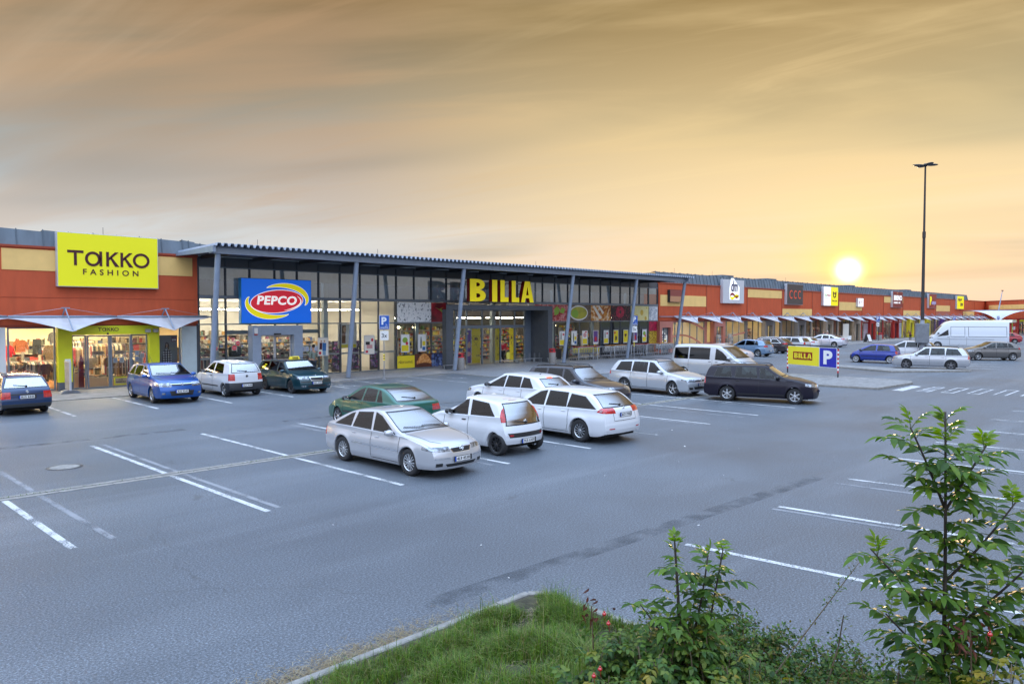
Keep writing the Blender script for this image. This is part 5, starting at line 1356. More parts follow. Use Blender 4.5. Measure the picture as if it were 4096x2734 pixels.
def panel(name, label, x0, x1, z0, z1, m_, extra=()):
 t = thing('picture_panel', label, 'picture panel', ((x0 + x1) / 2, YP, z0), 0, 'photographic food panels on the glass')
 MB().box(x0, x1, YP - .02, YP, z0, z1).build('photo', m_, t)
 for i, (nm, mm, pts) in enumerate(extra): MB().poly(pts, (x0, YP - .0205 - .003 * i, z0), XV, ZV, NF, .003).build(nm, mm, t)
 return t
panel('p', 'picture panel of blue-veined white cheese left of the grocery portal', 28.92, 31.75, 3.11, 4.42, m_mould)
panel('p', 'dark red tomato picture panel touching the grocery portal', 31.77, 33.1, 3.11, 4.42, m_tom, [('stalk', M_pg, [(.3, 1.0), (.75, .86), (1.1, 1.02), (.85, .95), (1.1, .55), (.72, .82)])])
t = panel('p', 'bright yellow panel lettered PŘEKVAPIVÉ', 28.92, 30.33, .08, .90, M_py)
mb = MB(); text(mb, 'PŘEKVAPIVÉ.', (29.02, YP - .021, .38), XV, ZV, NF, w=1.18, h=.22, depth=.004, bold=.0); mb.build('lettering', M_maroon, t)
t = panel('p', 'picture panel of a golden croissant beside the yellow panel', 30.37, 31.78, .08, .98, mat('croissant_ground', (.12, .035, .018), .6, var=.4, vscale=3))
mb = MB()
for k in range(9):
 f = k / 8; cx, cz = .18 + 1.1 * f, .30 + .28 * math.sin(f * PI); r_ = .12 + .20 * math.sin(f * PI)
 mb.poly([(cx + r_ * .62 * math.cos(a), cz + r_ * math.sin(a)) for a in [2 * PI * j / 14 for j in range(14)]], (30.40, YP - .021 - .002 * k, .1), XV, ZV, NF, .002)
mb.build('croissant', m_cros, t)
t = panel('p', 'picture panel of dark blueberries next to the croissant', 31.80, 33.1, .08, 1.0, mat('berry_dark', (.008, .01, .03), .6))
mb = MB(); r_ = random.Random(5)
for k in range(26):
 cx, cz, rr = .1 + (k % 6) * .21 + r_.uniform(-.05, .05), .12 + (k // 6) * .2 + r_.uniform(-.04, .04), r_.uniform(.10, .14)
 mb.poly([(cx + rr * math.cos(a), min(.9, cz + rr * math.sin(a))) for a in [2 * PI * j / 14 for j in range(14)]], (31.80, YP - .021 - .0012 * k, .08), XV, ZV, NF, .001)
mb.build('blueberries', goodsmat('bluebs', [(.015, .03, .10), (.05, .09, .26), (.10, .16, .36), (.03, .05, .16), (.20, .28, .46)]), t, kind='stuff')
panel('p', 'picture panel of sliced ham with basil right of the grocery portal', 42.1, 46.05, 3.11, 4.42, m_bacon, [('leaf', M_pg, [(2.3, .45), (2.75, .55), (2.95, .95), (2.6, 1.2), (2.25, .95)]), ('leaf', M_pg, [(2.9, .7), (3.4, .6), (3.6, .95), (3.2, 1.1)])])
panel('p', 'picture panel of green olive oil in a white bowl', 46.15, 48.95, 3.11, 4.42, m_wood, [('bowl', M_white, [(.12 + 1.18 * (1 + math.cos(a)), .66 + .62 * math.sin(a)) for a in [2 * PI * j / 26 for j in range(26)]]), ('oil', mat('oil_photo', (.42, .40, .02), .3, var=.3, vscale=2), [(.22 + 1.08 * (1 + math.cos(a)), .66 + .52 * math.sin(a)) for a in [2 * PI * j / 26 for j in range(26)]]), ('olive', M_pg, [(.35 + .45 * (1 + math.cos(a)), .60 + .34 * math.sin(a)) for a in [2 * PI * j / 20 for j in range(20)]])])
panel('p', 'amber honey picture panel between the olive oil and the berries', 49.05, 51.80, 3.11, 4.42, m_honey, [('dipper', M_roomwhite, [(.2, 1.25), (.5, 1.28), (1.5, .25), (1.2, .12)]), ('dipper', M_roomwhite, [(.9, 1.28), (1.15, 1.28), (1.8, .7), (1.6, .55)])])
panel('p', 'picture panel of dark red berries', 51.90, 54.68, 3.11, 4.42, m_berry, [('berry', m_rasp, [(1.25 + .62 * math.cos(a), .75 + .52 * math.sin(a)) for a in [2 * PI * j / 20 for j in range(20)]]), ('core', M_black, [(1.3 + .12 * math.cos(a), .75 + .16 * math.sin(a)) for a in [2 * PI * j / 12 for j in range(12)]])])
panel('p', 'picture panel of pale yellow cheese with holes', 54.78, 57.55, 3.11, 4.42, m_chee, [('holes', mat('cheese_hole', (.62, .42, .06), .6), [(c_[0] + c_[2] * math.cos(a), c_[1] + c_[2] * 1.1 * math.sin(a)) for a in [2 * PI * j / 14 for j in range(14)]]) for c_ in ((.5, 1.1, .14), (1.7, .72, .24), (.9, .3, .24), (2.3, .2, .17), (2.45, 1.15, .08))])
panel('p', 'picture panel of swirled white cream at the end of the row', 57.65, 59.05, 3.11, 4.42, m_cream)
panel('p', 'deep red picture panel under the cream', 57.65, 59.05, 2.12, 3.02, m_rasp)
panel('p', 'picture panel of yellow corn under the deep red one', 57.65, 59.05, .95, 2.10, m_corn)
mb = MB()
for a_, c_ in zip(MUL[24:29], MUL[25:30]): mb.box(a_ + .05, c_ - .05, G - .03, G - .01, .08, 3.02)
mb.build('black_film', mat('black_film', (.008, .008, .010), .06, coat=1.0), bB)
POS = [(29.55, 'g'), (30.95, 'b'), (45.35, 'w'), (46.85, 'b'), (48.25, 'p'), (49.7, 'v'), (51.15, 'w'), (52.55, 'y'), (54.0, 'h'), (55.45, 'v'), (56.9, 'g')]
PL = ['white framed offer poster with green salad, first left of the portal', 'white framed offer poster with a jar, second left of the portal', 'white framed offer poster right of the portal, nearest the red-topped bin', 'framed offer poster of a dark bottle behind the leaning column', 'framed offer poster with pink flowers and a yellow foot', 'framed purple offer poster with a dark cup, last before the black film', 'framed offer poster of a green bottle, first on the black film', 'framed yellow offer poster, second on the black film', 'framed yellow poster with a maroon heart on the black film', 'framed purple poster on the black film behind the parking sign', 'framed green and yellow poster, last on the black film']
for (x, kd), lb in zip(POS, PL):
 pt_ = {'g': [('picture', M_pg, circ(0, .68, .6, .16)), ('field', M_py, [(-.8, .06), (.8, .06), (.8, .40), (-.8, .40)]), ('seal', M_pr, circ(.4, .5, .3, .1))],
   'b': [('bottle', mat('print_bottle', (.02, .06, .03), .5), [(-.35, .2), (-.05, .2), (-.05, .6), (-.14, .85), (-.26, .85), (-.35, .6)]), ('field', M_py, [(.1, .35), (.8, .35), (.8, .6), (.1, .6)]), ('field', M_blu, [(.1, .08), (.8, .08), (.8, .28), (.1, .28)])],
   'w': [('bottle', mat('print_bottle', (.02, .06, .03), .5), [(-.55, .42), (-.25, .42), (-.25, .7), (-.34, .92), (-.46, .92), (-.55, .7)]), ('field', M_py, [(-.8, .05), (.8, .05), (.8, .38), (-.8, .38)]), ('tag', M_pr, [(.1, .7), (.7, .7), (.7, .82), (.1, .82)])],
   'p': [('flowers', M_ppk, circ(0, .68, .6, .17)), ('field', M_py, [(-.8, .05), (.8, .05), (.8, .42), (-.8, .42)]), ('tag', M_pr, [(.0, .85), (.7, .85), (.7, .93), (.0, .93)])],
   'v': [('field', M_pl, [(-.8, .15), (.8, .15), (.8, .95), (-.8, .95)]), ('cup', M_pr, circ(0, .38, .45, .17))],
   'y': [('field', M_py, [(-.9, .05), (.9, .05), (.9, .95), (-.9, .95)]), ('picture', M_black, [(-.3, .2), (.4, .25), (.5, .5), (-.2, .55)]), ('tag', M_pr, [(-.7, .72), (-.1, .72), (-.1, .85), (-.7, .85)])],
   'h': [('field', M_py, [(-.9, .05), (.9, .05), (.9, .95), (-.9, .95)]), ('heart', M_maroon, [(0, .4), (.45, .62), (.25, .72), (0, .66), (-.25, .72), (-.45, .62)])]}[kd]
 framed('offer_poster', lb, x, 1.12, .72, 1.18, G - .07, pt_, M_side, 'poster', 'framed offer posters on the grocery glass')
M_billay = mat('letter_yellow', (.88, .72, .0), .35, emit=(.88, .72, 0), estr=.22)
M_billar = mat('letter_red', (.24, .008, .01), .4)
sg = thing('shop_letters', 'free-standing yellow letters with red sides above the grocery portal', 'shop sign', (36.5, 37.3, 4.27))
def block_letter(ch, x0, x1, z0, z1):
 w_, h_ = x1 - x0, z1 - z0; s_ = .34
 if ch == 'I': return [[(0, 0), (w_, 0), (w_, h_), (0, h_)]], None
 if ch == 'L': return [[(0, 0), (w_, 0), (w_, h_ * .22), (w_ * .52, h_ * .22), (w_ * .52, h_), (0, h_)]], None
 if ch == 'A': return [[(0, 0), (w_ * .30, 0), (w_ * .36, h_ * .2), (w_ * .40, h_ * .34), (w_ * .5, h_ * .78), (w_ * .36, h_), (w_ * .30, h_)], [(w_, 0), (w_ * .70, 0), (w_ * .64, h_ * .2), (w_ * .60, h_ * .34), (w_ * .5, h_ * .78), (w_ * .36, h_), (w_ * .70, h_)], [(w_ * .36, h_ * .2), (w_ * .64, h_ * .2), (w_ * .60, h_ * .34), (w_ * .40, h_ * .34)]], None
def B_pieces(w_, h_):
 P = [[(0, 0), (w_ * .40, 0), (w_ * .40, h_), (0, h_)]]
 for zc, hz, xr_ in ((h_ * .27, h_ * .27, w_), (h_ * .76, h_ * .24, w_ * .94)):
  n = 12; rin_x, rin_z = (xr_ - w_ * .40) * .42, hz * .36
  for k in range(n):
   a, b2 = R(90 - 180 * k / n), R(90 - 180 * (k + 1) / n); X0 = w_ * .40; rx, rz = xr_ - X0, hz
   P.append([(X0 + rx * max(0, math.cos(a)) ** .75, zc + rz * math.sin(a)), (X0 + rx * max(0, math.cos(b2)) ** .75, zc + rz * math.sin(b2)), (X0 + rin_x * max(0, math.cos(b2)) ** .6, zc + rin_z * math.sin(b2)), (X0 + rin_x * max(0, math.cos(a)) ** .6, zc + rin_z * math.sin(a))])
 return P
YL = 37.05
for ch, x0, x1 in (('B', 33.35, 34.80), ('I', 35.42, 35.90), ('L', 36.22, 37.02), ('L', 37.35, 38.10), ('A', 38.30, 39.62)):
 pcs = B_pieces(x1 - x0, 1.52) if ch == 'B' else block_letter(ch, x0, x1, 4.5, 6.02)[0]
 mb = MB(); m2 = MB()
 for p in pcs:
  if sum(p[i][0] * p[(i + 1) % len(p)][1] - p[(i + 1) % len(p)][0] * p[i][1] for i in range(len(p))) < 0: p = p[::-1]
  mb.poly(p, (x0, YL, 4.50), XV, ZV, NF, .012); m2.poly(p, (x0, YL + .001, 4.50), XV, ZV, YV, .32)
 l_ = m2.build('letter', M_billar, sg); mb.build('letter_face', M_billay, l_)
mb = MB()
for x in (33.6, 35.6, 37.4, 39.4): mb.box(x - .03, x + .03, YL + .3, YL + .36, 4.27, 4.6); mb.tube([(x - .1, 38.9, 4.45), (x - .1, YL + .45, 5.9)], .025, 6)
mb.box(33.3, 39.7, YL + .44, YL + .50, 4.60, 4.68); mb.box(33.3, 39.7, YL + .44, YL + .50, 5.80, 5.88); mb.build('support_rails', M_steel, sg)
mb = MB(); mb.box(42.16, 42.32, G - .14, G - .11, 2.0, 2.9); 
t = thing('house_plate', 'small dark blue plate with white strokes beside the grocery portal', 'plate', (42.6, G - .1, 2)); MB().box(42.55, 42.75, G - .12, G - .10, 2.05, 2.85).build('plate', M_plateblue, t); mb = MB(); mb.box(42.58, 42.62, G - .126, G - .121, 2.08, 2.4); mb.box(42.67, 42.71, G - .126, G - .121, 2.08, 2.4); mb.build('strokes', M_white, t)
# == the cars, one specification each
def SP(**k): return k
def estate(wb, L, fo, H, bz=.93, wsb=None, tailx=.30):
 """common numbers of an estate car"""
 xf = wb / 2 + fo; xr = xf - L; wb0 = wsb if wsb is not None else wb / 2 - .12
 return dict(wb=wb, L=L, fo=fo, H=H,
    cs=-.24,
    nose=[(wb0, bz + .05), (wb0 + .35, bz + .005), (xf - .42, bz - .08), (xf - .12, bz - .15), (xf - .015, bz - .22)],
    roof=[(xr + tailx + .25, H - .045), (xr + 1.6, H), (.35, H), (wb0 - .78, H - .05)],
    tail=[(xr + .02, .72), (xr + .06, bz + .03), (xr + tailx, H - .07)],
    belt=[(xr, bz + .01), (-.6, bz - .01), (wb0, bz - .05), (xf - .3, bz - .15), (xf, bz - .25)],
    ws=(wb0 - .02, bz + .075, wb0 - .76, H - .085))
def hatch(wb, L, fo, H, bz=.93, wsb=None, tailx=.34, wsl=.80):
 xf = wb / 2 + fo; xr = xf - L; wb0 = wsb if wsb is not None else wb / 2 - .10
 return dict(wb=wb, L=L, fo=fo, H=H,
    cs=-.16,
    nose=[(wb0, bz + .06), (wb0 + .30, bz + .01), (xf - .36, bz - .07), (xf - .10, bz - .15), (xf - .015, bz - .23)],
    roof=[(xr + tailx + .22, H - .07), (xr + 1.35, H - .01), (.2, H), (wb0 - wsl, H - .055)],
    tail=[(xr + .02, .72), (xr + .05, bz + .02), (xr + tailx, H - .11)],
    belt=[(xr, bz + .03), (-.6, bz), (wb0, bz - .05), (xf - .3, bz - .14), (xf, bz - .25)],
    ws=(wb0 - .02, bz + .085, wb0 - wsl + .03, H - .09))
def upd(d, **k):
 d = dict(d); d.update(k); return d
CARS = []
xf, xr = 2.27, -2.22
CARS.append(SP(name='parked_car', label='silver five-door liftback parked nearest the camera with its nose towards us', pname='silver_warm', col=(0.50, 0.51, 0.54), pmetal=.45, prough=.3,
 x=10.55, y=14.2, rz=-88.0, scale=.945, wb=2.637, L=4.49, fo=.95, W=1.71, H=1.425, rw=.318, rimr=.222, wheel='t7',
 tail=[(xr + .01, .80), (xr + .06, .95), (xr + .22, 1.00), (xr + .42, 1.03)], roof=[(-1.12, 1.33), (-.65, 1.405), (-.05, 1.425), (.28, 1.375)],
 cs=-.14, nose=[(1.10, .965), (1.45, .93), (1.86, .85), (2.15, .775), (2.25, .71)], belt=[(xr, .92), (-1.3, .925), (1.1, .885), (1.9, .76), (xf, .64)],
 ws=(1.06, .985, .36, 1.335), rw_=(-1.85, 1.055, -1.16, 1.30), wtop=.10, rwk=.95,
 wins=[(-1.62, -1.08, -.98, -1.00), (-.90, -.82, -.26, -.17), (-.06, -.12, .22, .86, .03)], gaps=[(-.11, -.13), (.98, .95)], handles=[(-.82, .80), (.12, .78)], mirror=(.84, .94),
 side_parts=[headl(xf, .60, .745, .50, .34, .73, .66), ('tail_light', M_tail, [(xr - .2, .62), (xr + .16, .62), (xr + .12, .90), (xr - .2, .90)], .45, True)],
 front_parts=[('grille', M_black, [(-.305, .69), (-.245, .59), (.245, .59), (.305, .69)], 2.05), ('grille_frame', M_chrome, [(-.33, .705), (-.26, .575), (.26, .575), (.33, .705)], 2.08),
     ('lower_intake', M_black, [(-.48, .345), (-.42, .27), (.42, .27), (.48, .345)], 1.9), ('fog_light', M_black, [(-.70, .37), (-.70, .29), (-.54, .29), (-.54, .37)], 1.8), ('fog_light', M_black, [(.70, .37), (.70, .29), (.54, .29), (.54, .37)], 1.8)],
 strips=[('side_moulding', M_chrome, f, [(-.90, .565), (.98, .545)], .035) for f in 'LR'] + [('side_indicator', M_amber, f, [(.98, .545), (1.06, .545)], .034) for f in 'LR'] + [('bumper_moulding', M_chrome, 'F', [(-.74, .475), (-.36, .475)], .03), ('bumper_moulding', M_chrome, 'F', [(.36, .475), (.74, .475)], .03), ('lower_lip', M_black, 'F', [(-.78, .215), (.78, .215)], .06)],
 fp=(.44, '4L9 4538'), badges=[('F', 0, .665, .055, M_chrome)], bolt=True))
b = hatch(2.34, 3.43, .66, 1.46, .97, .98, .42, .92); xf = 1.17 + .66; xr = xf - 3.43
CARS.append(upd(b, label='white three-door city car with a big dark glass tailgate, rear towards us', pname='white_a', col=(0.636, 0.654, 0.688),
 x=13.53, y=14.4, rz=91.0, scale=.97, W=1.63, rw=.285, rimr=.19, wheel='t5', m_rim=M_rimd, tumble=.30, bow_r=.20, pin_r=.12, nosez=.05,
 tail=[(xr + .03, .70), (xr + .10, .84), (xr + .16, .97), (xr + .42, 1.33)], rw_=(xr + .12, .80, xr + .42, 1.30), rwk=.86,
 wins=[(-1.05, -.78, -.16, -.20), (-.06, .0, .20, .80, .02)], gaps=[(-.12, -.14), (.84, .80)], handles=[(.05, .84)], bhandle=True, bmirror=True, mirror=(.74, 1.02),
 side_parts=[('tail_light', M_tail, [(xr - .1, .86), (xr + .30, .86), (xr + .42, 1.29), (xr - .1, 1.29)], .53, True), headl(xf, .62, .82, .5, .3)],
 front_parts=[('bumper_insert', M_black, [(-.66, .59), (.66, .59), (.60, .47), (-.60, .47)], -1.1)], rwiper=True, bp=(.37, '7U5 6359'), badges=[('B', 0, .86, .045, M_chrome)],
 strips=[('reflector', M_tail, 'B', [(-.62, .53), (-.5, .53)], .04), ('reflector', M_tail, 'B', [(.5, .53), (.62, .53)], .04), ('high_brake_light', M_tail, 'B', [(-.16, 1.385), (.16, 1.385)], .03)]))
b = estate(2.817, 4.81, .99, 1.476, .955, 1.38, .62); xf = 2.817 / 2 + .99; xr = xf - 4.81
CARS.append(upd(b, label='white estate car with wraparound red-edged rear lamps, rear towards us', pname='white_b', col=(0.654, 0.671, 0.705),
 x=16.70, y=14.42, rz=90.0, scale=.97, W=1.85, rw=.33, rimr=.215, wheel='12', bow_r=.16, pin_r=.10,
 tail=[(xr + .02, .72), (xr + .09, .97), (xr + .20, 1.03), (xr + .68, 1.37)], roof=[(xr + .95, 1.415), (-.9, 1.46), (.1, 1.476), (.62, 1.41)], rw_=(xr + .18, 1.04, xr + .62, 1.335), rwk=.93,
 wins=[(-1.92, -1.50, -.98, -.92, .02, .02), (-.86, -.84, -.12, -.08), (.02, .0, .42, 1.12, .03)], darkw=(0, 1), gaps=[(-.97, -.9), (-.03, -.05), (1.15, 1.12)], handles=[(-.78, .85), (.15, .83)], mirror=(1.02, 1.03),
 side_parts=[('tail_light', M_tail, [(xr - .1, .84), (xr + .42, .90), (xr + .30, 1.02), (xr - .1, 1.02)], .40, True), headl(xf, .66, .84, .62, .3)],
 backgaps=[[(-.5, .97), (-.5, .66), (.5, .66), (.5, .97)]], rwiper=True, bp=(.82, '6C9 1905'), badges=[('B', 0, .98, .045, M_chrome)],
 strips=[('rear_lamp_lens', M_lens, f, [(xr + .10, .94), (xr + .32, .955)], .05) for f in 'LR'] + [('reflector', M_tail, 'B', [(-.7, .44), (-.5, .44)], .03), ('reflector', M_tail, 'B', [(.5, .44), (.7, .44)], .03)]))
xf = 1.29 + .80; xr = xf - 4.15
CARS.append(SP(label='dark green saloon parked behind the silver liftback', pname='green', col=(0.0, 0.10, 0.072), pmetal=.3,
 x=13.65, y=19.35, rz=90, cs=-.1, wb=2.58, L=4.15, fo=.80, W=1.69, H=1.38, rw=.29, rimr=.19, wheel='7',
 tail=[(xr + .01, .80), (xr + .06, .96), (xr + .25, .985)], roof=[(xr + 1.02, 1.315), (-.55, 1.365), (-.05, 1.38), (.30, 1.335)],
 nose=[(1.02, .95), (1.35, .90), (1.75, .80), (xf - .12, .70), (xf - .03, .6)], belt=[(xr, .91), (-1.3, .90), (1.1, .86), (1.7, .70), (xf, .60)],
 ws=(.99, .97, .33, 1.30), rw_=(xr + .30, 1.01, xr + .98, 1.28), wtop=.10,
 wins=[(-1.12, -.92, -.84, -.86), (-.76, -.72, -.18, -.12), (-.02, -.06, .22, .82, .03)], gaps=[(-.07, -.09), (-.95, -.8), (.93, .9)], handles=[(-.72, .79), (.1, .79)], mirror=(.80, .93), bmirror=True,
 side_parts=[headl(xf, .58, .71, .32, .36), ('tail_light', M_tail, [(xr - .2, .68), (xr + .25, .68), (xr + .22, .86), (xr - .2, .86)], .42, True)],
 rwiper=True, antenna=(.2, 0, -.55), strips=[('side_moulding', M_dark, f, [(-.9, .50), (.92, .50)], .06) for f in 'LR']))
b = hatch(2.67, 4.36, .92, 1.445, .95, 1.22, .62, .88); xf = 1.335 + .92; xr = xf - 4.36
CARS.append(upd(b, label='white hatchback with brake lamps lit, between the green saloon and the railed dark estate', pname='white_c', col=(0.619, 0.636, 0.671),
 x=19.55, y=18.95, rz=90, W=1.81, rw=.32, rimr=.22, wheel='5', rw_=(xr + .16, 1.06, xr + .60, 1.28), rwk=.84, bow_r=.18, pin_r=.12,
 tail=[(xr + .02, .72), (xr + .10, .98), (xr + .20, 1.05), (xr + .66, 1.33)],
 wins=[(-1.40, -1.15, -.88, -.84), (-.78, -.76, -.10, -.05), (.04, .02, .36, 1.0, .03)], darkw=(0, 1), gaps=[(-.02, -.03), (-.88, -.75), (1.08, 1.05)], handles=[(-.72, .84), (.15, .83)], mirror=(.96, 1.0), bmirror=True,
 side_parts=[('tail_light', M_brake, [(xr - .1, .84), (xr + .26, .90), (xr + .26, .99), (xr - .1, .99)], .50, True), headl(xf, .62, .80, .5, .3)],
 strips=[('high_brake_light', M_brake, 'B', [(-.14, 1.325), (.14, 1.325)], .03)], rwiper=True, antenna=(-1.0, 0, .16), handles2=1))
b = estate(2.65, 4.5, .90, 1.53, .96, 1.18, .40); xf = 1.325 + .90; xr = xf - 4.5
CARS.append(upd(b, label='dark blue-black estate with silver-grey roof rails behind the white hatchback', pname='ink', col=(0.022, 0.026, 0.042), pmetal=.3,
 x=22.70, y=18.85, rz=-90, W=1.80, rw=.33, rimr=.215, wheel='5', rails=(-1.7, .35), rw_=(xr + .10, 1.05, xr + .38, 1.38),
 wins=[(-1.80, -1.62, -1.02, -.98), (-.90, -.88, -.18, -.12), (-.02, -.05, .32, .98, .03)], gaps=[(-.07, -.08), (-1.0, -.9), (1.0, .97)], handles=[(-.8, .84), (.1, .83)], mirror=(.92, 1.0), antenna=(-1.4, 0, .3),
 side_parts=[headl(xf, .66, .82, .5, .32), taill(xr, .72, 1.0, .18)]))
b = estate(2.635, 4.56, .87, 1.48, .94, 1.20, .42); xf = 2.635 / 2 + .87; xr = xf - 4.56
CARS.append(upd(b, label='light silver estate with five-spoke wheels and black roof rails, beside the silver minibus', pname='silver_cool', col=(0.50, 0.53, 0.57), pmetal=.5,
 x=28.85, y=19.02, rz=-93.0, scale=1.02, W=1.80, rw=.315, rimr=.215, wheel='5', rails=(-1.75, .30), rw_=(xr + .10, 1.03, xr + .40, 1.34),
 wins=[(-1.86, -1.66, -1.05, -1.00), (-.92, -.90, -.16, -.10), (0.0, -.03, .34, 1.0, .03)], darkw=(0,), gaps=[(-.05, -.06), (-.98, -.85), (1.03, 1.0)], handles=[(-.80, .82), (.12, .81)], mirror=(.92, .99),
 side_parts=[headl(xf, .60, .76, .46, .36, .74), taill(xr, .78, .94, .22, .40, None, -.03)],
 front_parts=[('grille', M_black, [(-.40, .70), (-.36, .63), (.36, .63), (.40, .70)], 1.8), ('lower_intake', M_black, [(-.50, .42), (-.42, .31), (.42, .31), (.50, .42)], 1.8), ('fog_light', M_black, [(-.74, .40), (-.70, .30), (-.54, .30), (-.54, .40)], 1.7), ('fog_light', M_black, [(.74, .40), (.70, .30), (.54, .30), (.54, .40)], 1.7)],
 fp=(.52, '7AC 3677'), badges=[('F', 0, .70, .055, M_chrome)]))
b = estate(2.634, 4.50, .82, 1.51, .97, 1.16, .26); xf = 1.317 + .82; xr = xf - 4.5
CARS.append(upd(b, name='moving_car', label='dark aubergine estate with a driver inside, pulling out towards the crossing', pname='aubergine', col=(0.006, 0.004, 0.014), pmetal=.0, spec=.3, coat=.25, prough=.4,
 x=29.05, y=14.1, rz=-72.0, scale=1.0, W=1.74, rw=.315, rimr=.20, wheel='6', rails=(-1.8, .30), m_rail=M_black, rw_=(xr + .08, 1.06, xr + .28, 1.38), tumble=.30, group=None,
 wins=[(-1.86, -1.72, -1.22, -1.15), (-1.0, -.96, -.20, -.14), (-.02, -.04, .32, .98, .03)], gaps=[(-.07, -.08), (-1.08, -.95), (1.0, .97)], handles=[(-.90, .86), (.08, .85)], bhandle=True, bmirror=True, mirror=(.90, 1.04),
 side_parts=[headl(xf, .64, .82, .44, .36), taill(xr, .72, 1.08, .16, .46)],
 front_parts=[('grille', M_chrome, [(-.36, .76), (-.32, .64), (.32, .64), (.36, .76)], 1.8), ('lower_intake', M_black, [(-.46, .46), (-.40, .30), (.40, .30), (.46, .46)], 1.8)], fp=(.50, '4L8 4200'), badges=[('F', 0, .70, .05, M_chrome)],
 strips=[('lower_side_trim', M_black, f, [(-.9, .33), (.92, .33)], .05) for f in 'LR']))
xf = 1.55 + .83; xr = xf - 4.78
CARS.append(SP(name='parked_minibus', cat='minibus', label='silver minibus with black-tinted side windows', pname='silver_van', col=(0.50, 0.52, 0.55), pmetal=.45,
 x=37.0, y=20.7, rz=-90, wb=3.10, L=4.78, fo=.83, W=1.90, H=1.97, rw=.325, rimr=.20, wheel='5', tumble=.12, beltin=.96, crown=.03, rr=.09, sill=.25, wtop=.20, group=None,
 tail=[(xr + .01, 1.0), (xr + .03, 1.5), (xr + .10, 1.86)], roof=[(xr + .35, 1.95), (-.8, 1.97), (.35, 1.95), (.78, 1.86)], nose=[(1.62, 1.24), (1.85, 1.13), (2.18, .96), (2.30, .80)],
 belt=[(xr, 1.12), (1.0, 1.12), (1.6, 1.02), (2.2, .80), (xf, .66)], ws=(1.62, 1.27, .86, 1.80),
 wins=[(-2.16, -2.14, -1.28, -1.28), (-1.16, -1.16, .06, .06), (.42, .44, .80, 1.30, .06)], darkw=(0, 1), gaps=[(-1.22, -1.22), (.24, .24), (1.38, 1.38)], handles=[(.10, 1.02), (.50, 1.02)], bhandle=True, mirror=(1.28, 1.26),
 side_parts=[('tail_light', M_tail, [(xr - .1, .95), (xr + .08, .95), (xr + .08, 1.45), (xr - .1, 1.45)], .74, True), headl(xf, .80, 1.04, .5, .48)], rw_=(xr, 1.2, xr + .06, 1.72), nodash=True))
b = estate(2.45, 4.205, .83, 1.42, .92, 1.06, .46); xf = 1.225 + .83; xr = xf - 4.205
CARS.append(upd(b, label='dark blue old estate at the left edge with its rear to the camera', pname='blue_old', col=(0.0015, 0.026, 0.095), pmetal=.25,
 x=6.4, y=32.6, rz=90, W=1.64, rw=.29, rimr=.18, wheel='steel', m_rim=M_rimd, rails=(-1.55, .2), rw_=(xr + .12, .99, xr + .45, 1.30), rwk=1.0, bow_r=.07,
 tail=[(xr + .01, .70), (xr + .05, .88), (xr + .12, .95), (xr + .50, 1.345)], roof=[(xr + .75, 1.39), (-.9, 1.415), (.1, 1.42), (.42, 1.37)],
 wins=[(-1.72, -1.50, -.92, -.88), (-.8, -.78, -.14, -.1), (0, -.02, .26, .85, .03)], gaps=[(-.05, -.06)], mirror=(.78, .95), rwiper=True, bp=(.66, '8U5 8445'),
 side_parts=[('tail_light', M_tail, [(xr - .1, .60), (xr + .20, .60), (xr + .20, .84), (xr - .1, .84)], .50, True), headl(xf, .6, .76, .3, .36)],
 front_parts=[('plate_recess', M_black, [(-.50, .77), (.50, .77), (.50, .73), (-.50, .73)], -1.5)], bumpers=[('bumper', M_dark, .42, -1.95)], antenna=(-1.2, 0, .2), badges=[('B', 0, .84, .04, M_chrome)]))
b = hatch(2.65, 4.25, .87, 1.48, .97, 1.24, .42, .90); xf = 1.325 + .87; xr = xf - 4.25
CARS.append(upd(b, label='bright blue hatchback facing the camera in front of the yellow-framed clothes shop', pname='blue_bright', col=(0.0, 0.075, 0.33), pmetal=.35,
 x=11.75, y=32.5, rz=-92, scale=1.04, W=1.775, rw=.31, rimr=.205, wheel='7', rw_=(xr + .12, 1.06, xr + .42, 1.32),
 wins=[(-1.62, -1.25, -1.04, -.98), (-.92, -.88, -.18, -.12), (-.02, -.04, .34, 1.0, .03)], darkw=(0, 1), gaps=[(-.07, -.08), (-.98, -.85), (1.02, 1.0)], handles=[(-.82, .86), (.1, .84)], mirror=(.92, 1.02), antenna=(-1.3, 0, .35),
 side_parts=[headl(xf, .62, .82, .52, .38), taill(xr, .8, 1.1, .2)],
 front_parts=[('grille', M_black, [(-.40, .75), (-.34, .69), (.34, .69), (.40, .75)], 1.8), ('lower_intake', M_black, [(-.46, .50), (-.40, .31), (.40, .31), (.46, .50)], 1.8)], fp=(.475, '4U2 9242'), badges=[('F', 0, .735, .05, M_chrome)],
 strips=[('grille_bar', M_chrome, 'F', [(-.40, .762), (.40, .762)], .02), ('fog_light', M_lens, 'F', [(-.72, .40), (-.60, .40)], .07), ('fog_light', M_lens, 'F', [(.60, .40), (.72, .40)], .07)]))
b = hatch(2.465, 3.80, .74, 1.54, .99, 1.10, .30, .82); xf = 2.465 / 2 + .74; xr = xf - 3.80
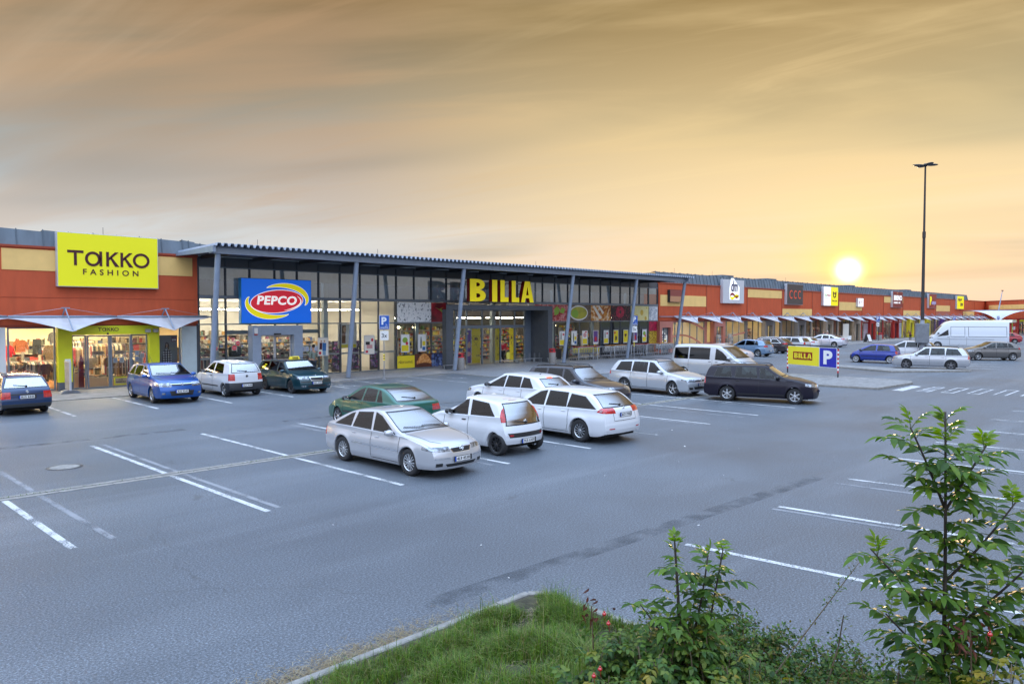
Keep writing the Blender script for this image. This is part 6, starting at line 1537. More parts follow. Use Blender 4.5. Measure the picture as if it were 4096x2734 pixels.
CARS.append(upd(b, label='white three-door hatchback with a black rear bumper, parked next to the taxi', pname='white_d', col=(0.602, 0.619, 0.654),
 x=14.62, y=32.6, rz=91, W=1.64, rw=.29, rimr=.19, wheel='5w', rw_=(xr + .08, 1.07, xr + .32, 1.40), tumble=.30, rwk=.95,
 wins=[(-1.12, -.98, -.30, -.26), (-.14, -.14, .24, .90, .03)], gaps=[(-.19, -.20), (.92, .9)], handles=[(-.04, .88)], bhandle=True, bmirror=True, mirror=(.84, 1.04), rwiper=True, bp=(.50, '5L5 7648'),
 side_parts=[('tail_light', M_tail, [(xr - .1, .70), (xr + .20, .72), (xr + .24, 1.0), (xr - .1, 1.0)], .52, True), headl(xf, .64, .84, .4, .34)],
 bumpers=[('bumper', M_dark, .62, -1.42)], badges=[('B', 0, .90, .045, M_black)], antenna=(-1.0, 0, .15), strips=[('side_moulding', M_black, f, [(-.72, .46), (.86, .46)], .05) for f in 'LR']))
b = estate(2.578, 4.572, .90, 1.47, .95, 1.18, .42); xf = 1.289 + .90; xr = xf - 4.572
CARS.append(upd(b, name='taxi', cat='taxi', label='dark teal estate taxi with a yellow roof sign', pname='teal', col=(0.006, 0.045, 0.062), pmetal=.35,
 x=17.5, y=31.9, rz=-91, W=1.77, rw=.315, rimr=.20, wheel='cap', m_rim=M_rimd, rails=(-1.75, .30), rw_=(xr + .10, 1.04, xr + .4, 1.33), group=None,
 wins=[(-1.88, -1.60, -1.05, -1.00), (-.92, -.90, -.18, -.12), (-.02, -.05, .32, .98, .03)], darkw=(0, 1), gaps=[(-.07, -.08), (-1.0, -.85), (1.02, 1.0)], handles=[(-.82, .82), (.1, .81)], mirror=(.92, .99),
 side_parts=[headl(xf, .62, .79, .40, .40), taill(xr, .72, .98, .2)],
 front_parts=[('grille', M_black, [(-.32, .745), (-.27, .615), (.27, .615), (.32, .745)], 1.8), ('grille_frame', M_chrome, [(-.35, .77), (-.29, .59), (.29, .59), (.35, .77)], 1.9), ('lower_intake', M_black, [(-.46, .40), (-.42, .30), (.42, .30), (.46, .40)], 1.8)],
 fp=(.50, '5Z3 2555'), badges=[('F', 0, .80, .045, M_chrome)], strips=[('bumper_moulding', M_black, 'F', [(-.75, .56), (-.34, .56)], .04), ('bumper_moulding', M_black, 'F', [(.34, .56), (.75, .56)], .04), ('fog_light', M_lens, 'F', [(-.72, .36), (-.54, .36)], .07), ('fog_light', M_lens, 'F', [(.54, .36), (.72, .36)], .07)]))
b = hatch(2.55, 4.0, .82, 1.42, .93, 1.12, .5, .86); xf = 1.275 + .82; xr = xf - 4.0
CARS.append(upd(b, label='pale pinkish-white car facing us, mostly hidden behind the silver minibus', pname='white_pink', col=(0.533, 0.447, 0.43),
 x=52.2, y=28.4, rz=-90, W=1.70, rw=.3, rimr=.2, wheel='5', wins=[(-1.5, -1.2, -.9, -.86), (-.8, -.78, -.15, -.1), (0, -.02, .3, .88, .03)], mirror=(.84, .97), gaps=[(-.05, -.06)], side_parts=[headl(xf, .6, .78, .4, .36)]))
b = hatch(2.578, 4.2, .88, 1.48, .96, 1.20, .38, .84); xf = 1.289 + .88; xr = xf - 4.2
CARS.append(upd(b, label='pale blue hatchback, first of the row parked nose-in by the drugstore', pname='blue_pale', col=(0.20, 0.31, 0.46), pmetal=.45,
 x=61.0, y=31.0, rz=90, W=1.79, rw=.315, rimr=.215, wheel='5', rw_=(xr + .10, 1.07, xr + .38, 1.34),
 wins=[(-1.28, -1.14, -1.0, -.96), (-.92, -.9, -.16, -.1), (0, -.02, .34, .98, .03)], darkw=(0, 1), gaps=[(-.05, -.06), (-.95, -.8), (1.0, .98)], handles=[(-.8, .85), (.12, .84)], mirror=(.92, 1.01), bp=(.50, '6U1 4471'),
 side_parts=[('tail_light', M_tail, [(xr - .1, .82), (xr + .26, .84), (xr + .22, .98), (xr - .1, .98)], .42, True), headl(xf, .6, .8, .46, .32)], badges=[('B', 0, .9, .045, M_chrome)]))
b = estate(2.84, 4.86, .93, 1.48, .96, 1.36, .62); xf = 1.42 + .93; xr = xf - 4.86
CARS.append(upd(b, label='dark brown estate with chrome window line, second of the nose-in row', pname='brown_dark', col=(0.05, 0.038, 0.042), pmetal=.4,
 x=67.4, y=32.6, rz=90, W=1.86, rw=.33, rimr=.235, wheel='t7', rails=(-1.9, .35), m_rail=M_chrome, m_seal=M_chrome, rw_=(xr + .16, 1.05, xr + .60, 1.32), rwk=.93, seal=.018,
 wins=[(-1.95, -1.5, -1.05, -1.0), (-.92, -.9, -.1, -.05), (.05, .02, .45, 1.12, .03)], darkw=(0, 1, 2), gaps=[(-.01, -.02)], handles=[(-.8, .85), (.15, .84)], mirror=(1.05, 1.02), bp=(.86, '2AL 5120'),
 side_parts=[('tail_light', M_tail, [(xr - .1, .84), (xr + .42, .92), (xr + .32, 1.0), (xr - .1, 1.0)], .40, True), headl(xf, .64, .8, .5, .3)]))
b = estate(2.578, 4.572, .90, 1.48, .95, 1.18, .40); xf = 1.289 + .90; xr = xf - 4.572
W17 = upd(b, label='white estate with square red lamps, third of the nose-in row', pname='white_e', col=(0.568, 0.568, 0.602), pmetal=.2,
 x=71.3, y=32.4, rz=90, W=1.77, rw=.315, rimr=.205, wheel='5', rails=(-1.75, .30), rw_=(xr + .10, 1.04, xr + .38, 1.34),
 wins=[(-1.86, -1.62, -1.05, -1.00), (-.92, -.90, -.18, -.12), (-.02, -.05, .32, .98, .03)], darkw=(0, 1), gaps=[(-.07, -.08), (-1.0, -.85)], handles=[(-.82, .82), (.1, .81)], mirror=(.92, .99), bp=(.72, '3L2 7806'),
 side_parts=[('tail_light', M_tail, [(xr - .1, .72), (xr + .18, .72), (xr + .14, .98), (xr - .1, .98)], .52, True), headl(xf, .62, .79, .42, .32)])
CARS.append(W17)
b = hatch(2.65, 4.34, .9, 1.455, .95, 1.26, .55, .9); xf = 1.325 + .9; xr = xf - 4.34
CARS.append(upd(b, label='white hatchback with slim red lamps, fourth of the nose-in row', pname='white_f', col=(0.636, 0.636, 0.662),
 x=74.6, y=32.6, rz=90, W=1.80, rw=.32, rimr=.21, wheel='5', rw_=(xr + .14, 1.05, xr + .52, 1.28), rwk=.9, bow_r=.16,
 wins=[(-1.5, -1.2, -1.0, -.95), (-.88, -.86, -.14, -.08), (.02, 0, .38, 1.05, .03)], darkw=(0, 1), gaps=[(-.03, -.04)], mirror=(.95, 1.0), bp=(.5, '7U0 2214'),
 side_parts=[('tail_light', M_tail, [(xr - .1, .82), (xr + .34, .86), (xr + .26, .95), (xr - .1, .95)], .45, True), headl(xf, .6, .8, .46, .32)]))
xf = 1.385 + .95; xr = xf - 4.74
CARS.append(SP(label='pale silver fastback saloon at the end of the nose-in row', pname='silver_pearl', col=(0.60, 0.60, 0.66), pmetal=.4,
 x=85.0, y=33.9, rz=90, wb=2.77, L=4.74, fo=.95, W=1.815, H=1.47, rw=.325, rimr=.235, wheel='10',
 tail=[(xr + .01, .80), (xr + .06, 1.02), (xr + .25, 1.07), (xr + .50, 1.10)], roof=[(-1.0, 1.385), (-.5, 1.45), (.05, 1.47), (.45, 1.41)],
 nose=[(1.30, .99), (1.6, .93), (2.0, .82), (xf - .12, .7), (xf - .03, .6)], belt=[(xr, 1.0), (-1.3, .97), (1.2, .9), (1.9, .72), (xf, .62)],
 ws=(1.27, 1.01, .5, 1.38), rw_=(xr + .55, 1.12, -1.1, 1.34), wtop=.11, bow_r=.2, pin_r=.12,
 wins=[(-1.45, -1.0, -.85, -.82), (-.76, -.72, -.06, .0), (.1, .06, .42, 1.08, .03)], darkw=(0, 1, 2), m_seal=M_chrome, seal=.015, gaps=[(.03, .02), (-.85, -.8), (1.15, 1.12)], handles=[(-.7, .87), (.2, .85)], mirror=(1.0, 1.0), bp=(.8, '5AC 9083'),
 side_parts=[('tail_light', M_tail, [(xr - .1, .84), (xr + .36, .92), (xr + .30, 1.0), (xr - .1, 1.0)], .4, True), headl(xf, .6, .78, .5, .3)]))
xf = 1.175 + .55; xr = xf - 3.43
CARS.append(SP(label='blue three-door one-box city car facing left, beside the traffic island', pname='blue_royal', col=(0.008, 0.03, 0.26), pmetal=.15,
 x=59.0, y=19.75, rz=96, wb=2.35, L=3.43, fo=.55, W=1.63, H=1.42, rw=.28, rimr=.19, wheel='cap', m_rim=M_rim,
 tail=[(xr + .02, .72), (xr + .06, .93), (xr + .28, 1.30)], roof=[(xr + .5, 1.365), (-.6, 1.41), (0, 1.42), (.22, 1.39)],
 nose=[(1.12, .94), (1.35, .86), (1.55, .76), (xf - .03, .64)], belt=[(xr, .92), (-.5, .90), (1.0, .86), (1.45, .70), (xf, .60)], ws=(1.08, .985, .30, 1.35), rw_=(xr + .10, .98, xr + .32, 1.27),
 wins=[(-1.18, -1.05, -.36, -.30), (-.18, -.18, .20, .86, .03)], gaps=[(-.24, -.25), (.9, .88)], handles=[(-.05, .82)], mirror=(.84, .96), bmirror=True, antenna=(.1, 0, -.5), bhandle=True,
 side_parts=[('tail_light', M_tail, [(xr - .1, .70), (xr + .16, .70), (xr + .2, .90), (xr - .1, .90)], .5, True), headl(xf, .58, .70, .26, .4)], bumpers=[('bumper', M_dark, .56, 1.48), ('bumper', M_dark, .56, -1.52)],
 strips=[('side_moulding', M_black, f, [(-.8, .50), (.82, .50)], .035) for f in 'LR']))
b = hatch(2.648, 4.36, .87, 1.50, .97, 1.28, .46, .95); xf = 1.324 + .87; xr = xf - 4.36
CARS.append(upd(b, label='white hatchback partly hidden behind the lamp post and the blue city car', pname='white_g', col=(0.619, 0.619, 0.645),
 x=66.0, y=19.6, rz=96, W=1.82, rw=.32, rimr=.21, wheel='5', rw_=(xr + .12, 1.08, xr + .45, 1.34),
 wins=[(-1.62, -1.2, -.98, -.92), (-.86, -.84, -.12, -.06), (.04, .02, .4, 1.08, .03)], darkw=(0, 1), gaps=[(-.01, -.02), (-.9, -.8)], handles=[(-.76, .87), (.15, .86)], mirror=(.98, 1.02),
 side_parts=[taill(xr, .8, 1.05, .22, .45), headl(xf, .6, .8, .46, .32)]))
b = estate(2.578, 4.572, .90, 1.485, .95, 1.18, .40); xf = 1.289 + .90; xr = xf - 4.572
CARS.append(upd(b, label='silver estate with dark five-spoke wheels and a tow bar, in front of the white van', pname='silver_grey', col=(0.46, 0.47, 0.50), pmetal=.5,
 x=54.45, y=14.85, rz=104, W=1.77, rw=.325, rimr=.225, wheel='5w', m_rim=mat('rim_grey', (0.25, 0.25, 0.27), .3, .8), rails=(-1.75, .30), rw_=(xr + .10, 1.04, xr + .38, 1.34),
 wins=[(-1.86, -1.62, -1.05, -1.00), (-.92, -.90, -.18, -.12), (-.02, -.05, .32, .98, .03)], gaps=[(-.07, -.08), (-1.0, -.85), (1.02, 1.0)], handles=[(-.82, .82), (.1, .81)], mirror=(.92, .99), bp=(.74, '1L9 3350'), antenna=(-1.5, 0, .35),
 side_parts=[('tail_light', M_tail, [(xr - .1, .72), (xr + .18, .72), (xr + .14, .98), (xr - .1, .98)], .52, True), headl(xf, .62, .79, .42, .32)], strips=[('side_moulding', M_steel, f, [(-.85, .48), (.95, .48)], .04) for f in 'LR']))
b = hatch(2.51, 4.0, .82, 1.48, .98, 1.22, .42, .95); xf = 1.255 + .82; xr = xf - 4.0
CARS.append(upd(b, label='grey-brown five-door hatchback at the right edge of the car park', pname='greige', col=(0.125, 0.115, 0.11), pmetal=.5,
 x=68.9, y=14.3, rz=124, W=1.74, rw=.31, rimr=.215, wheel='t5', rw_=(xr + .12, 1.10, xr + .40, 1.33),
 wins=[(-1.32, -1.1, -.95, -.92), (-.88, -.84, -.16, -.1), (0, -.03, .32, 1.02, .03)], gaps=[(-.05, -.06), (-.92, -.8), (1.0, .98)], handles=[(-.76, .88), (.12, .86)], mirror=(.94, 1.02), antenna=(-1.2, 0, .2),
 side_parts=[('tail_light', M_tail, [(xr - .1, .84), (xr + .3, .90), (xr + .26, 1.03), (xr - .1, 1.03)], .42, True), headl(xf, .6, .8, .5, .32)]))
xf = 1.85 + 1.0; xr = xf - 6.9
CARS.append(SP(name='delivery_van', cat='van', label='long high-roof white delivery van', pname='white_van', col=(0.602, 0.628, 0.671), group=None,
 x=89.8, y=21.5, rz=112, wb=4.0, L=6.9, fo=1.0, W=2.0, H=2.75, rw=.35, rimr=.21, wheel='steel', tumble=.07, beltin=.97, crown=.04, rr=.12, sill=.32, wtop=.78, scale=1.12,
 tail=[(xr + .01, 1.2), (xr + .03, 2.0), (xr + .06, 2.62)], roof=[(xr + .35, 2.73), (-.8, 2.75), (.9, 2.72), (1.35, 2.55), (1.62, 2.28)], nose=[(2.32, 1.36), (2.5, 1.22), (2.72, 1.02), (2.80, .85)],
 belt=[(xr, 1.3), (1.2, 1.3), (2.2, 1.15), (2.7, .85), (xf, .7)], ws=(2.30, 1.42, 1.62, 2.2),
 wins=[(1.10, 1.12, 1.50, 1.98, .06)], gaps=[(1.0, 1.0), (-.4, -.4)], handles=[(1.12, 1.15)], bhandle=True, bmirror=True, mirror=(1.95, 1.5), side_parts=[headl(xf, .9, 1.15, .5, .5), ('tail_light', M_tail, [(xr - .1, 1.0), (xr + .08, 1.0), (xr + .08, 1.5), (xr - .1, 1.5)], .8, True)],
 strips=[('side_moulding', M_steel, f, [(-2.6, .95), (2.0, .95)], .05) for f in 'LR'] + [('panel_line', M_gap, f, pl, .03) for f in 'LR' for pl in ([(-3.6, 2.12), (.9, 2.12)], [(-3.6, 2.12), (-3.6, 1.2), (-.55, 1.2), (-.55, 2.12)], [(-.25, 2.12), (-.25, 1.2), (.9, 1.2), (.9, 2.12)])], nodash=True))
b = hatch(2.6, 4.3, .9, 1.43, .95, 1.22, .75, .9); xf = 1.3 + .9; xr = xf - 4.3
CARS.append(upd(b, label='dark red car showing its rear at the far end of the white van', pname='red', col=(0.30, 0.012, 0.02), pmetal=.2,
 x=112.2, y=22.0, rz=100, W=1.78, rw=.31, rimr=.2, wheel='5', rw_=(xr + .2, 1.04, xr + .7, 1.27), wins=[(-1.3, -1.05, -.9, -.86), (-.8, -.78, -.12, -.08), (.02, 0, .36, 1.0, .03)], mirror=(.92, .99), gaps=[(-.03, -.04)],
 side_parts=[taill(xr, .78, .95, .24, .42), headl(xf, .6, .8, .46, .32)]))
for sp_ in CARS: make_car(sp_)
def leafmat(name, cols, rough=.42, trans=.30):
 m = bpy.data.materials.new(name); m.use_nodes = True; T = NT(m.node_tree); b = m.node_tree.nodes['Principled BSDF']
 gm = T.n('ShaderNodeNewGeometry'); n_ = len(cols)
 c = T.ramp(gm.outputs['Random Per Island'], [(i / max(1, n_ - 1), col) for i, col in enumerate(cols)])
 T.l(c, b.inputs['Base Color']); b.inputs['Roughness'].default_value = rough; b.inputs['Specular IOR Level'].default_value = .3
 tr = T.n('ShaderNodeBsdfTranslucent'); hs = T.n('ShaderNodeHueSaturation', i_Value=1.9, i_Saturation=1.15); T.l(c, hs.inputs['Color']); T.l(hs.outputs[0], tr.inputs[0])
 mx = T.n('ShaderNodeMixShader', i_0=trans); T.l(b.outputs[0], mx.inputs[1]); T.l(tr.outputs[0], mx.inputs[2])
 T.l(mx.outputs[0], m.node_tree.nodes['Material Output'].inputs[0]); return m
# == C: the orange row of shops
bC = thing('shop_row', 'long orange and cream row of shops running to the far corner', 'shop building', (120, G, 0))
PIER = [59.16, 67.85, 76.6, 85.3, 94.0, 102.7, 111.35, 120.3, 129.4, 138.3, 147.3, 156.3, 165.2, 174.0, 183.0]
mb = MB(); mb.box(59.16, 183.0, G - .12, G + 1.0, 3.12, 6.60); mb.box(59.16, 183, G + .9, G + 12, 3.3, 6.2); mb.build('wall', M_orange, bC)
mb = MB()
for x in PIER[1:-1]: mb.box(x - .09, x + .09, G - .16, G - .121, 3.12, 6.60)
mb.build('panel_joint', M_flash, bC)
MB().box(59.14, 183.1, G - .20, G + .1, 6.60, 6.70).build('flashing', M_flash, bC)
MB().box(59.16, 183, G - .05, G + .4, 2.98, 3.12).build('soffit', M_flash, bC)
for x0, x1, z0, z1 in [(59.4, 67.75, 4.47, 5.53), (76.7, 85.2, 5.60, 6.50), (85.4, 93.9, 3.45, 4.40), (102.8, 111.25, 4.30, 5.45), (120.4, 129.3, 5.60, 6.50), (129.5, 138.2, 3.45, 4.45), (147.4, 156.2, 4.40, 5.45), (165.3, 173.9, 3.45, 4.45)]:
 MB().box(x0, x1, G - .145, G - .121, z0, z1).build('cream_panel', M_cream, bC)
MB().box(147.4, 156.2, G - .140, G - .121, 3.45, 4.38).build('dusty_panel', M_orange2, bC)
roof_sheets(bC, 59.2, 170.0, 6.68, 7.70, 1.43, G + .1, G + .34, 5)
for x in (76.0, 87.0, 113.5, 140, 30, 37.5, 24):
 z_ = 7.95 if x > 59 else 7.5
 MB().box(x, x + 2.6, G + 2.6, G + 4.6, z_ - .3, z_ + .22).build('roof_light', M_metal, bC if x > 59 else bB)
for x in (12.0, 20.2, 28.6, 44.0, 64.5, 72, 90):
 z_ = 7.8 if x > 59 else 7.4
 MB().tube([(x, G + 1.6, z_ - .1), (x, G + 1.6, z_ + .55)], .012, 5).build('lightning_rod', M_dark, bC if x > 59 else (bB if x > 16 else bA))
M_taupe = mat('wall_taupe', (.30, .25, .20), .7); M_greyw = mat('wall_grey', (.17, .16, .16), .6); M_pinkw = mat('brick_pink', (.46, .17, .13), .6)
M_redw = mat('shop_red', (.36, .02, .015), .5); M_yelw = mat('shop_yellow', (.60, .52, .02), .5); M_purp = mat('shop_purple', (.07, .03, .22), .5)
def bay(i, wallm, frame, room, fl, tube, door, goods='goods_pale', rows=2, lvl=2, sh=True):
 x0, x1 = PIER[i], PIER[i + 1]; n = 6; w_ = (x1 - x0) / n
 MB().box(x0 - .22, x0 + .22, G - .1, G + .2, 0, 3.0).build('pier', wallm, bC)
 shop_room(bC, x0 + .25, x1 - .25, 3.05, 7.0, room, fl, tube, rows, 2.0, .14, 2.9)
 for k in range(n):
  a_, c_ = x0 + .22 + k * (x1 - x0 - .44) / n, x0 + .22 + (k + 1) * (x1 - x0 - .44) / n
  if k == door:
   mb = MB(); mb.box(a_ - .45, a_ - .03, G - .42, G + .1, 0, 3.0); mb.box(c_ + .03, c_ + .45, G - .42, G + .1, 0, 3.0); mb.box(a_ - .03, c_ + .03, G - .42, G + .1, 2.42, 3.0); mb.build('portal', wallm, bC)
   glazing(bC, 'door', a_, (a_ + c_) / 2, .03, 2.42, G - .1, .05, frame); glazing(bC, 'door', (a_ + c_) / 2, c_, .03, 2.42, G - .1, .05, frame)
  else: glazing(bC, 'shop_window', a_, c_, .05, 2.98, G, .05, frame)
 if sh:
  for q in range(3):
   shelf_unit(x0 + .6 + q * 2.7, x0 + 3.0 + q * 2.7, G + 2.2 + (i + q) % 3 * 1.3, 1.8, 4, goods, 'shelf of goods, %s from the left, in the %s shop bay of the orange row' % (ORD[q], ORD[i]), 'shop row shelves', seed=200 + i * 5 + q)
bay(0, M_pinkw, M_frame, M_roomwall, M_tilefl, M_tube, 0, 'goods_pale', 3)
bay(1, M_pinkw, M_frame, M_roomwall, M_tilefl, M_tube, 1, 'goods_mixed', 3)
bay(2, M_greyw, M_frdark, M_roomwall, M_tilefl, M_tube, 3, 'goods_clothes', 3)
bay(3, M_greyw, M_frdark, M_taupe, M_tilefl, M_tubec, 3, 'goods_pale', 2)
bay(4, M_taupe, M_frdark, M_taupe, M_woodfl, M_tubec, 3, 'goods_pale', 1)
bay(5, M_taupe, M_frdark, M_taupe, M_woodfl, M_tubec, 4, 'goods_pale', 1)
bay(6, M_redw, M_frdark, M_greyw, M_tilefl, M_tubec, 2, 'goods_pale', 1)
bay(7, M_redw, M_frdark, M_greyw, M_tilefl, M_tubec, 3, 'goods_mixed', 1)
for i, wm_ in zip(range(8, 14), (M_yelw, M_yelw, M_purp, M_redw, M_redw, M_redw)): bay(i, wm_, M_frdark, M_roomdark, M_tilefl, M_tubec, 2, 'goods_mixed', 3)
def arch(mb, xa, xb, za, zb, rise, th, y):
 n = 24
 for k in range(n):
  f0, f1 = k / n, (k + 1) / n
  z0, z1 = za + (zb - za) * f0 + rise * math.sin(PI * f0), za + (zb - za) * f1 + rise * math.sin(PI * f1)
  t0, t1 = th * (.6 + .4 * abs(2 * f0 - 1)), th * (.6 + .4 * abs(2 * f1 - 1))
  mb.add([(xa + (xb - xa) * f0, y, z0), (xa + (xb - xa) * f1, y, z1), (xa + (xb - xa) * f1, y, z1 + t1), (xa + (xb - xa) * f0, y, z0 + t0)], [(0, 1, 2, 3)])
mb = MB(); arch(mb, 59.5, 67.5, .75, .35, 1.0, .24, G - .065); arch(mb, 59.5, 67.5, 2.35, 2.05, .75, .26, G - .065); arch(mb, 76.3, 67.6, 1.6, .5, .1, .2, G - .066)
mb.build('glass_stripe', M_pinkw, bC)
MB().box(59.42, 60.9, G - .07, G - .064, .05, 2.4).build('white_film', mat('film_white', (.62, .60, .60), .5), bC)
def dm_logo(parent, x, z, s_, y, d=.02):
 mb = MB(); mb.poly([(-.52, -.42), (.60, -.42), (.62, .30), (.38, .45), (-.10, .80), (-.38, .78), (-.56, .2)], (x, y, z), Vector((s_, 0, 0)), Vector((0, 0, s_)), NF, d * .3); mb.build('logo_halo', M_signwhite, parent)
 mb = MB(); text(mb, 'dm', (x - .36 * s_, y - d * .35, z + .04 * s_), XV, ZV, NF, w=.74 * s_, h=.62 * s_, depth=d, bold=.02, shear=.2, space=1.0); mb.build('logo_letters', mat('logo_navy', (.01, .018, .10), .4), parent)
 for nm, m_, ph, zz in (('logo_ribbon', mat('logo_red', (.32, .012, .02), .4), 0, -.17), ('logo_ribbon', M_brighty, PI, -.25)):
  mb = MB(); n = 14
  for k in range(n):
   f0, f1 = k / n, (k + 1) / n; X = lambda f: x + (-.46 + .98 * f) * s_
   Z = lambda f: z + (zz + .09 * math.sin(2 * PI * f + ph)) * s_
   mb.add([(X(f0), y - d * .4, Z(f0) - .08 * s_), (X(f1), y - d * .4, Z(f1) - .08 * s_), (X(f1), y - d * .4, Z(f1) + .06 * s_), (X(f0), y - d * .4, Z(f0) + .06 * s_)], [(0, 1, 2, 3)])
  mb.build(nm, m_, parent)
t = thing('window_logo', 'small drugstore logo on the white film beside the glass doors', 'logo', (60.15, G - .07, 1.4)); dm_logo(t, 60.1, 1.35, .95, G - .072, .01)
sg = sign_box('blank_sign', 'small blank sign, brown above and tan below, left of the drugstore sign', 60.60, 62.80, 4.84, 6.03, G - .14, .30, mat('blank_tan', (.50, .24, .12), .5), M_gap)
MB().box(60.63, 62.77, G - .4465, G - .40, 5.42, 6.0).build('upper_half', mat('blank_brown', (.26, .06, .045), .5), sg)
sg = sign_box('shop_sign', 'square pale grey sign with a dark blue lettered drugstore logo', 70.62, 75.22, 4.87, 7.38, G - .14, .32, mat('sign_palegrey', (.60, .60, .62), .4), M_side); dm_logo(sg, 73.0, 6.05, 1.9, G - .468)
sg = sign_box('shop_sign', 'dark brown-grey sign with three red C letters', 85.90, 90.42, 4.90, 7.40, G - .14, .32, mat('sign_brown', (.075, .06, .055), .5), M_side)
mb = MB()
for k in range(3):
 cx, cz = 87.05 + k * 1.18, 6.12
 for j in range(18):
  a, b2 = R(48 + 264 * j / 18), R(48 + 264 * (j + 1) / 18)
  mb.poly([(cx + .50 * math.cos(a), cz + .52 * math.sin(a)), (cx + .50 * math.cos(b2), cz + .52 * math.sin(b2)), (cx + .34 * math.cos(b2), cz + .36 * math.sin(b2)), (cx + .34 * math.cos(a), cz + .36 * math.sin(a))][::-1], (0, G - .468, 0), XV, ZV, NF, .02)
mb.build('lettering', mat('sign_coral', (.62, .07, .03), .4, emit=(.62, .07, .03), estr=.2), sg)
sg = sign_box('shop_sign', 'white half of the double sign with thin red and green lettering', 96.75, 99.10, 4.87, 7.38, G - .14, .32, M_signwhite, M_side)
mb = MB(); text(mb, 'Vino', (97.05, G - .468, 6.08), XV, ZV, NF, w=.8, h=.38, depth=.01, shear=.2); mb.build('lettering', M_pg, sg)
mb = MB(); text(mb, 'food', (98.15, G - .468, 6.08), XV, ZV, NF, w=.75, h=.38, depth=.01); mb.poly([(0, 0), (.13, .16), (.10, .24), (0, .19), (-.10, .24), (-.13, .16)], (98.0, G - .468, 6.12), XV, ZV, NF, .01); mb.build('lettering', M_pr, sg)
MB().tube([(97.1, G - .475, 5.98), (97.8, G - .475, 5.88), (98.6, G - .475, 5.9)], .02, 4).build('underline', M_pg, sg)
sg = sign_box('shop_sign', 'yellow half of the double sign with a dark post horn', 99.13, 101.57, 4.87, 7.38, G - .14, .31, M_brighty, M_side)
mb = MB()
for j in range(16):
 a, b2 = R(190 + 310 * j / 16), R(190 + 310 * (j + 1) / 16); cx, cz = 100.35, 6.28
 mb.poly([(cx + .42 * math.cos(a), cz + .36 * math.sin(a)), (cx + .42 * math.cos(b2), cz + .36 * math.sin(b2)), (cx + .26 * math.cos(b2), cz + .2 * math.sin(b2)), (cx + .26 * math.cos(a), cz + .2 * math.sin(a))][::-1], (0, G - .458, 0), XV, ZV, NF, .02)
mb.poly([(-.62, .65), (-.30, .65), (-.22, .0), (-.42, -.1)], (100.35, G - .458, 6.1), XV, ZV, NF, .02); mb.poly([(.62, .65), (.30, .65), (.22, .0), (.42, -.1)], (100.35, G - .458, 6.1), XV, ZV, NF, .02)
text(mb, 'Česká pošta', (99.45, G - .458, 5.42), XV, ZV, NF, w=1.8, h=.26, depth=.012, bold=.03); mb.build('post_horn', M_pbr, sg)
sg = sign_box('shop_sign', 'small white sign with faint pink lettering on the cream panel', 108.9, 111.0, 4.84, 6.06, G - .14, .30, M_signwhite, M_side)
mb = MB()
for k in range(3): mb.box(109.75, 110.65 - k * .12, G - .452, G - .447, 5.72 - k * .22, 5.80 - k * .22)
mb.box(109.2, 109.5, G - .452, G - .447, 5.2, 5.7); mb.build('print', M_ppk, sg)
sg = sign_box('shop_sign', 'dark red sign with white carpet shop lettering', 123.4, 128.1, 4.87, 7.38, G - .14, .32, mat('sign_brick', (.24, .03, .025), .5), M_side)
mb = MB(); text(mb, 'BRENO', (123.85, G - .468, 5.98), XV, ZV, NF, w=3.8, h=.80, depth=.02, bold=.035, space=.95); text(mb, 'KOBERCE • PVC', (123.85, G - .468, 5.48), XV, ZV, NF, w=3.1, h=.26, depth=.02, bold=.03); mb.build('lettering', M_signwhite, sg)
MB().poly([(0, 0), (.45, .12), (.2, .25)], (125.3, G - .468, 7.0), XV, ZV, NF, .02).build('star', M_amber, sg)
sg = sign_box('shop_sign', 'brick red sign with a big yellow P and bubbly letters', 142.0, 146.4, 4.9, 7.40, G - .14, .32, mat('sign_brick2', (.30, .045, .035), .5), M_side)
mb = MB(); text(mb, 'P', (142.5, G - .468, 5.45), XV, ZV, NF, w=1.0, h=1.5, depth=.02, bold=.07); mb.build('big_letter', M_brighty, sg)
mb = MB(); text(mb, 'ompo', (143.5, G - .468, 5.35), XV, ZV, NF, w=2.5, h=.75, depth=.02, bold=.05); mb.build('letters', mat('letter_lilac', (.5, .45, .7), .4), sg)
sg = sign_box('shop_sign', 'yellow sign with black pet shop lettering near the corner', 159.7, 164.45, 4.87, 7.38, G - .14, .32, M_brighty, M_side)
mb = MB(); text(mb, 'super', (160.3, G - .468, 6.25), XV, ZV, NF, w=2.8, h=.62, depth=.02, bold=.02); text(mb, 'zoo', (161.9, G - .468, 5.45), XV, ZV, NF, w=1.9, h=.6, depth=.02, bold=.05); mb.build('lettering', M_pbr, sg)
for x0, x1, s_ in ((111.6, 117.9, 'REMIZOMY KOBERCE PVC'), (121.6, 129.2, 'PVC  METRÁŽ  KOBERCE')):
 t = thing('window_band', 'red band lettered in white above the %s carpet shop windows' % ('left' if x0 < 115 else 'right'), 'sign', (x0, G - .1, 2.6), 0, 'red bands of the carpet shop')
 MB().box(x0, x1, G - .11, G - .075, 2.52, 2.96).build('band', M_redw, t)
 mb = MB(); text(mb, s_, (x0 + .2, G - .112, 2.64), XV, ZV, NF, w=x1 - x0 - .5, h=.2, depth=.004, bold=.03); mb.build('lettering', M_white, t)
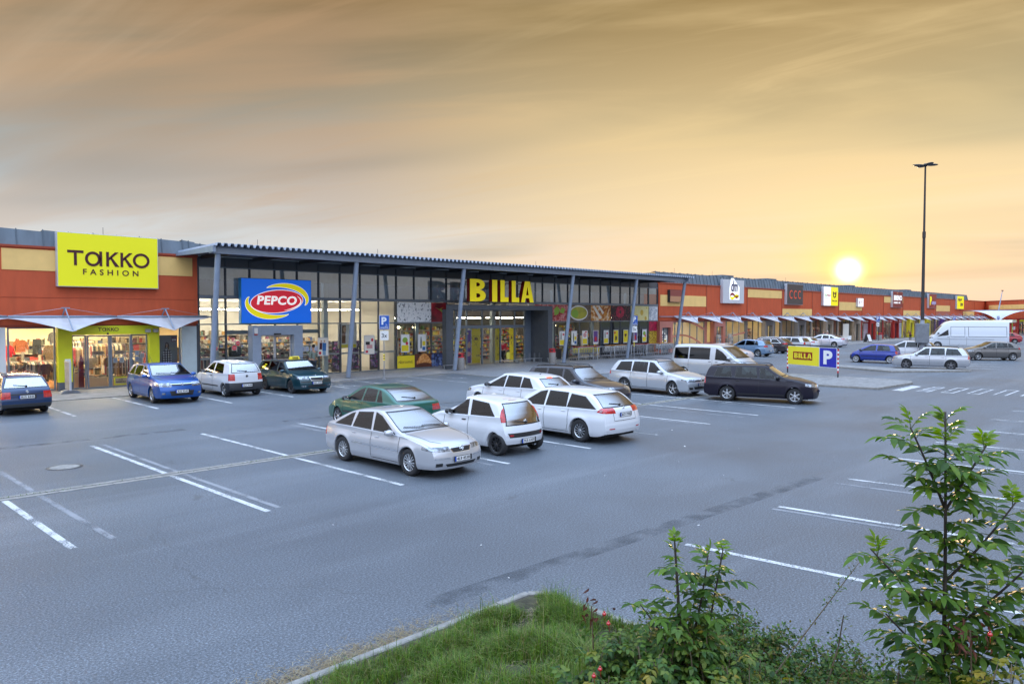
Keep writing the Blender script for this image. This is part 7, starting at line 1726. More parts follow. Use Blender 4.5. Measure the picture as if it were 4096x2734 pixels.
for x0, x1, m_, lb in ((104.5, 106.6, M_roomwhite, 'white poster film on the window left of the carpet shop'), (112.2, 115.0, mat('film_lilac', (.42, .35, .40), .5, var=.3, vscale=1), 'pale lilac poster film of the carpet shop'), (124.3, 127.2, mat('film_magenta', (.22, .02, .09), .5, var=.3, vscale=1), 'magenta poster film with a dancing figure'), (127.4, 129.0, mat('film_greyblue', (.35, .38, .45), .5, var=.3, vscale=1), 'pale blue-grey poster film beside the magenta one')):
 t = thing('window_poster', lb, 'poster', (x0, G - .07, .1), 0, 'poster films on the shop row'); MB().box(x0, x1, G - .072, G - .062, .12, 2.45).build('film', m_, t)
 if 'magenta' in lb: MB().poly([(-.2, 0), (.0, .05), (.15, .6), (.35, 1.0), (.1, 1.15), (-.25, .9), (-.05, .55)], (125.7, G - .073, .6), XV, ZV, NF, .004).build('figure', M_skin, t)
M_sail = mat('sail_cloth', (.55, .55, .59), .7, var=.12, vscale=1.5)
def make_awning(cx, label, wall_y=G - .12, first=None, ht=3.45):
 t = thing('fabric_awning', label, 'awning', (cx, wall_y, ht), 0, 'white fabric awnings over the shop fronts')
 n, m_ = 18, 6; vs = []; fs = []
 for i in range(n + 1):
  s_ = -1 + 2 * i / n
  f = (1 - abs(s_)) ** 1.35
  for j in range(m_ + 1):
   q = j / m_; y = wall_y - .30 - 1.30 * f * q - .05 * q; z = ht - .02 - .60 * f * q ** 1.15 - .03 * q
   vs.append((cx + s_ * 2.28 * (1 - .02 * q), y, z))
 for i in range(n):
  for j in range(m_): a = i * (m_ + 1) + j; fs.append((a, a + 1, a + m_ + 2, a + m_ + 1))
 MB().add(vs, fs).build('canvas', M_sail, t, smooth=True)
 MB().tube([(cx - 2.2, wall_y - .30, ht + .03), (cx + 2.2, wall_y - .30, ht + .03)], .055, 8).build('ridge_tube', M_bluegrey, t, smooth=True)
 mb = MB(); mb.tube([(cx - .02, wall_y - .05, ht + .02), (cx - .02, wall_y - .50, ht + .42)], .035, 6); mb.tube([(cx, wall_y - .48, ht + .42), (cx, wall_y - 1.66, ht - .60)], .032, 8); mb.cbox((cx, wall_y - .5, ht + .43), (.34, .12, .05)); mb.build('strut', M_bluegrey, t)
 mb = MB(); mb.lathe([(.001, .02), (.13, .0), (.14, -.03)], (cx, wall_y - 1.66, ht - .60), 'z', 12); mb.build('corner_plate', M_steel, t)
 mb = MB()
 for s_ in (-1, 1): mb.tube([(cx, wall_y - .5, ht + .43), (cx + s_ * 2.15, wall_y - .3, ht + .06)], .007, 4)
 mb.build('stay_cable', M_steel, t)
 return t
LB = {9.7: 'white sail awning over the left clothes shop window', 14.15: 'white sail awning over the checked coat poster', 5.25: 'white sail awning cut by the left edge of the photo'}
proto = None
xs_ = [5.25, 9.7, 14.15] + [63.6 + 4.43 * k for k in range(27)]
for k, x in enumerate(xs_):
 lb = LB.get(x) or ('%s white sail awning from the glazed hall over the orange shop row' % ORD[k - 3] if k > 7 else ['', '', '', 'white sail awning beside the last leaning column', 'white sail awning left of the drugstore door', 'white sail awning right of the drugstore door', 'white sail awning between the drugstore and the shoe shop', 'white sail awning left of the shoe shop door'][k])
 if proto is None: proto = make_awning(x, lb)
 else:
  c_ = copy_tree(proto); c_.location.x = x; c_['label'] = lb
MB().box(59.2, 183, G - .30, G - .20, 3.43, 3.50).build('awning_rail', M_bluegrey, bC); MB().box(A0, 16.9, G - .30, G - .20, 3.43, 3.50).build('awning_rail', M_bluegrey, bA)
wg = thing('corner_wing', 'orange corner wing closing the far end of the car park', 'shop building', (183, G, 0))
u_ = Vector((-.79, -.61, 0)).normalized(); nW = Vector((-.61, .79, 0)) * 1
o_ = Vector((183.0, G, 0)); nW = Vector((u_.y, -u_.x, 0)); nW = nW if nW.x < 0 else -nW
def wbox(a0, a1, z0, z1, d0, d1, nm, m_):
 P_ = [o_ + u_ * a + nW * d for a, d in ((a0, d0), (a1, d0), (a1, d1), (a0, d1))]
 MB().add([(p.x, p.y, z0) for p in P_] + [(p.x, p.y, z1) for p in P_], [(3, 2, 1, 0), (4, 5, 6, 7), (0, 1, 5, 4), (1, 2, 6, 5), (2, 3, 7, 6), (3, 0, 4, 7)]).build(nm, m_, wg)
wbox(0, 60, 3.1, 6.6, -6, .1, 'wall', M_orange); wbox(2, 40, 4.9, 5.8, .1, .13, 'cream_panel', M_cream); wbox(0, 60, 6.6, 6.72, -6.1, .18, 'flashing', M_flash)
wbox(0, 60, 2.9, 3.1, -6, .12, 'soffit', M_redw); wbox(0, 60, 0, 2.9, -5.5, -5.3, 'back_wall', M_roomdark); wbox(0, 60, .02, .05, -5.3, 0, 'room_floor', M_tilefl)
for k in range(14): wbox(k * 4.2, k * 4.2 + .8, 0, 2.9, -.2, .06, 'pier', M_redw)
for k in range(13):
 wbox(k * 4.2 + .85, k * 4.2 + 4.15, .05, 2.88, -.02, .0, 'pane', M_pane)
 for q in (0, 1.1, 2.2): wbox(k * 4.2 + .82 + q, k * 4.2 + .88 + q, .05, 2.88, -.05, .03, 'mullion', M_frdark)
 wbox(k * 4.2 + 1.0, k * 4.2 + 3.9, 2.70, 2.73, -2.0, -1.8, 'ceiling_light', M_tubec); wbox(k * 4.2 + 1.0, k * 4.2 + 3.9, .3, 1.7, -4.6, -4.2, 'goods', M_goods['goods_food'])
 wbox(k * 4.2 + .9, k * 4.2 + 4.1, 2.45, 2.8, .01, .03, 'yellow_band', M_yelw)
um = thing('membrane_umbrella', 'big white inverted membrane umbrella with a leaning mast at the far corner', 'canopy', (165.5, 33.2, 0))
cu_ = Vector((165.5, 33.2)); vs = []; fs = []; n, m_ = 40, 10
for i in range(n + 1):
 a = 2 * PI * i / n
 for j in range(m_ + 1):
  q = j / m_; rr = 5.2 * (1 / max(abs(math.cos(a)), abs(math.sin(a)))) ** .45; r_ = .18 + (rr - .18) * q
  z = 2.72 + 1.85 * (1 - (1 - q) ** 2.6)
  vs.append((cu_.x + r_ * math.cos(a + R(35)), cu_.y + r_ * math.sin(a + R(35)), z))
for i in range(n):
 for j in range(m_): a = i * (m_ + 1) + j; fs.append((a, a + 1, a + m_ + 2, a + m_ + 1))
MB().add(vs, fs).build('membrane', leafmat('membrane_cloth', [(.60, .61, .64), (.62, .63, .66)], .7, .5), um, smooth=True)
MB().tube([(*cu_, 0), (*cu_, 2.9)], .16, 12).build('post', M_bluegrey, um); MB().tube([(*cu_, 2.9), (cu_.x, cu_.y, 4.9), (cu_.x + 1.0, cu_.y - .3, 8.3)], [.12, .12, .06], 8).build('mast', M_bluegrey, um); MB().cbox((cu_.x + 1.1, cu_.y - .3, 8.4), (.7, .25, .14)).build('spotlight', M_black, um)
MB().tube([vs[i * (m_ + 1) + m_] for i in range(n + 1)], .06, 5, cap=False).build('rim_tube', M_bluegrey, um)
# == STREET FURNITURE
M_agg = mat('exposed_aggregate', (.36, .34, .32), .9, var=.45, vscale=45, bump=.6, bscale=80)
M_binred = mat('bin_red', (.52, .012, .025), .35, coat=.5)
def litter_bin(x, y, label, s_=1.0, gr='concrete litter bins with red lids'):
 t = thing('litter_bin', label, 'litter bin', (x, y, 0.015), 0, gr)
 MB().lathe([(0, .0), (.24 * s_, .0), (.255 * s_, .02), (.255 * s_, .78 * s_), (.235 * s_, .80 * s_)], (x, y, .015), 'z', 28).build('drum', M_agg, t, smooth=True, auto=40)
 mb = MB(); mb.lathe([(.22 * s_, .79 * s_), (.265 * s_, .80 * s_), (.265 * s_, .86 * s_), (.235 * s_, .87 * s_), (.235 * s_, 1.0 * s_), (.265 * s_, 1.01 * s_), (.265 * s_, 1.06 * s_), (.18 * s_, 1.09 * s_), (0, 1.1 * s_)], (x, y, .015), 'z', 28); mb.build('lid', M_binred, t, smooth=True, auto=35)
 mb = MB()
 for a in (R(215), R(300), R(35), R(125)): mb.cbox((x + .238 * s_ * math.cos(a), y + .238 * s_ * math.sin(a), .015 + .935 * s_), (.02, .2 * s_, .11 * s_), Matrix.Rotation(a, 3, 'Z'))
 mb.build('opening', M_black, t)
litter_bin(31.75, 36.2, 'red-lidded concrete litter bin left of the grocery portal, by the leaning column'); litter_bin(41.15, 36.55, 'red-lidded concrete litter bin at the right foot of the grocery portal')
litter_bin(16.3, 37.9, 'red-lidded concrete litter bin between the bright blue car and the white one'); litter_bin(113.0, 37.2, 'brown-lidded litter bin in front of the carpet shop')
def parking_sign(x, y, label, plate, zt=3.55, s_=1.0, hazard=True):
 t = thing('parking_sign', label, 'road sign', (x, y, 0), 0, 'blue reserved parking signs')
 MB().tube([(x, y, 0), (x, y, zt + .04)], .032, 10).build('post', M_steel, t, smooth=True, auto=40)
 d_ = Vector((-x, -y, 0)).normalized() * .35 + NF * .65; d_.normalize(); u2 = Vector((-d_.y, d_.x, 0)); 
 if u2.x < 0: u2 = -u2
 o = Vector((x, y, 0)) + d_ * .05
 w_, h_ = .60 * s_, .78 * s_
 def rect(nm, m_, cx, z0, w2, h2, off): 
  mb = MB(); mb.poly([(cx - w2 / 2, z0), (cx + w2 / 2, z0), (cx + w2 / 2, z0 + h2), (cx - w2 / 2, z0 + h2)], o + d_ * off, u2, ZV, d_, .01); return mb.build(nm, m_, t)
 rect('edge', M_white, 0, zt - h_, w_, h_, 0); rect('blue_face', mat('road_sign_blue', (.005, .085, .42), .35), 0, zt - h_ + .02, w_ - .04, h_ - .04, .012)
 mb = MB(); text(mb, 'P', o + d_ * .024 + u2 * (-.17 * s_) + ZV * (zt - .52 * s_), u2, ZV, d_, w=.30 * s_, h=.42 * s_, depth=.004, bold=.04)
 text(mb, 'RESERVÉ', o + d_ * .024 + u2 * (-.23 * s_) + ZV * (zt - h_ + .06), u2, ZV, d_, w=.46 * s_, h=.09 * s_, depth=.004, bold=.01)
 pts = [(.10 + .055 * math.cos(R(a)), .22 + .055 * math.sin(R(a))) for a in range(150, 400, 25)]
 mb.tube([o + d_ * .026 + u2 * p[0] + ZV * (zt - h_ + p[1] - .02) for p in pts], .008, 4); mb.tube([o + d_ * .026 + u2 * .09 + ZV * (zt - h_ + .33), o + d_ * .026 + u2 * .10 + ZV * (zt - h_ + .24), o + d_ * .026 + u2 * .17 + ZV * (zt - h_ + .24)], .010, 4)
 mb.build('symbols', M_white, t)
 if plate:
  rect('lower_plate', M_white, 0, zt - h_ - .60, .50 * s_, .52 * s_, 0); 
  mb = MB(); text(mb, plate, o + d_ * .012 + u2 * (-.16) + ZV * (zt - h_ - .46), u2, ZV, d_, w=.32, h=.24, depth=.004, bold=.01); mb.build('figures', M_black, t)
 if hazard:
  mb = MB(); m2 = MB()
  for k in range(5): (mb if k % 2 else m2).lathe([(.036, 1.05 + k * .07), (.036, 1.12 + k * .07)], (x, y, 0), 'z', 10)
  mb.build('hazard_band', M_black, t); m2.build('hazard_band', M_brighty, t)
 mb = MB(); mb.lathe([(.001, .03), (.10, .03), (.10, .0)], (x, y, 0), 'z', 12); mb.build('base', M_steel, t)
parking_sign(24.05, 33.85, 'blue P sign with a 3x plate standing between the taxi and the silver liftback', '3x')
parking_sign(50.20, 35.6, 'blue P sign with a 3x plate standing in front of the shopping trolleys', '3x')
parking_sign(105.0, 34.9, 'blue P sign with plate far off, left of the carpet shop', '3x', 3.5); parking_sign(140.5, 34.6, 'blue P sign far off, just right of the lamp post', '3x', 3.5); parking_sign(154, 31.0, 'blue P sign under the membrane umbrella', '', 3.5, hazard=False)
pb = thing('parking_board', 'yellow and blue parking board hung between two red and white posts on the island', 'sign', (42.6, 17.7, .11))
P1, P2 = Vector((41.85, 15.95, .1)), Vector((43.45, 19.55, .1)); uB = (P1 - P2).normalized(); nB = Vector((uB.y, -uB.x, 0)); nB = nB if nB.dot(Vector((-1, -1, 0))) > 0 else -nB; LBd = (P1 - P2).length
mb = MB(); pts = [P2 + ZV * 0, P2 + ZV * 1.58, P2 + ZV * 1.70 + uB * .12, P1 + ZV * 1.70 - uB * .12, P1 + ZV * 1.58, P1]
mb.tube(pts, .04, 10); mb.build('tube_frame', M_dark, pb, smooth=True, auto=50)
for P_, q in ((P1, 0), (P2, 1)):
 for k in range(11):
  mb = MB(); mb.lathe([(.0435, .25 + k * .12), (.0435, .37 + k * .12)], (P_.x, P_.y, .1), 'z', 12); mb.build('red_band' if k % 2 == 0 else 'white_band', M_binred if k % 2 == 0 else M_white, pb)
def brect(nm, m_, a0, a1, z0, z1, off, d=.012): return MB().poly([(a0, z0), (a1, z0), (a1, z1), (a0, z1)], P2 + nB * off, uB, ZV, nB, d).build(nm, m_, pb)
Y1_ = LBd * .65
brect('white_edge', M_white, .06, LBd - .06, .50, 1.62, .02); brect('yellow_field', mat('board_yellow', (.80, .68, .03), .4), .07, Y1_, .53, 1.60, .034); brect('blue_field', mat('board_blue', (.025, .03, .36), .4), Y1_ + .05, LBd - .09, .53, 1.60, .034)
brect('red_field', mat('board_red', (.26, .02, .012), .4), Y1_ * .20, Y1_ * .80, .84, 1.30, .048)
mb = MB(); aa = Y1_ * .24
for ch, w_ in (('B', .30), ('I', .12), ('L', .22), ('L', .22), ('A', .34)):
 w_ *= Y1_ * .52 / 1.32
 for p in (B_pieces(w_, .30) if ch == 'B' else block_letter(ch, 0, w_, 0, .30)[0]): mb.poly(p, P2 + nB * .061 + uB * aa + ZV * .92, uB, ZV, nB, .006)
 aa += w_ + .018 * Y1_
mb.build('board_letters', mat('board_yellow', (.80, .68, .03), .4), pb)
mb = MB(); text(mb, 'P', P2 + nB * .047 + uB * (Y1_ + .05 + (LBd - .09 - Y1_ - .05) * .24) + ZV * .68, uB, ZV, nB, w=(LBd - Y1_) * .48, h=.78, depth=.008, bold=.045); mb.build('board_p', M_white, pb)
lp = thing('street_lamp', 'tall dark lamp post with four leaf-shaped heads and a grey cabinet on its shaft', 'street lamp', (64.9, 18.2, 0))
lx, ly = 64.9, 18.2
MB().tube([(lx, ly, 0), (lx, ly, 2.9), (lx, ly, 2.95), (lx, ly, 3.2)], [.20, .20, .16, .15], 16).build('lower_shaft', mat('mast_grey', (.24, .26, .30), .5), lp, smooth=True, auto=40)
MB().tube([(lx, ly, 3.2), (lx, ly, 9.7), (lx, ly, 9.72), (lx, ly, 10.2), (lx, ly, 10.22), (lx, ly, 15.4)], [.13, .105, .13, .13, .085, .065], 14).build('shaft', mat('mast_dark', (.035, .03, .03), .5), lp, smooth=True, auto=40)
MB().cbox((lx, ly, 2.15), (.95, .95, 1.55), Matrix.Rotation(R(20), 3, 'Z')).build('cabinet', mat('cabinet_grey', (.20, .21, .23), .55, .2, var=.2, vscale=4), lp, bevel=.03)
for k, (a, z) in enumerate(((R(135), 0), (R(-45), 0.08), (R(45), .05), (R(225), .02))):
 d_ = Vector((math.cos(a), math.sin(a), 0)); mb = MB()
 mb.ell((lx + d_.x * .52, ly + d_.y * .52, 15.43 + z * .5), (.50, .24, .085), 16, 8, Matrix.Rotation(a, 3, 'Z') @ Matrix.Rotation(-R(2), 3, 'Y')); mb.build('lamp_head', M_black, lp, smooth=True)
MB().ell((lx, ly, 15.45), (.16, .16, .14)).build('hub', M_black, lp)
ab = thing('banner_stand', 'double sided pavement banner stand by the lime green pier', 'banner stand', (9.55, G - 1.6, .02))
MB().poly([(-.42, 0), (.42, 0), (.30, .10), (.12, .16), (-.12, .16), (-.30, .10)], (9.55, G - 1.85, .02), XV, ZV, (0, 1, 0), .5).build('foot', mat('foot_grey', (.16, .17, .19), .6), ab, bevel=.02)
mb = MB(); mb.box(9.47, 9.52, G - 1.95, G - 1.2, .2, 1.42); mb.build('panel', mat('stand_grey', (.30, .30, .29), .5, var=.25, vscale=3), ab); mb = MB(); mb.box(9.455, 9.535, G - 2.0, G - 1.95, .16, 1.46); mb.box(9.455, 9.535, G - 1.95, G - 1.2, 1.42, 1.46); mb.build('frame', M_side, ab)
ab = thing('pavement_board', 'white A-shaped pavement board before the carpet shop', 'pavement board', (103.6, 35.6, 0)); MB().add([(103.0, 35.3, .05), (104.3, 35.3, .05), (104.3, 35.65, 1.25), (103.0, 35.65, 1.25)], [(0, 1, 2, 3)]).build('front', M_maroon, ab); MB().add([(103.1, 35.29, .15), (104.2, 35.29, .15), (104.2, 35.58, 1.05), (103.1, 35.58, 1.05)], [(0, 1, 2, 3)]).build('poster', M_white, ab); MB().add([(103.0, 36.0, .05), (104.3, 36.0, .05), (104.3, 35.67, 1.25), (103.0, 35.67, 1.25)], [(0, 1, 2, 3)]).build('back', M_black, ab)
rk = thing('recycling_box', 'red and green lettered box with a pale roof behind the white van', 'container', (151.2, 28.8, 0)); mb = MB(); mb.box(149.3, 152.2, 28, 30.4, 0, 2.3); mb.build('body', M_redw, rk); MB().box(149.25, 149.5, 27.93, 28.0, 0, 2.35).build('edge', M_pg, rk); MB().poly([(0, 0), (3.6, 0), (3.2, .45), (.5, .45)], (148.8, 27.9, 2.41), XV, ZV, (0, 1, 0), 2.7).build('roof', mat('roof_cream', (.6, .55, .42), .6), rk)
mb = MB(); text(mb, 'RE-TEX', (149.6, 27.98, 1.2), XV, ZV, NF, w=2.2, h=.5, depth=.01, bold=.04); mb.build('lettering', M_white, rk)
def low_rail(x0, x1, y, z, label, legs=3, loops=0):
 t = thing('low_rail', label, 'rail', ((x0 + x1) / 2, y, 0), 0, 'low metal rails along the shop glass')
 mb = MB(); mb.box(x0, x1, y - .02, y + .02, z - .04, z)
 mb.build('top_rail', M_steel, t)
 for k in range(legs):
  x = x0 + .12 + (x1 - x0 - .24) * k / max(1, legs - 1); MB().box(x - .02, x + .02, y - .02, y + .02, 0, z - .04).build('leg', M_steel, t)
 if loops:
  mb = MB()
  for k in range(loops):
   x = x0 + .3 + (x1 - x0 - .6) * k / max(1, loops - 1); mb.tube([(x, y + .05, 0), (x, y + .05, z + .35), (x + .03, y + .05, z + .38), (x + .10, y + .05, z + .35), (x + .10, y + .05, 0)], .010, 5)
  mb.build('wheel_loops', M_steel, t)
low_rail(31.0, 32.1, 37.1, .30, 'low rail against the left pier of the grocery portal', 2); low_rail(36.7, 39.1, 38.2, .30, 'low rail in front of the middle grocery doors', 2); low_rail(39.9, 41.3, 38.4, .32, 'low rail in front of the right hand grocery pane', 2)
low_rail(41.3, 42.4, 37.2, .34, 'low rail with wheel loops by the right pier of the portal', 3, 2); low_rail(38.7, 41.5, 37.9, .34, 'low bike rail with wheel loops inside the portal', 4, 5); low_rail(42.5, 45.0, 38.6, .25, 'low rail under the first grocery window right of the portal', 3)
RP = None
for k, x in enumerate((44.3, 46.6, 48.9, 51.2, 53.5, 55.8)):
 lb = ['first hoop rail before the trolleys, counted from the left', 'second hoop rail before the trolleys', 'third hoop rail before the trolleys, beside the leaning column', 'fourth hoop rail, behind the parking sign post', 'fifth hoop rail before the trolleys', 'sixth and last hoop rail, nearest the silver minibus'][k]
 if RP is None:
  RP = thing('hoop_rail', lb, 'rail', (x, 36.6, 0), 0, 'hoop rails before the trolleys')
  MB().tube([(x, 36.6, 0), (x, 36.6, 1.0), (x + .05, 36.6, 1.06), (x + 1.75, 36.6, 1.06), (x + 1.8, 36.6, 1.0), (x + 1.8, 36.6, 0)], .028, 8).build('hoop', M_steel, RP, smooth=True, auto=60); MB().tube([(x + .03, 36.6, .35), (x + 1.77, 36.6, .35)], .018, 6).build('cross_bar', M_steel, RP)
 else: c_ = copy_tree(RP); c_.location.x = x; c_['label'] = lb
def make_trolley(x, y, z, rz, handle, label, adv):
 t = thing('shopping_trolley', label, 'shopping trolley', (0, 0, z), 0, 'nested shopping trolleys')
 L_, W0, W1 = .80, .44, .54
 def lp_(y0_, zz, w_): return [(-w_ / 2, y0_, zz), (w_ / 2, y0_, zz)]
 mb = MB()
 for s_ in (-1, 1):
  for k in range(6):
   f = k / 5; mb.tube([(s_ * (.17 + .06 * f), -.34, .48 + .10 * 0 + .38 * f * .92), (s_ * (.21 + .07 * f), .36, .46 + .54 * f)], .006, 4)
  for k in range(6):
   f = k / 5; mb.tube([(s_ * (.175 + .035 * f), -.34 + .70 * f, .47), (s_ * (.235 + .045 * f), -.34 + .70 * f, .86 + .12 * f)], .006, 4)
 for k in range(5): f = k / 4; mb.tube([(-.17 - .06 * f, -.34, .48 + .36 * f), (.17 + .06 * f, -.34, .48 + .36 * f)], .006, 4)
 for k in range(6): f = k / 5; mb.tube([(-.18 - .04 * f, -.34 + .7 * f, .47), (.18 + .04 * f, -.34 + .7 * f, .47)], .006, 4)
 mb.build('basket', M_chrome_d, t, world=False)
 mb = MB()
 for s_ in (-1, 1): mb.tube([(s_ * .25, .46, 1.02), (s_ * .24, .34, .50), (s_ * .25, .30, .16), (s_ * .17, -.30, .14)], .013, 5)
 mb.build('chassis', M_chrome_d, t, world=False)
 MB().tube([(-.27, .46, 1.03), (.27, .46, 1.03)], .020, 6).build('handle', handle, t, world=False)
 if adv:
  MB().add([(-.23, .385, .56), (.23, .385, .56), (.25, .43, .92), (-.25, .43, .92)], [(0, 1, 2, 3)]).build('advert_panel', adv, t, world=False)
 for sx in (-.18, .18):
  for sy in (-.28, .30): MB().lathe([(.001, -.015), (.055, -.015), (.06, 0), (.055, .015), (.001, .015)], (sx * (1 if sy < 0 else 1.35), sy, .06), 'x', 10).build('castor', M_black, t, world=False)
 return t
M_chrome_d = mat('wire_chrome', (.42, .44, .48), .25, .8)
M_hr = mat('trolley_red', (.5, .03, .02), .4); M_ho = mat('trolley_orange', (.62, .25, .02), .4)
tA = make_trolley(0, 0, .015, 0, M_hr, 'x', M_py); tB = make_trolley(0, 0, .015, 0, M_ho, 'x', M_white); tC = make_trolley(0, 0, .015, 0, M_hr, 'x', None)
used = set(); n_ = 0
ROWS = [(44.9, 38.05, 10, tA, 'the left'), (49.1, 38.05, 9, tB, 'the second'), (53.0, 38.05, 9, tC, 'the third'), (56.6, 38.0, 8, tB, 'the right')]
for rx, ry, cnt, src, rn in ROWS:
 for k in range(cnt):
  for dep in (0,):
   lb = 'shopping trolley with %s handle, %s from the left in %s row of trolleys' % ('red' if src is not tB else 'orange', ORD[k], rn)
   c_ = src if src.name not in used else copy_tree(src); used.add(src.name)
   c_.location = (rx + k * .30, ry - .45 + dep * .6 + rnd.uniform(-.03, .03), .015); c_.rotation_euler = (0, 0, R(-68 + rnd.uniform(-3, 3))); c_['label'] = lb
for x, m_, lb in ((43.3, M_pg, 'bright green cloth bag bin under the grocery window'), (44.1, M_black, 'black covered bin beside the green one')):
 t = thing('cloth_bin', lb, 'bin', (x, 38.75, 0)); mb = MB(); mb.box(x - .33, x + .33, 38.5, 39.1, .12, .86); mb.build('bag', m_, t, bevel=.06); mb = MB(); mb.box(x - .36, x + .36, 38.47, 39.13, .86, .90); mb.build('rim', M_dark, t)
for x in (69.2, 71.6):
 t = thing('leaflet_rack', 'rack of leaflets %s the drugstore door' % ('left of' if x < 70 else 'right of'), 'leaflet rack', (x, G - .9, 0), 0, 'leaflet racks'); r_ = random.Random(int(x))
 mb = MB(); mb.box(x - .35, x + .35, G - .75, G - .70, .1, 1.6)
 for k in range(4): mb.box(x - .36, x + .36, G - .95, G - .75, .25 + k * .35, .27 + k * .35)
 mb.build('rack_frame', M_steel, t); mb = MB()
 for k in range(4):
  for j in range(3): mb.box(x - .33 + j * .23, x - .13 + j * .23, G - .9, G - .82, .28 + k * .35, .50 + k * .35)
 mb.build('leaflets', M_goods['goods_pale'], t, kind='stuff')
for k, x in enumerate((97.5, 99.6)):
 t = thing('cafe_chair', 'thin white cafe chair %s the small round table' % ('left of' if k == 0 else 'right of'), 'chair', (x, 36.6, .022), 0, 'white cafe chairs')
 MB().box(x - .25, x + .25, 36.4, 36.85, .45, .48).build('seat', M_white, t); MB().box(x - .25 + .45 * k, x - .20 + .45 * k, 36.4, 36.85, .48, .95).build('backrest', M_white, t)
 for sx in (-.22, .22):
  for sy in (36.43, 36.8): MB().tube([(x + sx, sy, .02), (x + sx * .9, sy, .45)], .02, 5).build('leg', M_white, t)
t = thing('cafe_table', 'small round white cafe table before the taupe shop', 'table', (98.55, 36.6, .022)); MB().lathe([(.001, .74), (.38, .74), (.38, .71), (.001, .71)], (98.55, 36.6, 0), 'z', 16).build('table_top', M_white, t); MB().tube([(98.55, 36.6, .02), (98.55, 36.6, .71)], .03, 6).build('pedestal', M_white, t)
tx = [s for s in CARS if s.get('cat') == 'taxi'][0]; tt = tx['_t']
h_ = tx['_hit']((.05, 0, 4), (0, 0, -1)); 
mb = MB(); mb.add([(h_.x - .09, -.26, h_.z), (h_.x + .09, -.26, h_.z), (h_.x + .09, .26, h_.z), (h_.x - .09, .26, h_.z), (h_.x - .04, -.22, h_.z + .14), (h_.x + .04, -.22, h_.z + .14), (h_.x + .04, .22, h_.z + .14), (h_.x - .04, .22, h_.z + .14)], [(3, 2, 1, 0), (4, 5, 6, 7), (0, 1, 5, 4), (1, 2, 6, 5), (2, 3, 7, 6), (3, 0, 4, 7)])
rs = mb.build('roof_sign', mat('taxi_yellow', (.80, .62, .03), .35), tt, world=False, bevel=.015)
mb = MB(); text(mb, 'TAXI', (h_.x + .08, -.15, h_.z + .035), YV, ZV, XV, w=.30, h=.075, depth=.012, bold=.05); mb.build('roof_sign_text', M_black, rs, world=False)
mb = MB()
for k, (x, z, w_, hh_) in enumerate(((-1.62, 1.02, .30, .05), (-1.50, 1.10, .22, .05), (-1.40, 1.18, .18, .04))):
 q = tx['_hit']((x + .1, -3, z), (0, 1, 0))
 if q is not None: mb.box(x, x + w_, q.y - .012, q.y - .006, z, z + hh_)
if mb.v: mb.build('window_lettering', M_brighty, tt, world=False)
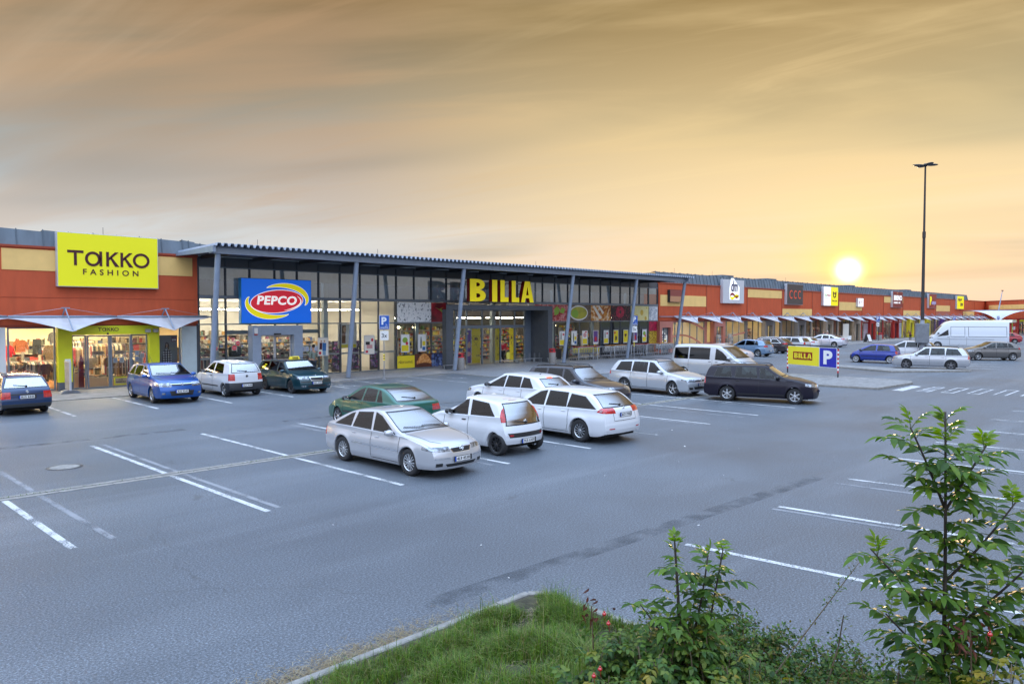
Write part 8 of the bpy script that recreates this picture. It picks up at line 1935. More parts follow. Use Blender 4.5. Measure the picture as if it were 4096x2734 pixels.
# == PEOPLE
def skin_mesh(joints, edges, name, m_, parent, sub=2):
 me = bpy.data.meshes.new(name); me.from_pydata([j[:3] for j in joints], edges, []); me.update()
 o = bpy.data.objects.new(name, me); COL.objects.link(o); o.parent = parent
 md = o.modifiers.new('skin', 'SKIN'); md.use_smooth_shade = True
 lay = me.skin_vertices[0].data if me.skin_vertices else None
 if lay is None:
  bm_ = bmesh.new(); bm_.from_mesh(me); bm_.verts.layers.skin.verify(); bm_.to_mesh(me); bm_.free(); lay = me.skin_vertices[0].data
 for i, j in enumerate(joints): lay[i].radius = (j[3], j[4] if len(j) > 4 else j[3]); lay[i].use_root = (i == 0)
 sb = o.modifiers.new('sub', 'SUBSURF'); sb.levels = sub; sb.render_levels = sub
 me.materials.append(m_); return o
def person(label, x, y, z, rz, H=1.75, top=(.2, .25, .2), legs=(.03, .04, .07), hair=(.02, .015, .012), pose='stand', group=None, longhair=False, seated=False):
 t = thing('person', label, 'person', (x, y, z), R(rz), group); s_ = H / 1.75
 sk = mat('skin_tone', (.48, .27, .19), .55); mt = mat('top_%02d' % (len(bpy.data.materials)), top, .85, var=.2, vscale=10); ml = mat('legs_%02d' % (len(bpy.data.materials)), legs, .85); mh = mat('hair_%02d' % (len(bpy.data.materials)), hair, .7)
 hipz = .92; lean = {'stand': 0, 'bend': .35, 'walk': .03, 'sit': -.10}[pose]
 def P(x_, y_, z_, r, r2=None): return (x_ * s_, y_ * s_, z_ * s_, r * s_, (r2 or r) * s_)
 if pose == 'sit': legs_ = [((.42, .10, hipz + .06), (.80, .11, hipz - .30)), ((.42, -.10, hipz + .06), (.80, -.11, hipz - .30))]
 elif pose == 'walk': legs_ = [((.14, .09, .50), (.22, .09, .09)), ((-.05, -.09, .48), (-.30, -.09, .12))]
 else: legs_ = [((.03, .10, .50), (0, .11, .09)), ((.03, -.10, .50), (0, -.11, .09))]
 sh = Vector((lean, 0, hipz + .50 - lean * .25)); nk = sh + Vector((lean * .25, 0, .08)); hd = nk + Vector((lean * .35 + .01, 0, .17 - lean * .15))
 arm = {'stand': ((0, .24, -.28), (.08, .25, -.52)), 'bend': ((.15, .26, -.22), (.42, .18, -.30)), 'walk': ((.02, .24, -.28), (.10, .26, -.54)), 'sit': ((.14, .24, -.24), (.46, .14, -.12))}[pose]
 J = [P(0, 0, hipz, .13, .10), P(lean * .5, 0, hipz + .25, .125, .095), P(sh.x, 0, sh.z - .06, .145, .10), P(nk.x, 0, nk.z, .055), P(hd.x, 0, hd.z - .02, .085, .095), P(hd.x, 0, hd.z + .08, .075, .085)]
 E_ = [(0, 1), (1, 2), (2, 3), (3, 4), (4, 5)]
 for s2, (kn, ft) in zip((1, -1), legs_):
  b_ = len(J); J += [P(0, s2 * .10, hipz - .06, .10), P(kn[0], kn[1], kn[2], .062), P(ft[0], ft[1], ft[2], .042), P(ft[0] + .15, ft[1], ft[2] - .05, .035)]; E_ += [(0, b_), (b_, b_ + 1), (b_ + 1, b_ + 2), (b_ + 2, b_ + 3)]
 hands = []
 for s2 in (1, -1):
  b_ = len(J); el = sh + Vector((arm[0][0], s2 * arm[0][1], arm[0][2])); wr = sh + Vector((arm[1][0], s2 * arm[1][1], arm[1][2]))
  J += [P(sh.x, s2 * .18, sh.z - .02, .055), P(*el, .042), P(*wr, .028), P(wr.x + .02, wr.y, wr.z - .06, .030, .016)]
  E_ += [(2, b_), (b_, b_ + 1), (b_ + 1, b_ + 2), (b_ + 2, b_ + 3)]; hands.append(wr)
  for q in range(4): J.append(P(wr.x + .03 + (q - 1.5) * .017, wr.y + .003, wr.z - .115 - .008 * (1.5 - abs(q - 1.5)), .0085)); E_.append((b_ + 3, len(J) - 1))
  J.append(P(wr.x + .06, wr.y - s2 * .01, wr.z - .075, .009)); E_.append((b_ + 2, len(J) - 1))
 skin_mesh(J, E_, 'body', sk, t, 1)
 JT = [P(0, 0, hipz - .04, .150, .12), P(lean * .5, 0, hipz + .25, .150, .118), P(sh.x, 0, sh.z - .05, .165, .118), P(nk.x, 0, nk.z - .03, .065)]; ET = [(0, 1), (1, 2), (2, 3)]
 for s2 in (1, -1):
  b_ = len(JT); el = sh + Vector((arm[0][0], s2 * arm[0][1], arm[0][2])); wr = sh + Vector((arm[1][0], s2 * arm[1][1], arm[1][2])); wr2 = el + (wr - el) * (.9 if pose != 'stand' else .35)
  JT += [P(sh.x, s2 * .185, sh.z - .02, .072), P(*el, .058), P(*wr2, .048)]; ET += [(2, b_), (b_, b_ + 1), (b_ + 1, b_ + 2)]
 skin_mesh(JT, ET, 'top', mt, t, 1)
 JL = [P(0, 0, hipz, .142, .115)]; EL = []
 for s2, (kn, ft) in zip((1, -1), legs_):
  b_ = len(JL); JL += [P(0, s2 * .10, hipz - .08, .112), P(kn[0], kn[1], kn[2], .076), P(ft[0], ft[1], ft[2] + .03, .058)]; EL += [(0, b_), (b_, b_ + 1), (b_ + 1, b_ + 2)]
 skin_mesh(JL, EL, 'trousers', ml, t, 1)
 mb = MB(); mb.ell((hd.x - .02, 0, hd.z + .055), (.105, .092, .105), 14, 10)
 if longhair: mb.ell((hd.x - .06, 0, hd.z - .06), (.07, .095, .17), 12, 8)
 mb.v = [(a * s_, b__ * s_, c * s_) for a, b__, c in mb.v]; mb.build('hair', mh, t, world=False, smooth=True)
 mb = MB(); mb.ell(((hd.x + .095) * s_, 0, (hd.z - .0) * s_), (.02, .014, .022), 6, 5)
 for s2 in (1, -1): mb.ell((hd.x * s_, s2 * .088 * s_, (hd.z) * s_), (.02, .01, .03), 6, 5)
 mb.build('nose_and_ears', sk, t, world=False, smooth=True)
 mb = MB()
 for s2 in (1, -1): mb.ell(((hd.x + .086) * s_, s2 * .032 * s_, (hd.z + .03) * s_), (.010, .014, .008), 6, 4)
 mb.ell(((hd.x + .088) * s_, 0, (hd.z - .045) * s_), (.008, .026, .006), 6, 4); mb.build('eyes_and_mouth', M_maroon, t, world=False)
 mb = MB()
 for (kn, ft) in legs_: mb.ell(((ft[0] + .06) * s_, ft[1] * s_, (ft[2] - .045) * s_), (.14 * s_, .05 * s_, .045 * s_), 10, 6)
 mb.build('shoes', M_black, t, world=False, smooth=True)
 return t
person('person in a grey-green T-shirt seen from behind, facing the notices beside the discount entrance', 22.25, 38.3, .014, 95, 1.78, (.20, .25, .22), (.03, .04, .06))
person('person with reddish hair and a black top bending over rails in the clothes window', 8.75, G + 1.75, .03, 200, 1.65, (.012, .012, .014), (.02, .02, .03), (.12, .03, .01), 'bend')
pm = person('person in a red jacket walking out of the open grocery door with a yellow bag', 38.95, G + .25, .03, -150, 1.72, (.42, .015, .03), (.012, .012, .014), (.03, .02, .015), 'walk')
t = thing('shopping_bag', 'yellow and white carrier bag held by the person in red', 'bag', (39.15, G + .0, .3)); MB().poly([(-.15, 0), (.15, 0), (.18, .40), (.06, .52), (-.06, .52), (-.18, .40)], (39.22, G - .05, .28), XV, ZV, (0, 1, 0), .14).build('bag', mat('bag_yellow', (.75, .68, .12), .4), t, bevel=.03)
person('person with grey hair and a dark jacket behind the pale silver saloon', 90.3, 36.2, .022, 185, 1.72, (.03, .03, .04), (.03, .03, .04), (.22, .17, .14), 'stand', 'couple walking behind the silver saloon')
person('person with white hair and a reddish top behind the pale silver saloon', 91.0, 36.0, .022, 185, 1.66, (.25, .06, .05), (.03, .03, .04), (.55, .5, .45), 'stand', 'couple walking behind the silver saloon', True)
person('person in dark red crouching on the pavement left of the big white van', 117.5, 34.5, .022, 170, 1.5, (.2, .03, .04), (.03, .03, .04), (.05, .03, .02), 'bend')
person('person in a magenta top at the till behind the discount door', 20.6, G + 1.0, .03, 200, 1.6, (.35, .04, .12), (.03, .03, .04), (.3, .25, .2), 'bend')
lg = [s for s in CARS if s.get('name') == 'moving_car'][0]; lt = lg['_t']; c_, s__ = math.cos(lg['_t'].rotation_euler.z), math.sin(lg['_t'].rotation_euler.z)
dxl, dyl = .02, .36
person('person in a blue top driving the dark aubergine estate', lt.location.x + c_ * dxl - s__ * dyl, lt.location.y + s__ * dxl + c_ * dyl, -.33, lg['rz'], 1.70, (.10, .16, .32), (.03, .03, .04), (.10, .08, .06), 'sit')
# == PLANTING IN THE FOREGROUND
def bank_z(x, y):
 d = min(6.60 - x, 6.12 - y)
 if d < 0: return .08
 return .085 + min(1.45, .34 * max(0, d - .7) ** 1.12) + .03 * math.sin(x * 3.1) * math.sin(y * 2.7) * min(1, d)
M_soil = mat('bank_soil', (0.055, 0.050, 0.026), .95, var=.45, vscale=6, bump=.6, bscale=30)
mb = MB(); vs = []; fs = []; n = 60; X0, X1, Y0_, Y1b = -9.0, 6.60, -9.0, 6.12
for i in range(n + 1):
 for j in range(n + 1):
  fx, fy_ = (i / n) ** .7, (j / n) ** .7; x, y = X0 + (X1 - X0) * fx, Y0_ + (Y1b - Y0_) * fy_
  vs.append((x, y, bank_z(x, y)))
for i in range(n):
 for j in range(n): a = i * (n + 1) + j; fs.append((a, a + n + 1, a + n + 2, a + 1))
mb.add(vs, fs); mb.build('grass_bank', M_soil, kind='structure', smooth=True)
def kerb_run(a, b_, nm='bank_kerb'):
 a, b_ = Vector(a), Vector(b_); L_ = (b_ - a).length; u2 = (b_ - a).normalized(); nn = Vector((-u2.y, u2.x)); k = 0.0; mb = MB()
 while k < L_ - .1:
  e = min(1.0, L_ - k) - .008; p = a + u2 * k; q = p + u2 * e; w_ = .05; z = .105 + rnd.uniform(-.006, .006); tl = rnd.uniform(-.006, .006)
  for (c0, c1) in (((p, q)),): pass
  V = [(p + nn * w_), (q + nn * w_), (q - nn * w_), (p - nn * w_)]; V2 = [(p + nn * (w_ - .012)), (q + nn * (w_ - .012)), (q - nn * (w_ - .012)), (p - nn * (w_ - .012))]
  mb.add([(v.x, v.y, -.05) for v in V] + [(v.x, v.y, z - .012 + tl) for v in V] + [(v.x, v.y, z + tl) for v in V2], [(0, 1, 5, 4), (1, 2, 6, 5), (2, 3, 7, 6), (3, 0, 4, 7), (4, 5, 9, 8), (5, 6, 10, 9), (6, 7, 11, 10), (7, 4, 8, 11), (8, 9, 10, 11)]); k += 1.0
 mb.build(nm, M_kerb, kind='structure')
kerb_run((-12, 6.18), (6.50, 6.18)); kerb_run((6.66, 6.0), (6.66, -10)); kerb_run((6.51, 6.17), (6.655, 6.01))
g_cols = [(.025, .055, .010), (.05, .11, .014), (.09, .18, .02), (.14, .25, .03), (.035, .075, .015), (.20, .30, .04), (.26, .22, .09), (.06, .045, .02)]
M_grass = leafmat('grass_blades', g_cols, .5, .35)
M_straw = leafmat('dry_straw', [(.24, .18, .10), (.34, .27, .16), (.17, .12, .07), (.42, .36, .24)], .8, .15)
vs = []; fs = []; r_ = random.Random(11)
def blade(vs, fs, x, y, z, L_, w_, a, lean, curl):
 b_ = len(vs); ca, sa = math.cos(a), math.sin(a); px, py = -sa * w_ / 2, ca * w_ / 2
 x1, y1, z1 = x + ca * lean * L_ * .35, y + sa * lean * L_ * .35, z + L_ * .6; x2, y2, z2 = x + ca * (lean + curl) * L_, y + sa * (lean + curl) * L_, z + L_ * (1 - .35 * (lean + curl))
 vs += [(x - px, y - py, z), (x + px, y + py, z), (x1 + px * .75, y1 + py * .75, z1), (x1 - px * .75, y1 - py * .75, z1), (x2, y2, z2)]
 fs += [(b_, b_ + 1, b_ + 2, b_ + 3), (b_ + 3, b_ + 2, b_ + 4)]
from mathutils import noise as mnoise
cnt = 0
while cnt < 70000:
 x = 6.58 - abs(r_.gauss(0, 1)) * 2.4; y = 6.10 - abs(r_.gauss(0, 1)) * 2.6
 if x < 1 or y < -1: continue
 cl = mnoise.noise(Vector((x * 1.7, y * 1.7, 0))); cf = mnoise.noise(Vector((x * 6, y * 6, 3)))
 if r_.random() > .42 + cl * 1.2 + cf * .6: continue
 d = min(6.6 - x, 6.12 - y); L_ = (.05 + .13 * max(0, .45 + cl * 1.3 + cf * .6)) * r_.uniform(.5, 1.6) * (1 if d > .15 else .7)
 if r_.random() < .02: L_ *= 1.9
 blade(vs, fs, x, y, bank_z(x, y) - .005, L_, r_.uniform(.003, .007), r_.uniform(0, 2 * PI), r_.uniform(0, .5), r_.uniform(0, .6)); cnt += 1
mb = MB(); mb.v = vs; mb.f = fs
tag(mb.build('grass', M_grass), 'green grass growing on the bank inside the kerb corner', 'grass', kind='stuff')
vs = []; fs = []
for k in range(5200):
 if k < 2600: x = 6.5 - abs(r_.gauss(0, 1)) * 1.4; y = 6.05 - abs(r_.gauss(0, 1)) * 1.6; z = bank_z(x, y) + r_.uniform(.0, .05)
 else: x = r_.gauss(4.0, .9); y = 6.32 + abs(r_.gauss(0, .17)); z = .008 + r_.uniform(0, .012)
 if x > 6.55 or (k < 2600 and mnoise.noise(Vector((x * 2.2, y * 2.2, 9))) < .08): continue
 a = r_.uniform(0, 2 * PI); L_ = r_.uniform(.03, .13); w_ = r_.uniform(.0015, .003); b_ = len(vs); dx_, dy_ = math.cos(a) * L_, math.sin(a) * L_; bx, by = r_.uniform(-.02, .02), r_.uniform(-.02, .02)
 vs += [(x, y, z), (x - dy_ / L_ * w_ * 2, y + dx_ / L_ * w_ * 2, z), (x + dx_ / 2 + bx, y + dy_ / 2 + by, z + .008), (x + dx_ / 2 + bx - dy_ / L_ * w_ * 2, y + dy_ / 2 + by + dx_ / L_ * w_ * 2, z + .008), (x + dx_, y + dy_, z + r_.uniform(-.004, .02))]
 fs += [(b_, b_ + 1, b_ + 3, b_ + 2), (b_ + 2, b_ + 3, b_ + 4)]
mb = MB(); mb.v = vs; mb.f = fs
tag(mb.build('dry_grass', M_straw), 'dry straw lying in the grass and along the foot of the kerb', 'dry grass', kind='stuff')
def leaflet(lv, lf, base, d, nrm, L_, W_, droop=.25, serr=False):
 """pointed leaflet with a folded midrib: 5 stations"""
 d = d.normalized(); s_ = d.cross(nrm).normalized(); n_ = s_.cross(d).normalized(); b_ = len(lv)
 st = [(0, .06), (.18, .62), (.42, 1.0), (.70, .72), (1.0, 0)]
 for f, w_ in st:
  c = base + d * (L_ * f) - n_ * (droop * L_ * f * f); e = n_ * (.16 * W_ * w_)
  lv.append(tuple(c + s_ * (W_ * .5 * w_) + e)); lv.append(tuple(c)); lv.append(tuple(c - s_ * (W_ * .5 * w_) + e))
 for k in range(4):
  a = b_ + 3 * k; lf.append((a, a + 1, a + 4, a + 3)); lf.append((a + 1, a + 2, a + 5, a + 4))
def compound(lv, lf, st, base, d, length, pairs, ll, lw, r_, droop=.5, start=.25, rr=.0022, r_tip=True):
 d = d.normalized(); up = Vector((0, 0, 1)); side = d.cross(up)
 if side.length < .1: side = Vector((1, 0, 0))
 side.normalize(); pts = []
 for k in range(9):
  f = k / 8; p = base + d * (length * f) - up * (droop * length * f * f * .6); pts.append(p)
 st.tube(pts, [rr * (1.3 - .8 * k / 8) for k in range(9)], 4, cap=False)
 def at(f):
  i = min(7, int(f * 8)); q = f * 8 - i; return pts[i].lerp(pts[i + 1], q), (pts[i + 1] - pts[i]).normalized()
 for k in range(pairs):
  f = start + (.93 - start) * k / max(1, pairs - 1); p, t_ = at(f); nn = side.cross(t_).normalized(); s2 = 1 - .35 * abs(f - .55)
  for sg_ in (1, -1):
   a = R(r_.uniform(48, 68)); dd = t_ * math.cos(a) + side * sg_ * math.sin(a) + Vector((r_.uniform(-.1, .1), r_.uniform(-.1, .1), r_.uniform(-.28, .1)))
   leaflet(lv, lf, p, dd, (nn + Vector((r_.uniform(-.25, .25), r_.uniform(-.25, .25), 0))), ll * s2 * r_.uniform(.8, 1.12), lw * s2 * r_.uniform(.85, 1.1), r_.uniform(.1, .45))
 p, t_ = at(.99); leaflet(lv, lf, p, t_ + Vector((0, 0, -.15)), side.cross(t_), ll * 1.05, lw * 1.0, .3)
ash_cols = [(.020, .052, .009), (.036, .085, .011), (.060, .125, .015), (.095, .18, .022), (.030, .072, .015), (.15, .24, .028)]
M_ash = leafmat('ash_leaves', ash_cols, .52, .36)
M_young = leafmat('ash_young_leaves', [(.09, .17, .022), (.13, .22, .03), (.06, .12, .02)], .36, .4)
M_stem = mat('ash_bark', (.045, .034, .026), .8, var=.3, vscale=20)
M_petiole = mat('petiole', (.07, .10, .03), .6)
def sapling(label, base, top, branches, r_, leaf_len=.27, ll=.098, lw=.034, pairs=4, low=.3, dens=1.0, spread=1.0, name='ash_sapling'):
 t = thing(name, label, 'sapling', tuple(base)); bt = MB(); pt_ = MB(); lv, lf, yv, yf = [], [], [], []
 def axis_(p0, p1, r0, r1, bend=Vector((0, 0, 0))):
  return [p0.lerp(p1, k / 10) + bend * math.sin(PI * k / 10) for k in range(11)], [r0 + (r1 - r0) * k / 10 for k in range(11)]
 axes = [(base, top, .020, .006, Vector((.02, -.01, 0)))] + branches
 for ai, (p0, p1, r0, r1, bd) in enumerate(axes):
  pts, rad = axis_(p0, p1, r0, r1, bd); bt.tube(pts, rad, 7)
  L_ = (p1 - p0).length; step = .085 / dens; f = (low if ai == 0 else .22); az_ = r_.uniform(0, PI)
  while f < 1.0:
   i = min(9, int(f * 10)); p = pts[i].lerp(pts[i + 1], f * 10 - i); ax = (pts[i + 1] - pts[i]).normalized()
   young = f > .90
   for q in (0, PI):
    a = az_ + q + r_.uniform(-.3, .3); h_ = Vector((math.cos(a), math.sin(a), 0)); el = r_.uniform(.25, .75) + (.75 if f > .9 else 0) * 1.0
    dd = (h_ * math.cos(el) + Vector((0, 0, 1)) * math.sin(el)); ln_ = leaf_len * r_.uniform(.75, 1.15) * (1.15 - .55 * f if ai == 0 else .95 - .3 * f) * spread
    if young: compound(yv, yf, pt_, p, dd, ln_ * .75, pairs, ll * .62, lw * .62, r_, .55)
    else: compound(lv, lf, pt_, p, dd, ln_, pairs + (1 if r_.random() < .3 else 0), ll, lw, r_, r_.uniform(.15, .75))
   az_ += PI / 2 + r_.uniform(-.3, .3); f += step / L_
 bt.build('stem', M_stem, t, smooth=True); pt_.build('leaf_stalks', M_petiole, t)
 o = MB(); o.v = lv; o.f = lf; o.build('leaves', M_ash, t, smooth=True)
 if yv: o = MB(); o.v = yv; o.f = yf; o.build('young_leaves', M_young, t, smooth=True)
 return t
V = Vector
b0 = V((5.40, 1.36, bank_z(5.40, 1.36)))
sapling('tall ash sapling with long divided leaves at the right edge of the bank', b0, V((5.37, 1.36, 2.88)),
  [(V((5.39, 1.36, 2.25)), V((5.21, 1.52, 2.78)), .010, .005, V((.02, 0, 0))), (V((5.39, 1.36, 2.22)), V((5.58, 1.17, 2.66)), .010, .005, V((0, 0, 0))),
   (V((5.40, 1.36, 1.55)), V((5.05, 1.70, 1.98)), .010, .005, V((0, 0, -.03))), (V((5.40, 1.36, 1.40)), V((5.80, .92, 1.92)), .012, .005, V((0, 0, -.03))), (V((5.40, 1.36, 1.25)), V((5.95, .75, 1.62)), .011, .005, V((0, 0, -.03))),
   (V((5.40, 1.36, 1.2)), V((5.12, 1.62, 1.55)), .010, .005, V((0, 0, -.02))), (V((5.40, 1.36, 1.75)), V((5.72, 1.02, 2.30)), .010, .005, V((0, 0, -.03))), (V((5.40, 1.36, 1.1)), V((5.75, .95, 1.35)), .010, .005, V((0, 0, 0)))], random.Random(4), .36, .120, .046, 4, .16, 1.15)
b1 = V((4.36, 2.70, bank_z(4.36, 2.70)))
sapling('young ash sapling with a bright yellow-green tip above the rose bush', b1, V((4.33, 2.73, 2.00)),
  [(V((4.36, 2.70, 1.0)), V((4.52, 2.58, 1.86)), .010, .005, V((.02, -.02, 0))), (V((4.45, 2.62, .95)), V((4.58, 2.50, 1.90)), .010, .005, V((.01, 0, 0))), (V((4.36, 2.70, 1.15)), V((4.18, 2.90, 1.52)), .008, .004, V((0, 0, 0)))], random.Random(9), .25, .098, .040, 3, .30, 1.15, .95)
M_rose = leafmat('rose_leaves', [(.016, .042, .009), (.03, .075, .012), (.05, .11, .016), (.085, .15, .022), (.14, .18, .025), (.04, .09, .02)], .5, .24)
M_rosey = leafmat('rose_leaves_yellow', [(.09, .13, .02), (.16, .17, .025), (.30, .22, .03), (.07, .12, .02)], .4, .3)
M_hip = mat('hip_red', (.45, .012, .015), .18, coat=1.0)
M_brownleaf = leafmat('withered_leaves', [(.07, .022, .014), (.12, .04, .022), (.045, .016, .012)], .7, .1)
M_cane = mat('cane', (.10, .07, .04), .8)
def bush(label, c, rad, ztop, ncane, nleaf, r_, m_, hips=0, name='rose_bush', ll=.052, lw=.036, yel=.12):
 t = thing(name, label, 'shrub', (c[0], c[1], bank_z(c[0], c[1]))); ct = MB(); pt_ = MB(); lv, lf, yv, yf = [], [], [], []; tips = []
 for k in range(ncane):
  a = r_.uniform(0, 2 * PI); q = r_.random() ** .6 * rad; p0 = V((c[0] + r_.uniform(-.15, .15), c[1] + r_.uniform(-.15, .15), bank_z(c[0], c[1]) - .02)); p1 = V((c[0] + q * math.cos(a), c[1] + q * math.sin(a), ztop - (q / rad) ** 2 * .42 * (ztop - p0.z) + r_.uniform(-.12, .08)))
  pts = [p0.lerp(p1, j / 6) + V((math.cos(a), math.sin(a), 0)) * (.10 * math.sin(PI * j / 6)) for j in range(7)]; ct.tube(pts, [.007 - .004 * j / 6 for j in range(7)], 5); tips.append((pts, a))
 for k in range(nleaf):
  pts, a = tips[r_.randrange(len(tips))]; f = r_.uniform(.35, 1.0); i = min(5, int(f * 6)); p = pts[i].lerp(pts[i + 1], f * 6 - i); aa = r_.uniform(0, 2 * PI); el = r_.uniform(-.1, .9)
  dd = V((math.cos(aa) * math.cos(el), math.sin(aa) * math.cos(el), math.sin(el)))
  y_ = r_.random() < yel; compound(yv if y_ else lv, yf if y_ else lf, pt_, p, dd, r_.uniform(.10, .17), 3, ll * r_.uniform(.8, 1.15), lw * r_.uniform(.8, 1.1), r_, r_.uniform(.3, .9), .3, .0014)
 ct.build('canes', M_cane, t, smooth=True); pt_.build('leaf_stalks', M_petiole, t)
 o = MB(); o.v = lv; o.f = lf; o.build('leaves', m_, t, smooth=True)
 if yv: o = MB(); o.v = yv; o.f = yf; o.build('yellowing_leaves', M_rosey, t, smooth=True)
 for h_ in (hips or []):
  mb = MB(); mb.ell(h_, (.015, .015, .013), 12, 8); mb.ell((h_[0], h_[1], h_[2] + .017), (.007, .007, .006), 6, 4); mb.tube([h_, (h_[0] + .01, h_[1], h_[2] - .06)], .0018, 4); mb.build('rose_hip', M_hip, t, smooth=True)
 return t
rr = random.Random(21)
bush('dense rose bush with red hips at the foot of the young ash', (4.30, 2.66), .46, 1.42, 42, 520, rr, M_rose, [(4.05, 3.11, 1.43), (3.98, 3.02, 1.41)])
bush('lower rose bush with glossy blue-green leaves at the bottom edge', (3.92, 2.85), .42, 1.30, 30, 380, rr, M_rose, [(3.62, 2.86, 1.23), (3.67, 2.85, 1.26)], yel=.06)
bush('rose bush between the two saplings', (4.62, 2.32), .36, 1.22, 26, 300, rr, M_rose, [], yel=.22)
bush('yellow-green rose bush with a single red hip in the bottom right corner', (5.15, .85), .42, 1.50, 30, 380, rr, M_rosey, [(5.10, 1.03, 1.60)], yel=.5)
bush('dark rose bush under the tall ash', (5.30, 1.35), .50, 1.22, 34, 420, rr, M_rose, [], yel=.10)
for c, n_, lb in (((4.02, 3.20, 1.42), 26, 'clump of withered red-brown leaves left of the rose bush'), ((5.22, 1.16, 1.50), 46, 'hanging clump of withered brown leaves under the tall ash'), ((5.55, .78, 1.62), 36, 'withered dark red leaves at the right edge')):
 t = thing('withered_spray', lb, 'dry leaves', c); lv, lf = [], []; pt_ = MB()
 for k in range(n_): 
  p = V(c) + V((rr.gauss(0, .05), rr.gauss(0, .05), rr.gauss(0, .06))); leaflet(lv, lf, p, V((rr.uniform(-1, 1), rr.uniform(-1, 1), rr.uniform(-1.6, .2))), V((rr.uniform(-1, 1), rr.uniform(-1, 1), .5)), rr.uniform(.03, .06), .018, .8)
 o = MB(); o.v = lv; o.f = lf; o.build('leaves', M_brownleaf, t)
 MB().tube([(c[0], c[1], c[2] + .05), (c[0] + .02, c[1] - .02, c[2] - .5)], .005, 5).build('twig', M_cane, t)
M_cot = leafmat('ground_cover_leaves', [(.018, .045, .010), (.035, .085, .014), (.055, .12, .018), (.09, .15, .022), (.13, .10, .02), (.025, .06, .012), (.045, .10, .016)], .55, .25)
def leaf2(lv, lf, p, d, n, L_, W_):
 d = d.normalized(); s_ = d.cross(n).normalized(); m_ = s_.cross(d); b_ = len(lv)
 for q in (p, p + d * L_ * .5 + s_ * W_ * .5 + m_ * W_ * .12, p + d * L_, p + d * L_ * .5 - s_ * W_ * .5 + m_ * W_ * .12): lv.append(tuple(q))
 lf.append((b_, b_ + 1, b_ + 2)); lf.append((b_, b_ + 2, b_ + 3))
lv, lf = [], []; tw = MB()
for k in range(1150):
 x = 6.62 - abs(rr.gauss(0, .75)); y = rr.uniform(-2.6, 3.9)
 if x < 4.4 or (x < 5.2 and y > 2.2): continue
 z0 = bank_z(x, y); a = rr.uniform(0, 2 * PI); L_ = rr.uniform(.2, .55); hgt = rr.uniform(.12, .50) * (.8 if y > 2.0 else 1.15)
 pts = [V((min(x + math.cos(a) * L_ * f, 6.80), y + math.sin(a) * L_ * f, z0 + hgt * math.sin(PI * .55 * f) * 1.1 + .02)) for f in (0, .2, .4, .6, .8, 1)]
 tw.tube(pts, [.004, .0035, .003, .0025, .002, .0015], 3, cap=False)
 for j in range(95):
  f = rr.uniform(.05, 1) * 5; i = min(4, int(f)); p = pts[i].lerp(pts[i + 1], f - i) + V((rr.gauss(0, .035), rr.gauss(0, .035), rr.gauss(0, .035)))
  leaf2(lv, lf, p, V((rr.uniform(-1, 1), rr.uniform(-1, 1), rr.uniform(-.2, .9))), V((rr.uniform(-.6, .6), rr.uniform(-.6, .6), 1)), rr.uniform(.030, .055), rr.uniform(.019, .032))
o = MB(); o.v = lv; o.f = lf; tag(o.build('ground_cover', M_cot), 'creeping small-leaved ground cover along the kerb under the saplings', 'ground cover', kind='stuff')
tag(tw.build('twigs', mat('red_twigs', (.12, .035, .02), .7)), 'thin reddish twigs of the creeping ground cover', 'twigs', kind='stuff')
for k, (pts, lb) in enumerate([([(5.05, 2.35, .9), (5.35, 2.25, 1.15), (5.75, 2.15, 1.42), (6.05, 2.1, 1.58)], 'long thorny shoot reaching out to the right of the young ash'), ([(5.1, 2.0, .9), (5.2, 1.95, 1.2), (5.15, 1.9, 1.45)], 'short bare twig left of the tall ash')]):
 t = thing('wild_shoot', lb, 'shoot', pts[0]); MB().tube([V(p) for p in pts], [.006, .005, .004, .002][:len(pts)], 5).build('stem', M_cane, t)
 if k in (0, 1):
  lv, lf = [], []; 
  for j in range(90 if k == 0 else 30):
   i = rr.randrange(len(pts) - 1); p = V(pts[i]).lerp(V(pts[i + 1]), rr.random()); leaflet(lv, lf, p + V((rr.gauss(0, .02), rr.gauss(0, .02), rr.gauss(0, .03))), V((rr.uniform(-1, 1), rr.uniform(-1, 1), rr.uniform(0, 1))), V((0, 0, 1)), .03, .014, .1)
  o = MB(); o.v = lv; o.f = lf; o.build('leaves', M_cot, t)
vs, fs = [], []
for k in range(520):
 cx, cy = rr.choice([(5.0, 1.75), (4.75, 2.0), (4.0, 3.1), (4.55, 2.9), (4.9, 1.3), (5.3, 1.9), (4.3, 3.4)]); x, y = cx + rr.gauss(0, .12), cy + rr.gauss(0, .12)
 blade(vs, fs, x, y, bank_z(x, y), rr.uniform(.2, .62), rr.uniform(.005, .012), rr.uniform(0, 2 * PI), rr.uniform(0, .35), rr.uniform(0, .5))
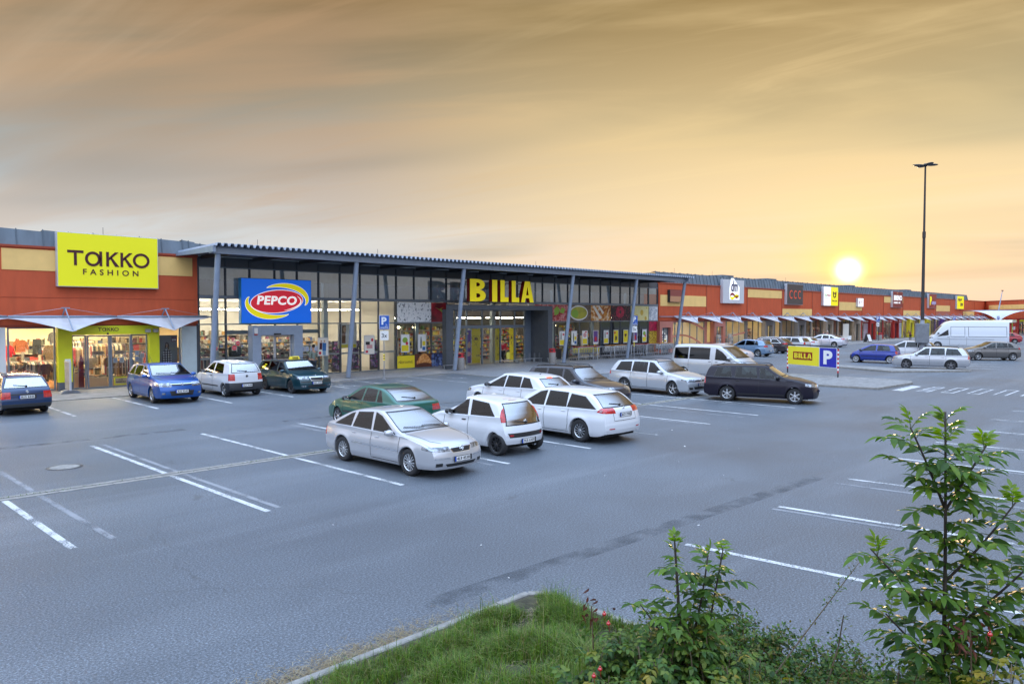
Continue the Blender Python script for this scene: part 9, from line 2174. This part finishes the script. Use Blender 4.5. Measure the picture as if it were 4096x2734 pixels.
o = MB(); o.v = vs; o.f = fs; tag(o.build('tall_grass', leafmat('tall_grass', [(.06, .12, .02), (.12, .19, .03), (.2, .22, .06), (.05, .1, .02)], .5, .35)), 'tall grass blades between the shrubs at the bottom edge', 'grass', kind='stuff')
# == FAR BACKGROUND
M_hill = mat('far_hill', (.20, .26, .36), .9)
mb = MB(); n = 40; vs = []
for k in range(n + 1):
 f = k / n; a = R(4 + 20 * f); d_ = 2300; h_ = 3.5 + 18 * math.exp(-((f - .42) / .2) ** 2) + 10 * math.exp(-((f - .1) / .15) ** 2)
 for dd, hh in ((0, -.2), (250, h_), (700, -.2)): vs.append(((d_ + dd) * math.cos(a), (d_ + dd) * math.sin(a), hh))
fs = []
for k in range(n): fs += [(3 * k, 3 * k + 3, 3 * k + 4, 3 * k + 1), (3 * k + 1, 3 * k + 4, 3 * k + 5, 3 * k + 2)]
mb.add(vs, fs); mb.build('hills', M_hill, kind='structure', smooth=True)
M_far = leafmat('far_leaves', [(.03, .05, .02), (.05, .08, .025), (.09, .11, .04)], .7, .1)
for k, (x, y, h_, w_) in enumerate([(212, 29, 10.2, 7), (205, 22, 9.6, 6), (222, 24, 11.2, 8)]):
 t = thing('broadleaf_tree', ['tree crown showing over the corner wing, leftmost', 'lower tree crown at the right edge behind the corner wing', 'tallest tree crown behind the corner wing'][k], 'tree', (x, y, 0), 0, 'trees behind the corner wing')
 MB().tube([(x, y, 0), (x, y, h_ * .45), (x + .3, y, h_ * .8)], [.3, .22, .1], 8).build('trunk', M_stem, t)
 lv, lf = [], []
 for j in range(2600):
  th = rr.uniform(0, 2 * PI); ph = math.acos(rr.uniform(-.6, 1)); q = rr.uniform(.55, 1) ** .5 * (1 + .25 * math.sin(3 * th) * math.sin(4 * ph))
  p = V((x + w_ * .5 * q * math.sin(ph) * math.cos(th), y + w_ * .5 * q * math.sin(ph) * math.sin(th), h_ * .68 + h_ * .30 * q * math.cos(ph)))
  leaflet(lv, lf, p, V((rr.uniform(-1, 1), rr.uniform(-1, 1), rr.uniform(-1, 1))), V((rr.uniform(-1, 1), rr.uniform(-1, 1), 1)), .35, .22, .1)
 o = MB(); o.v = lv; o.f = lf; o.build('crown', M_far, t)
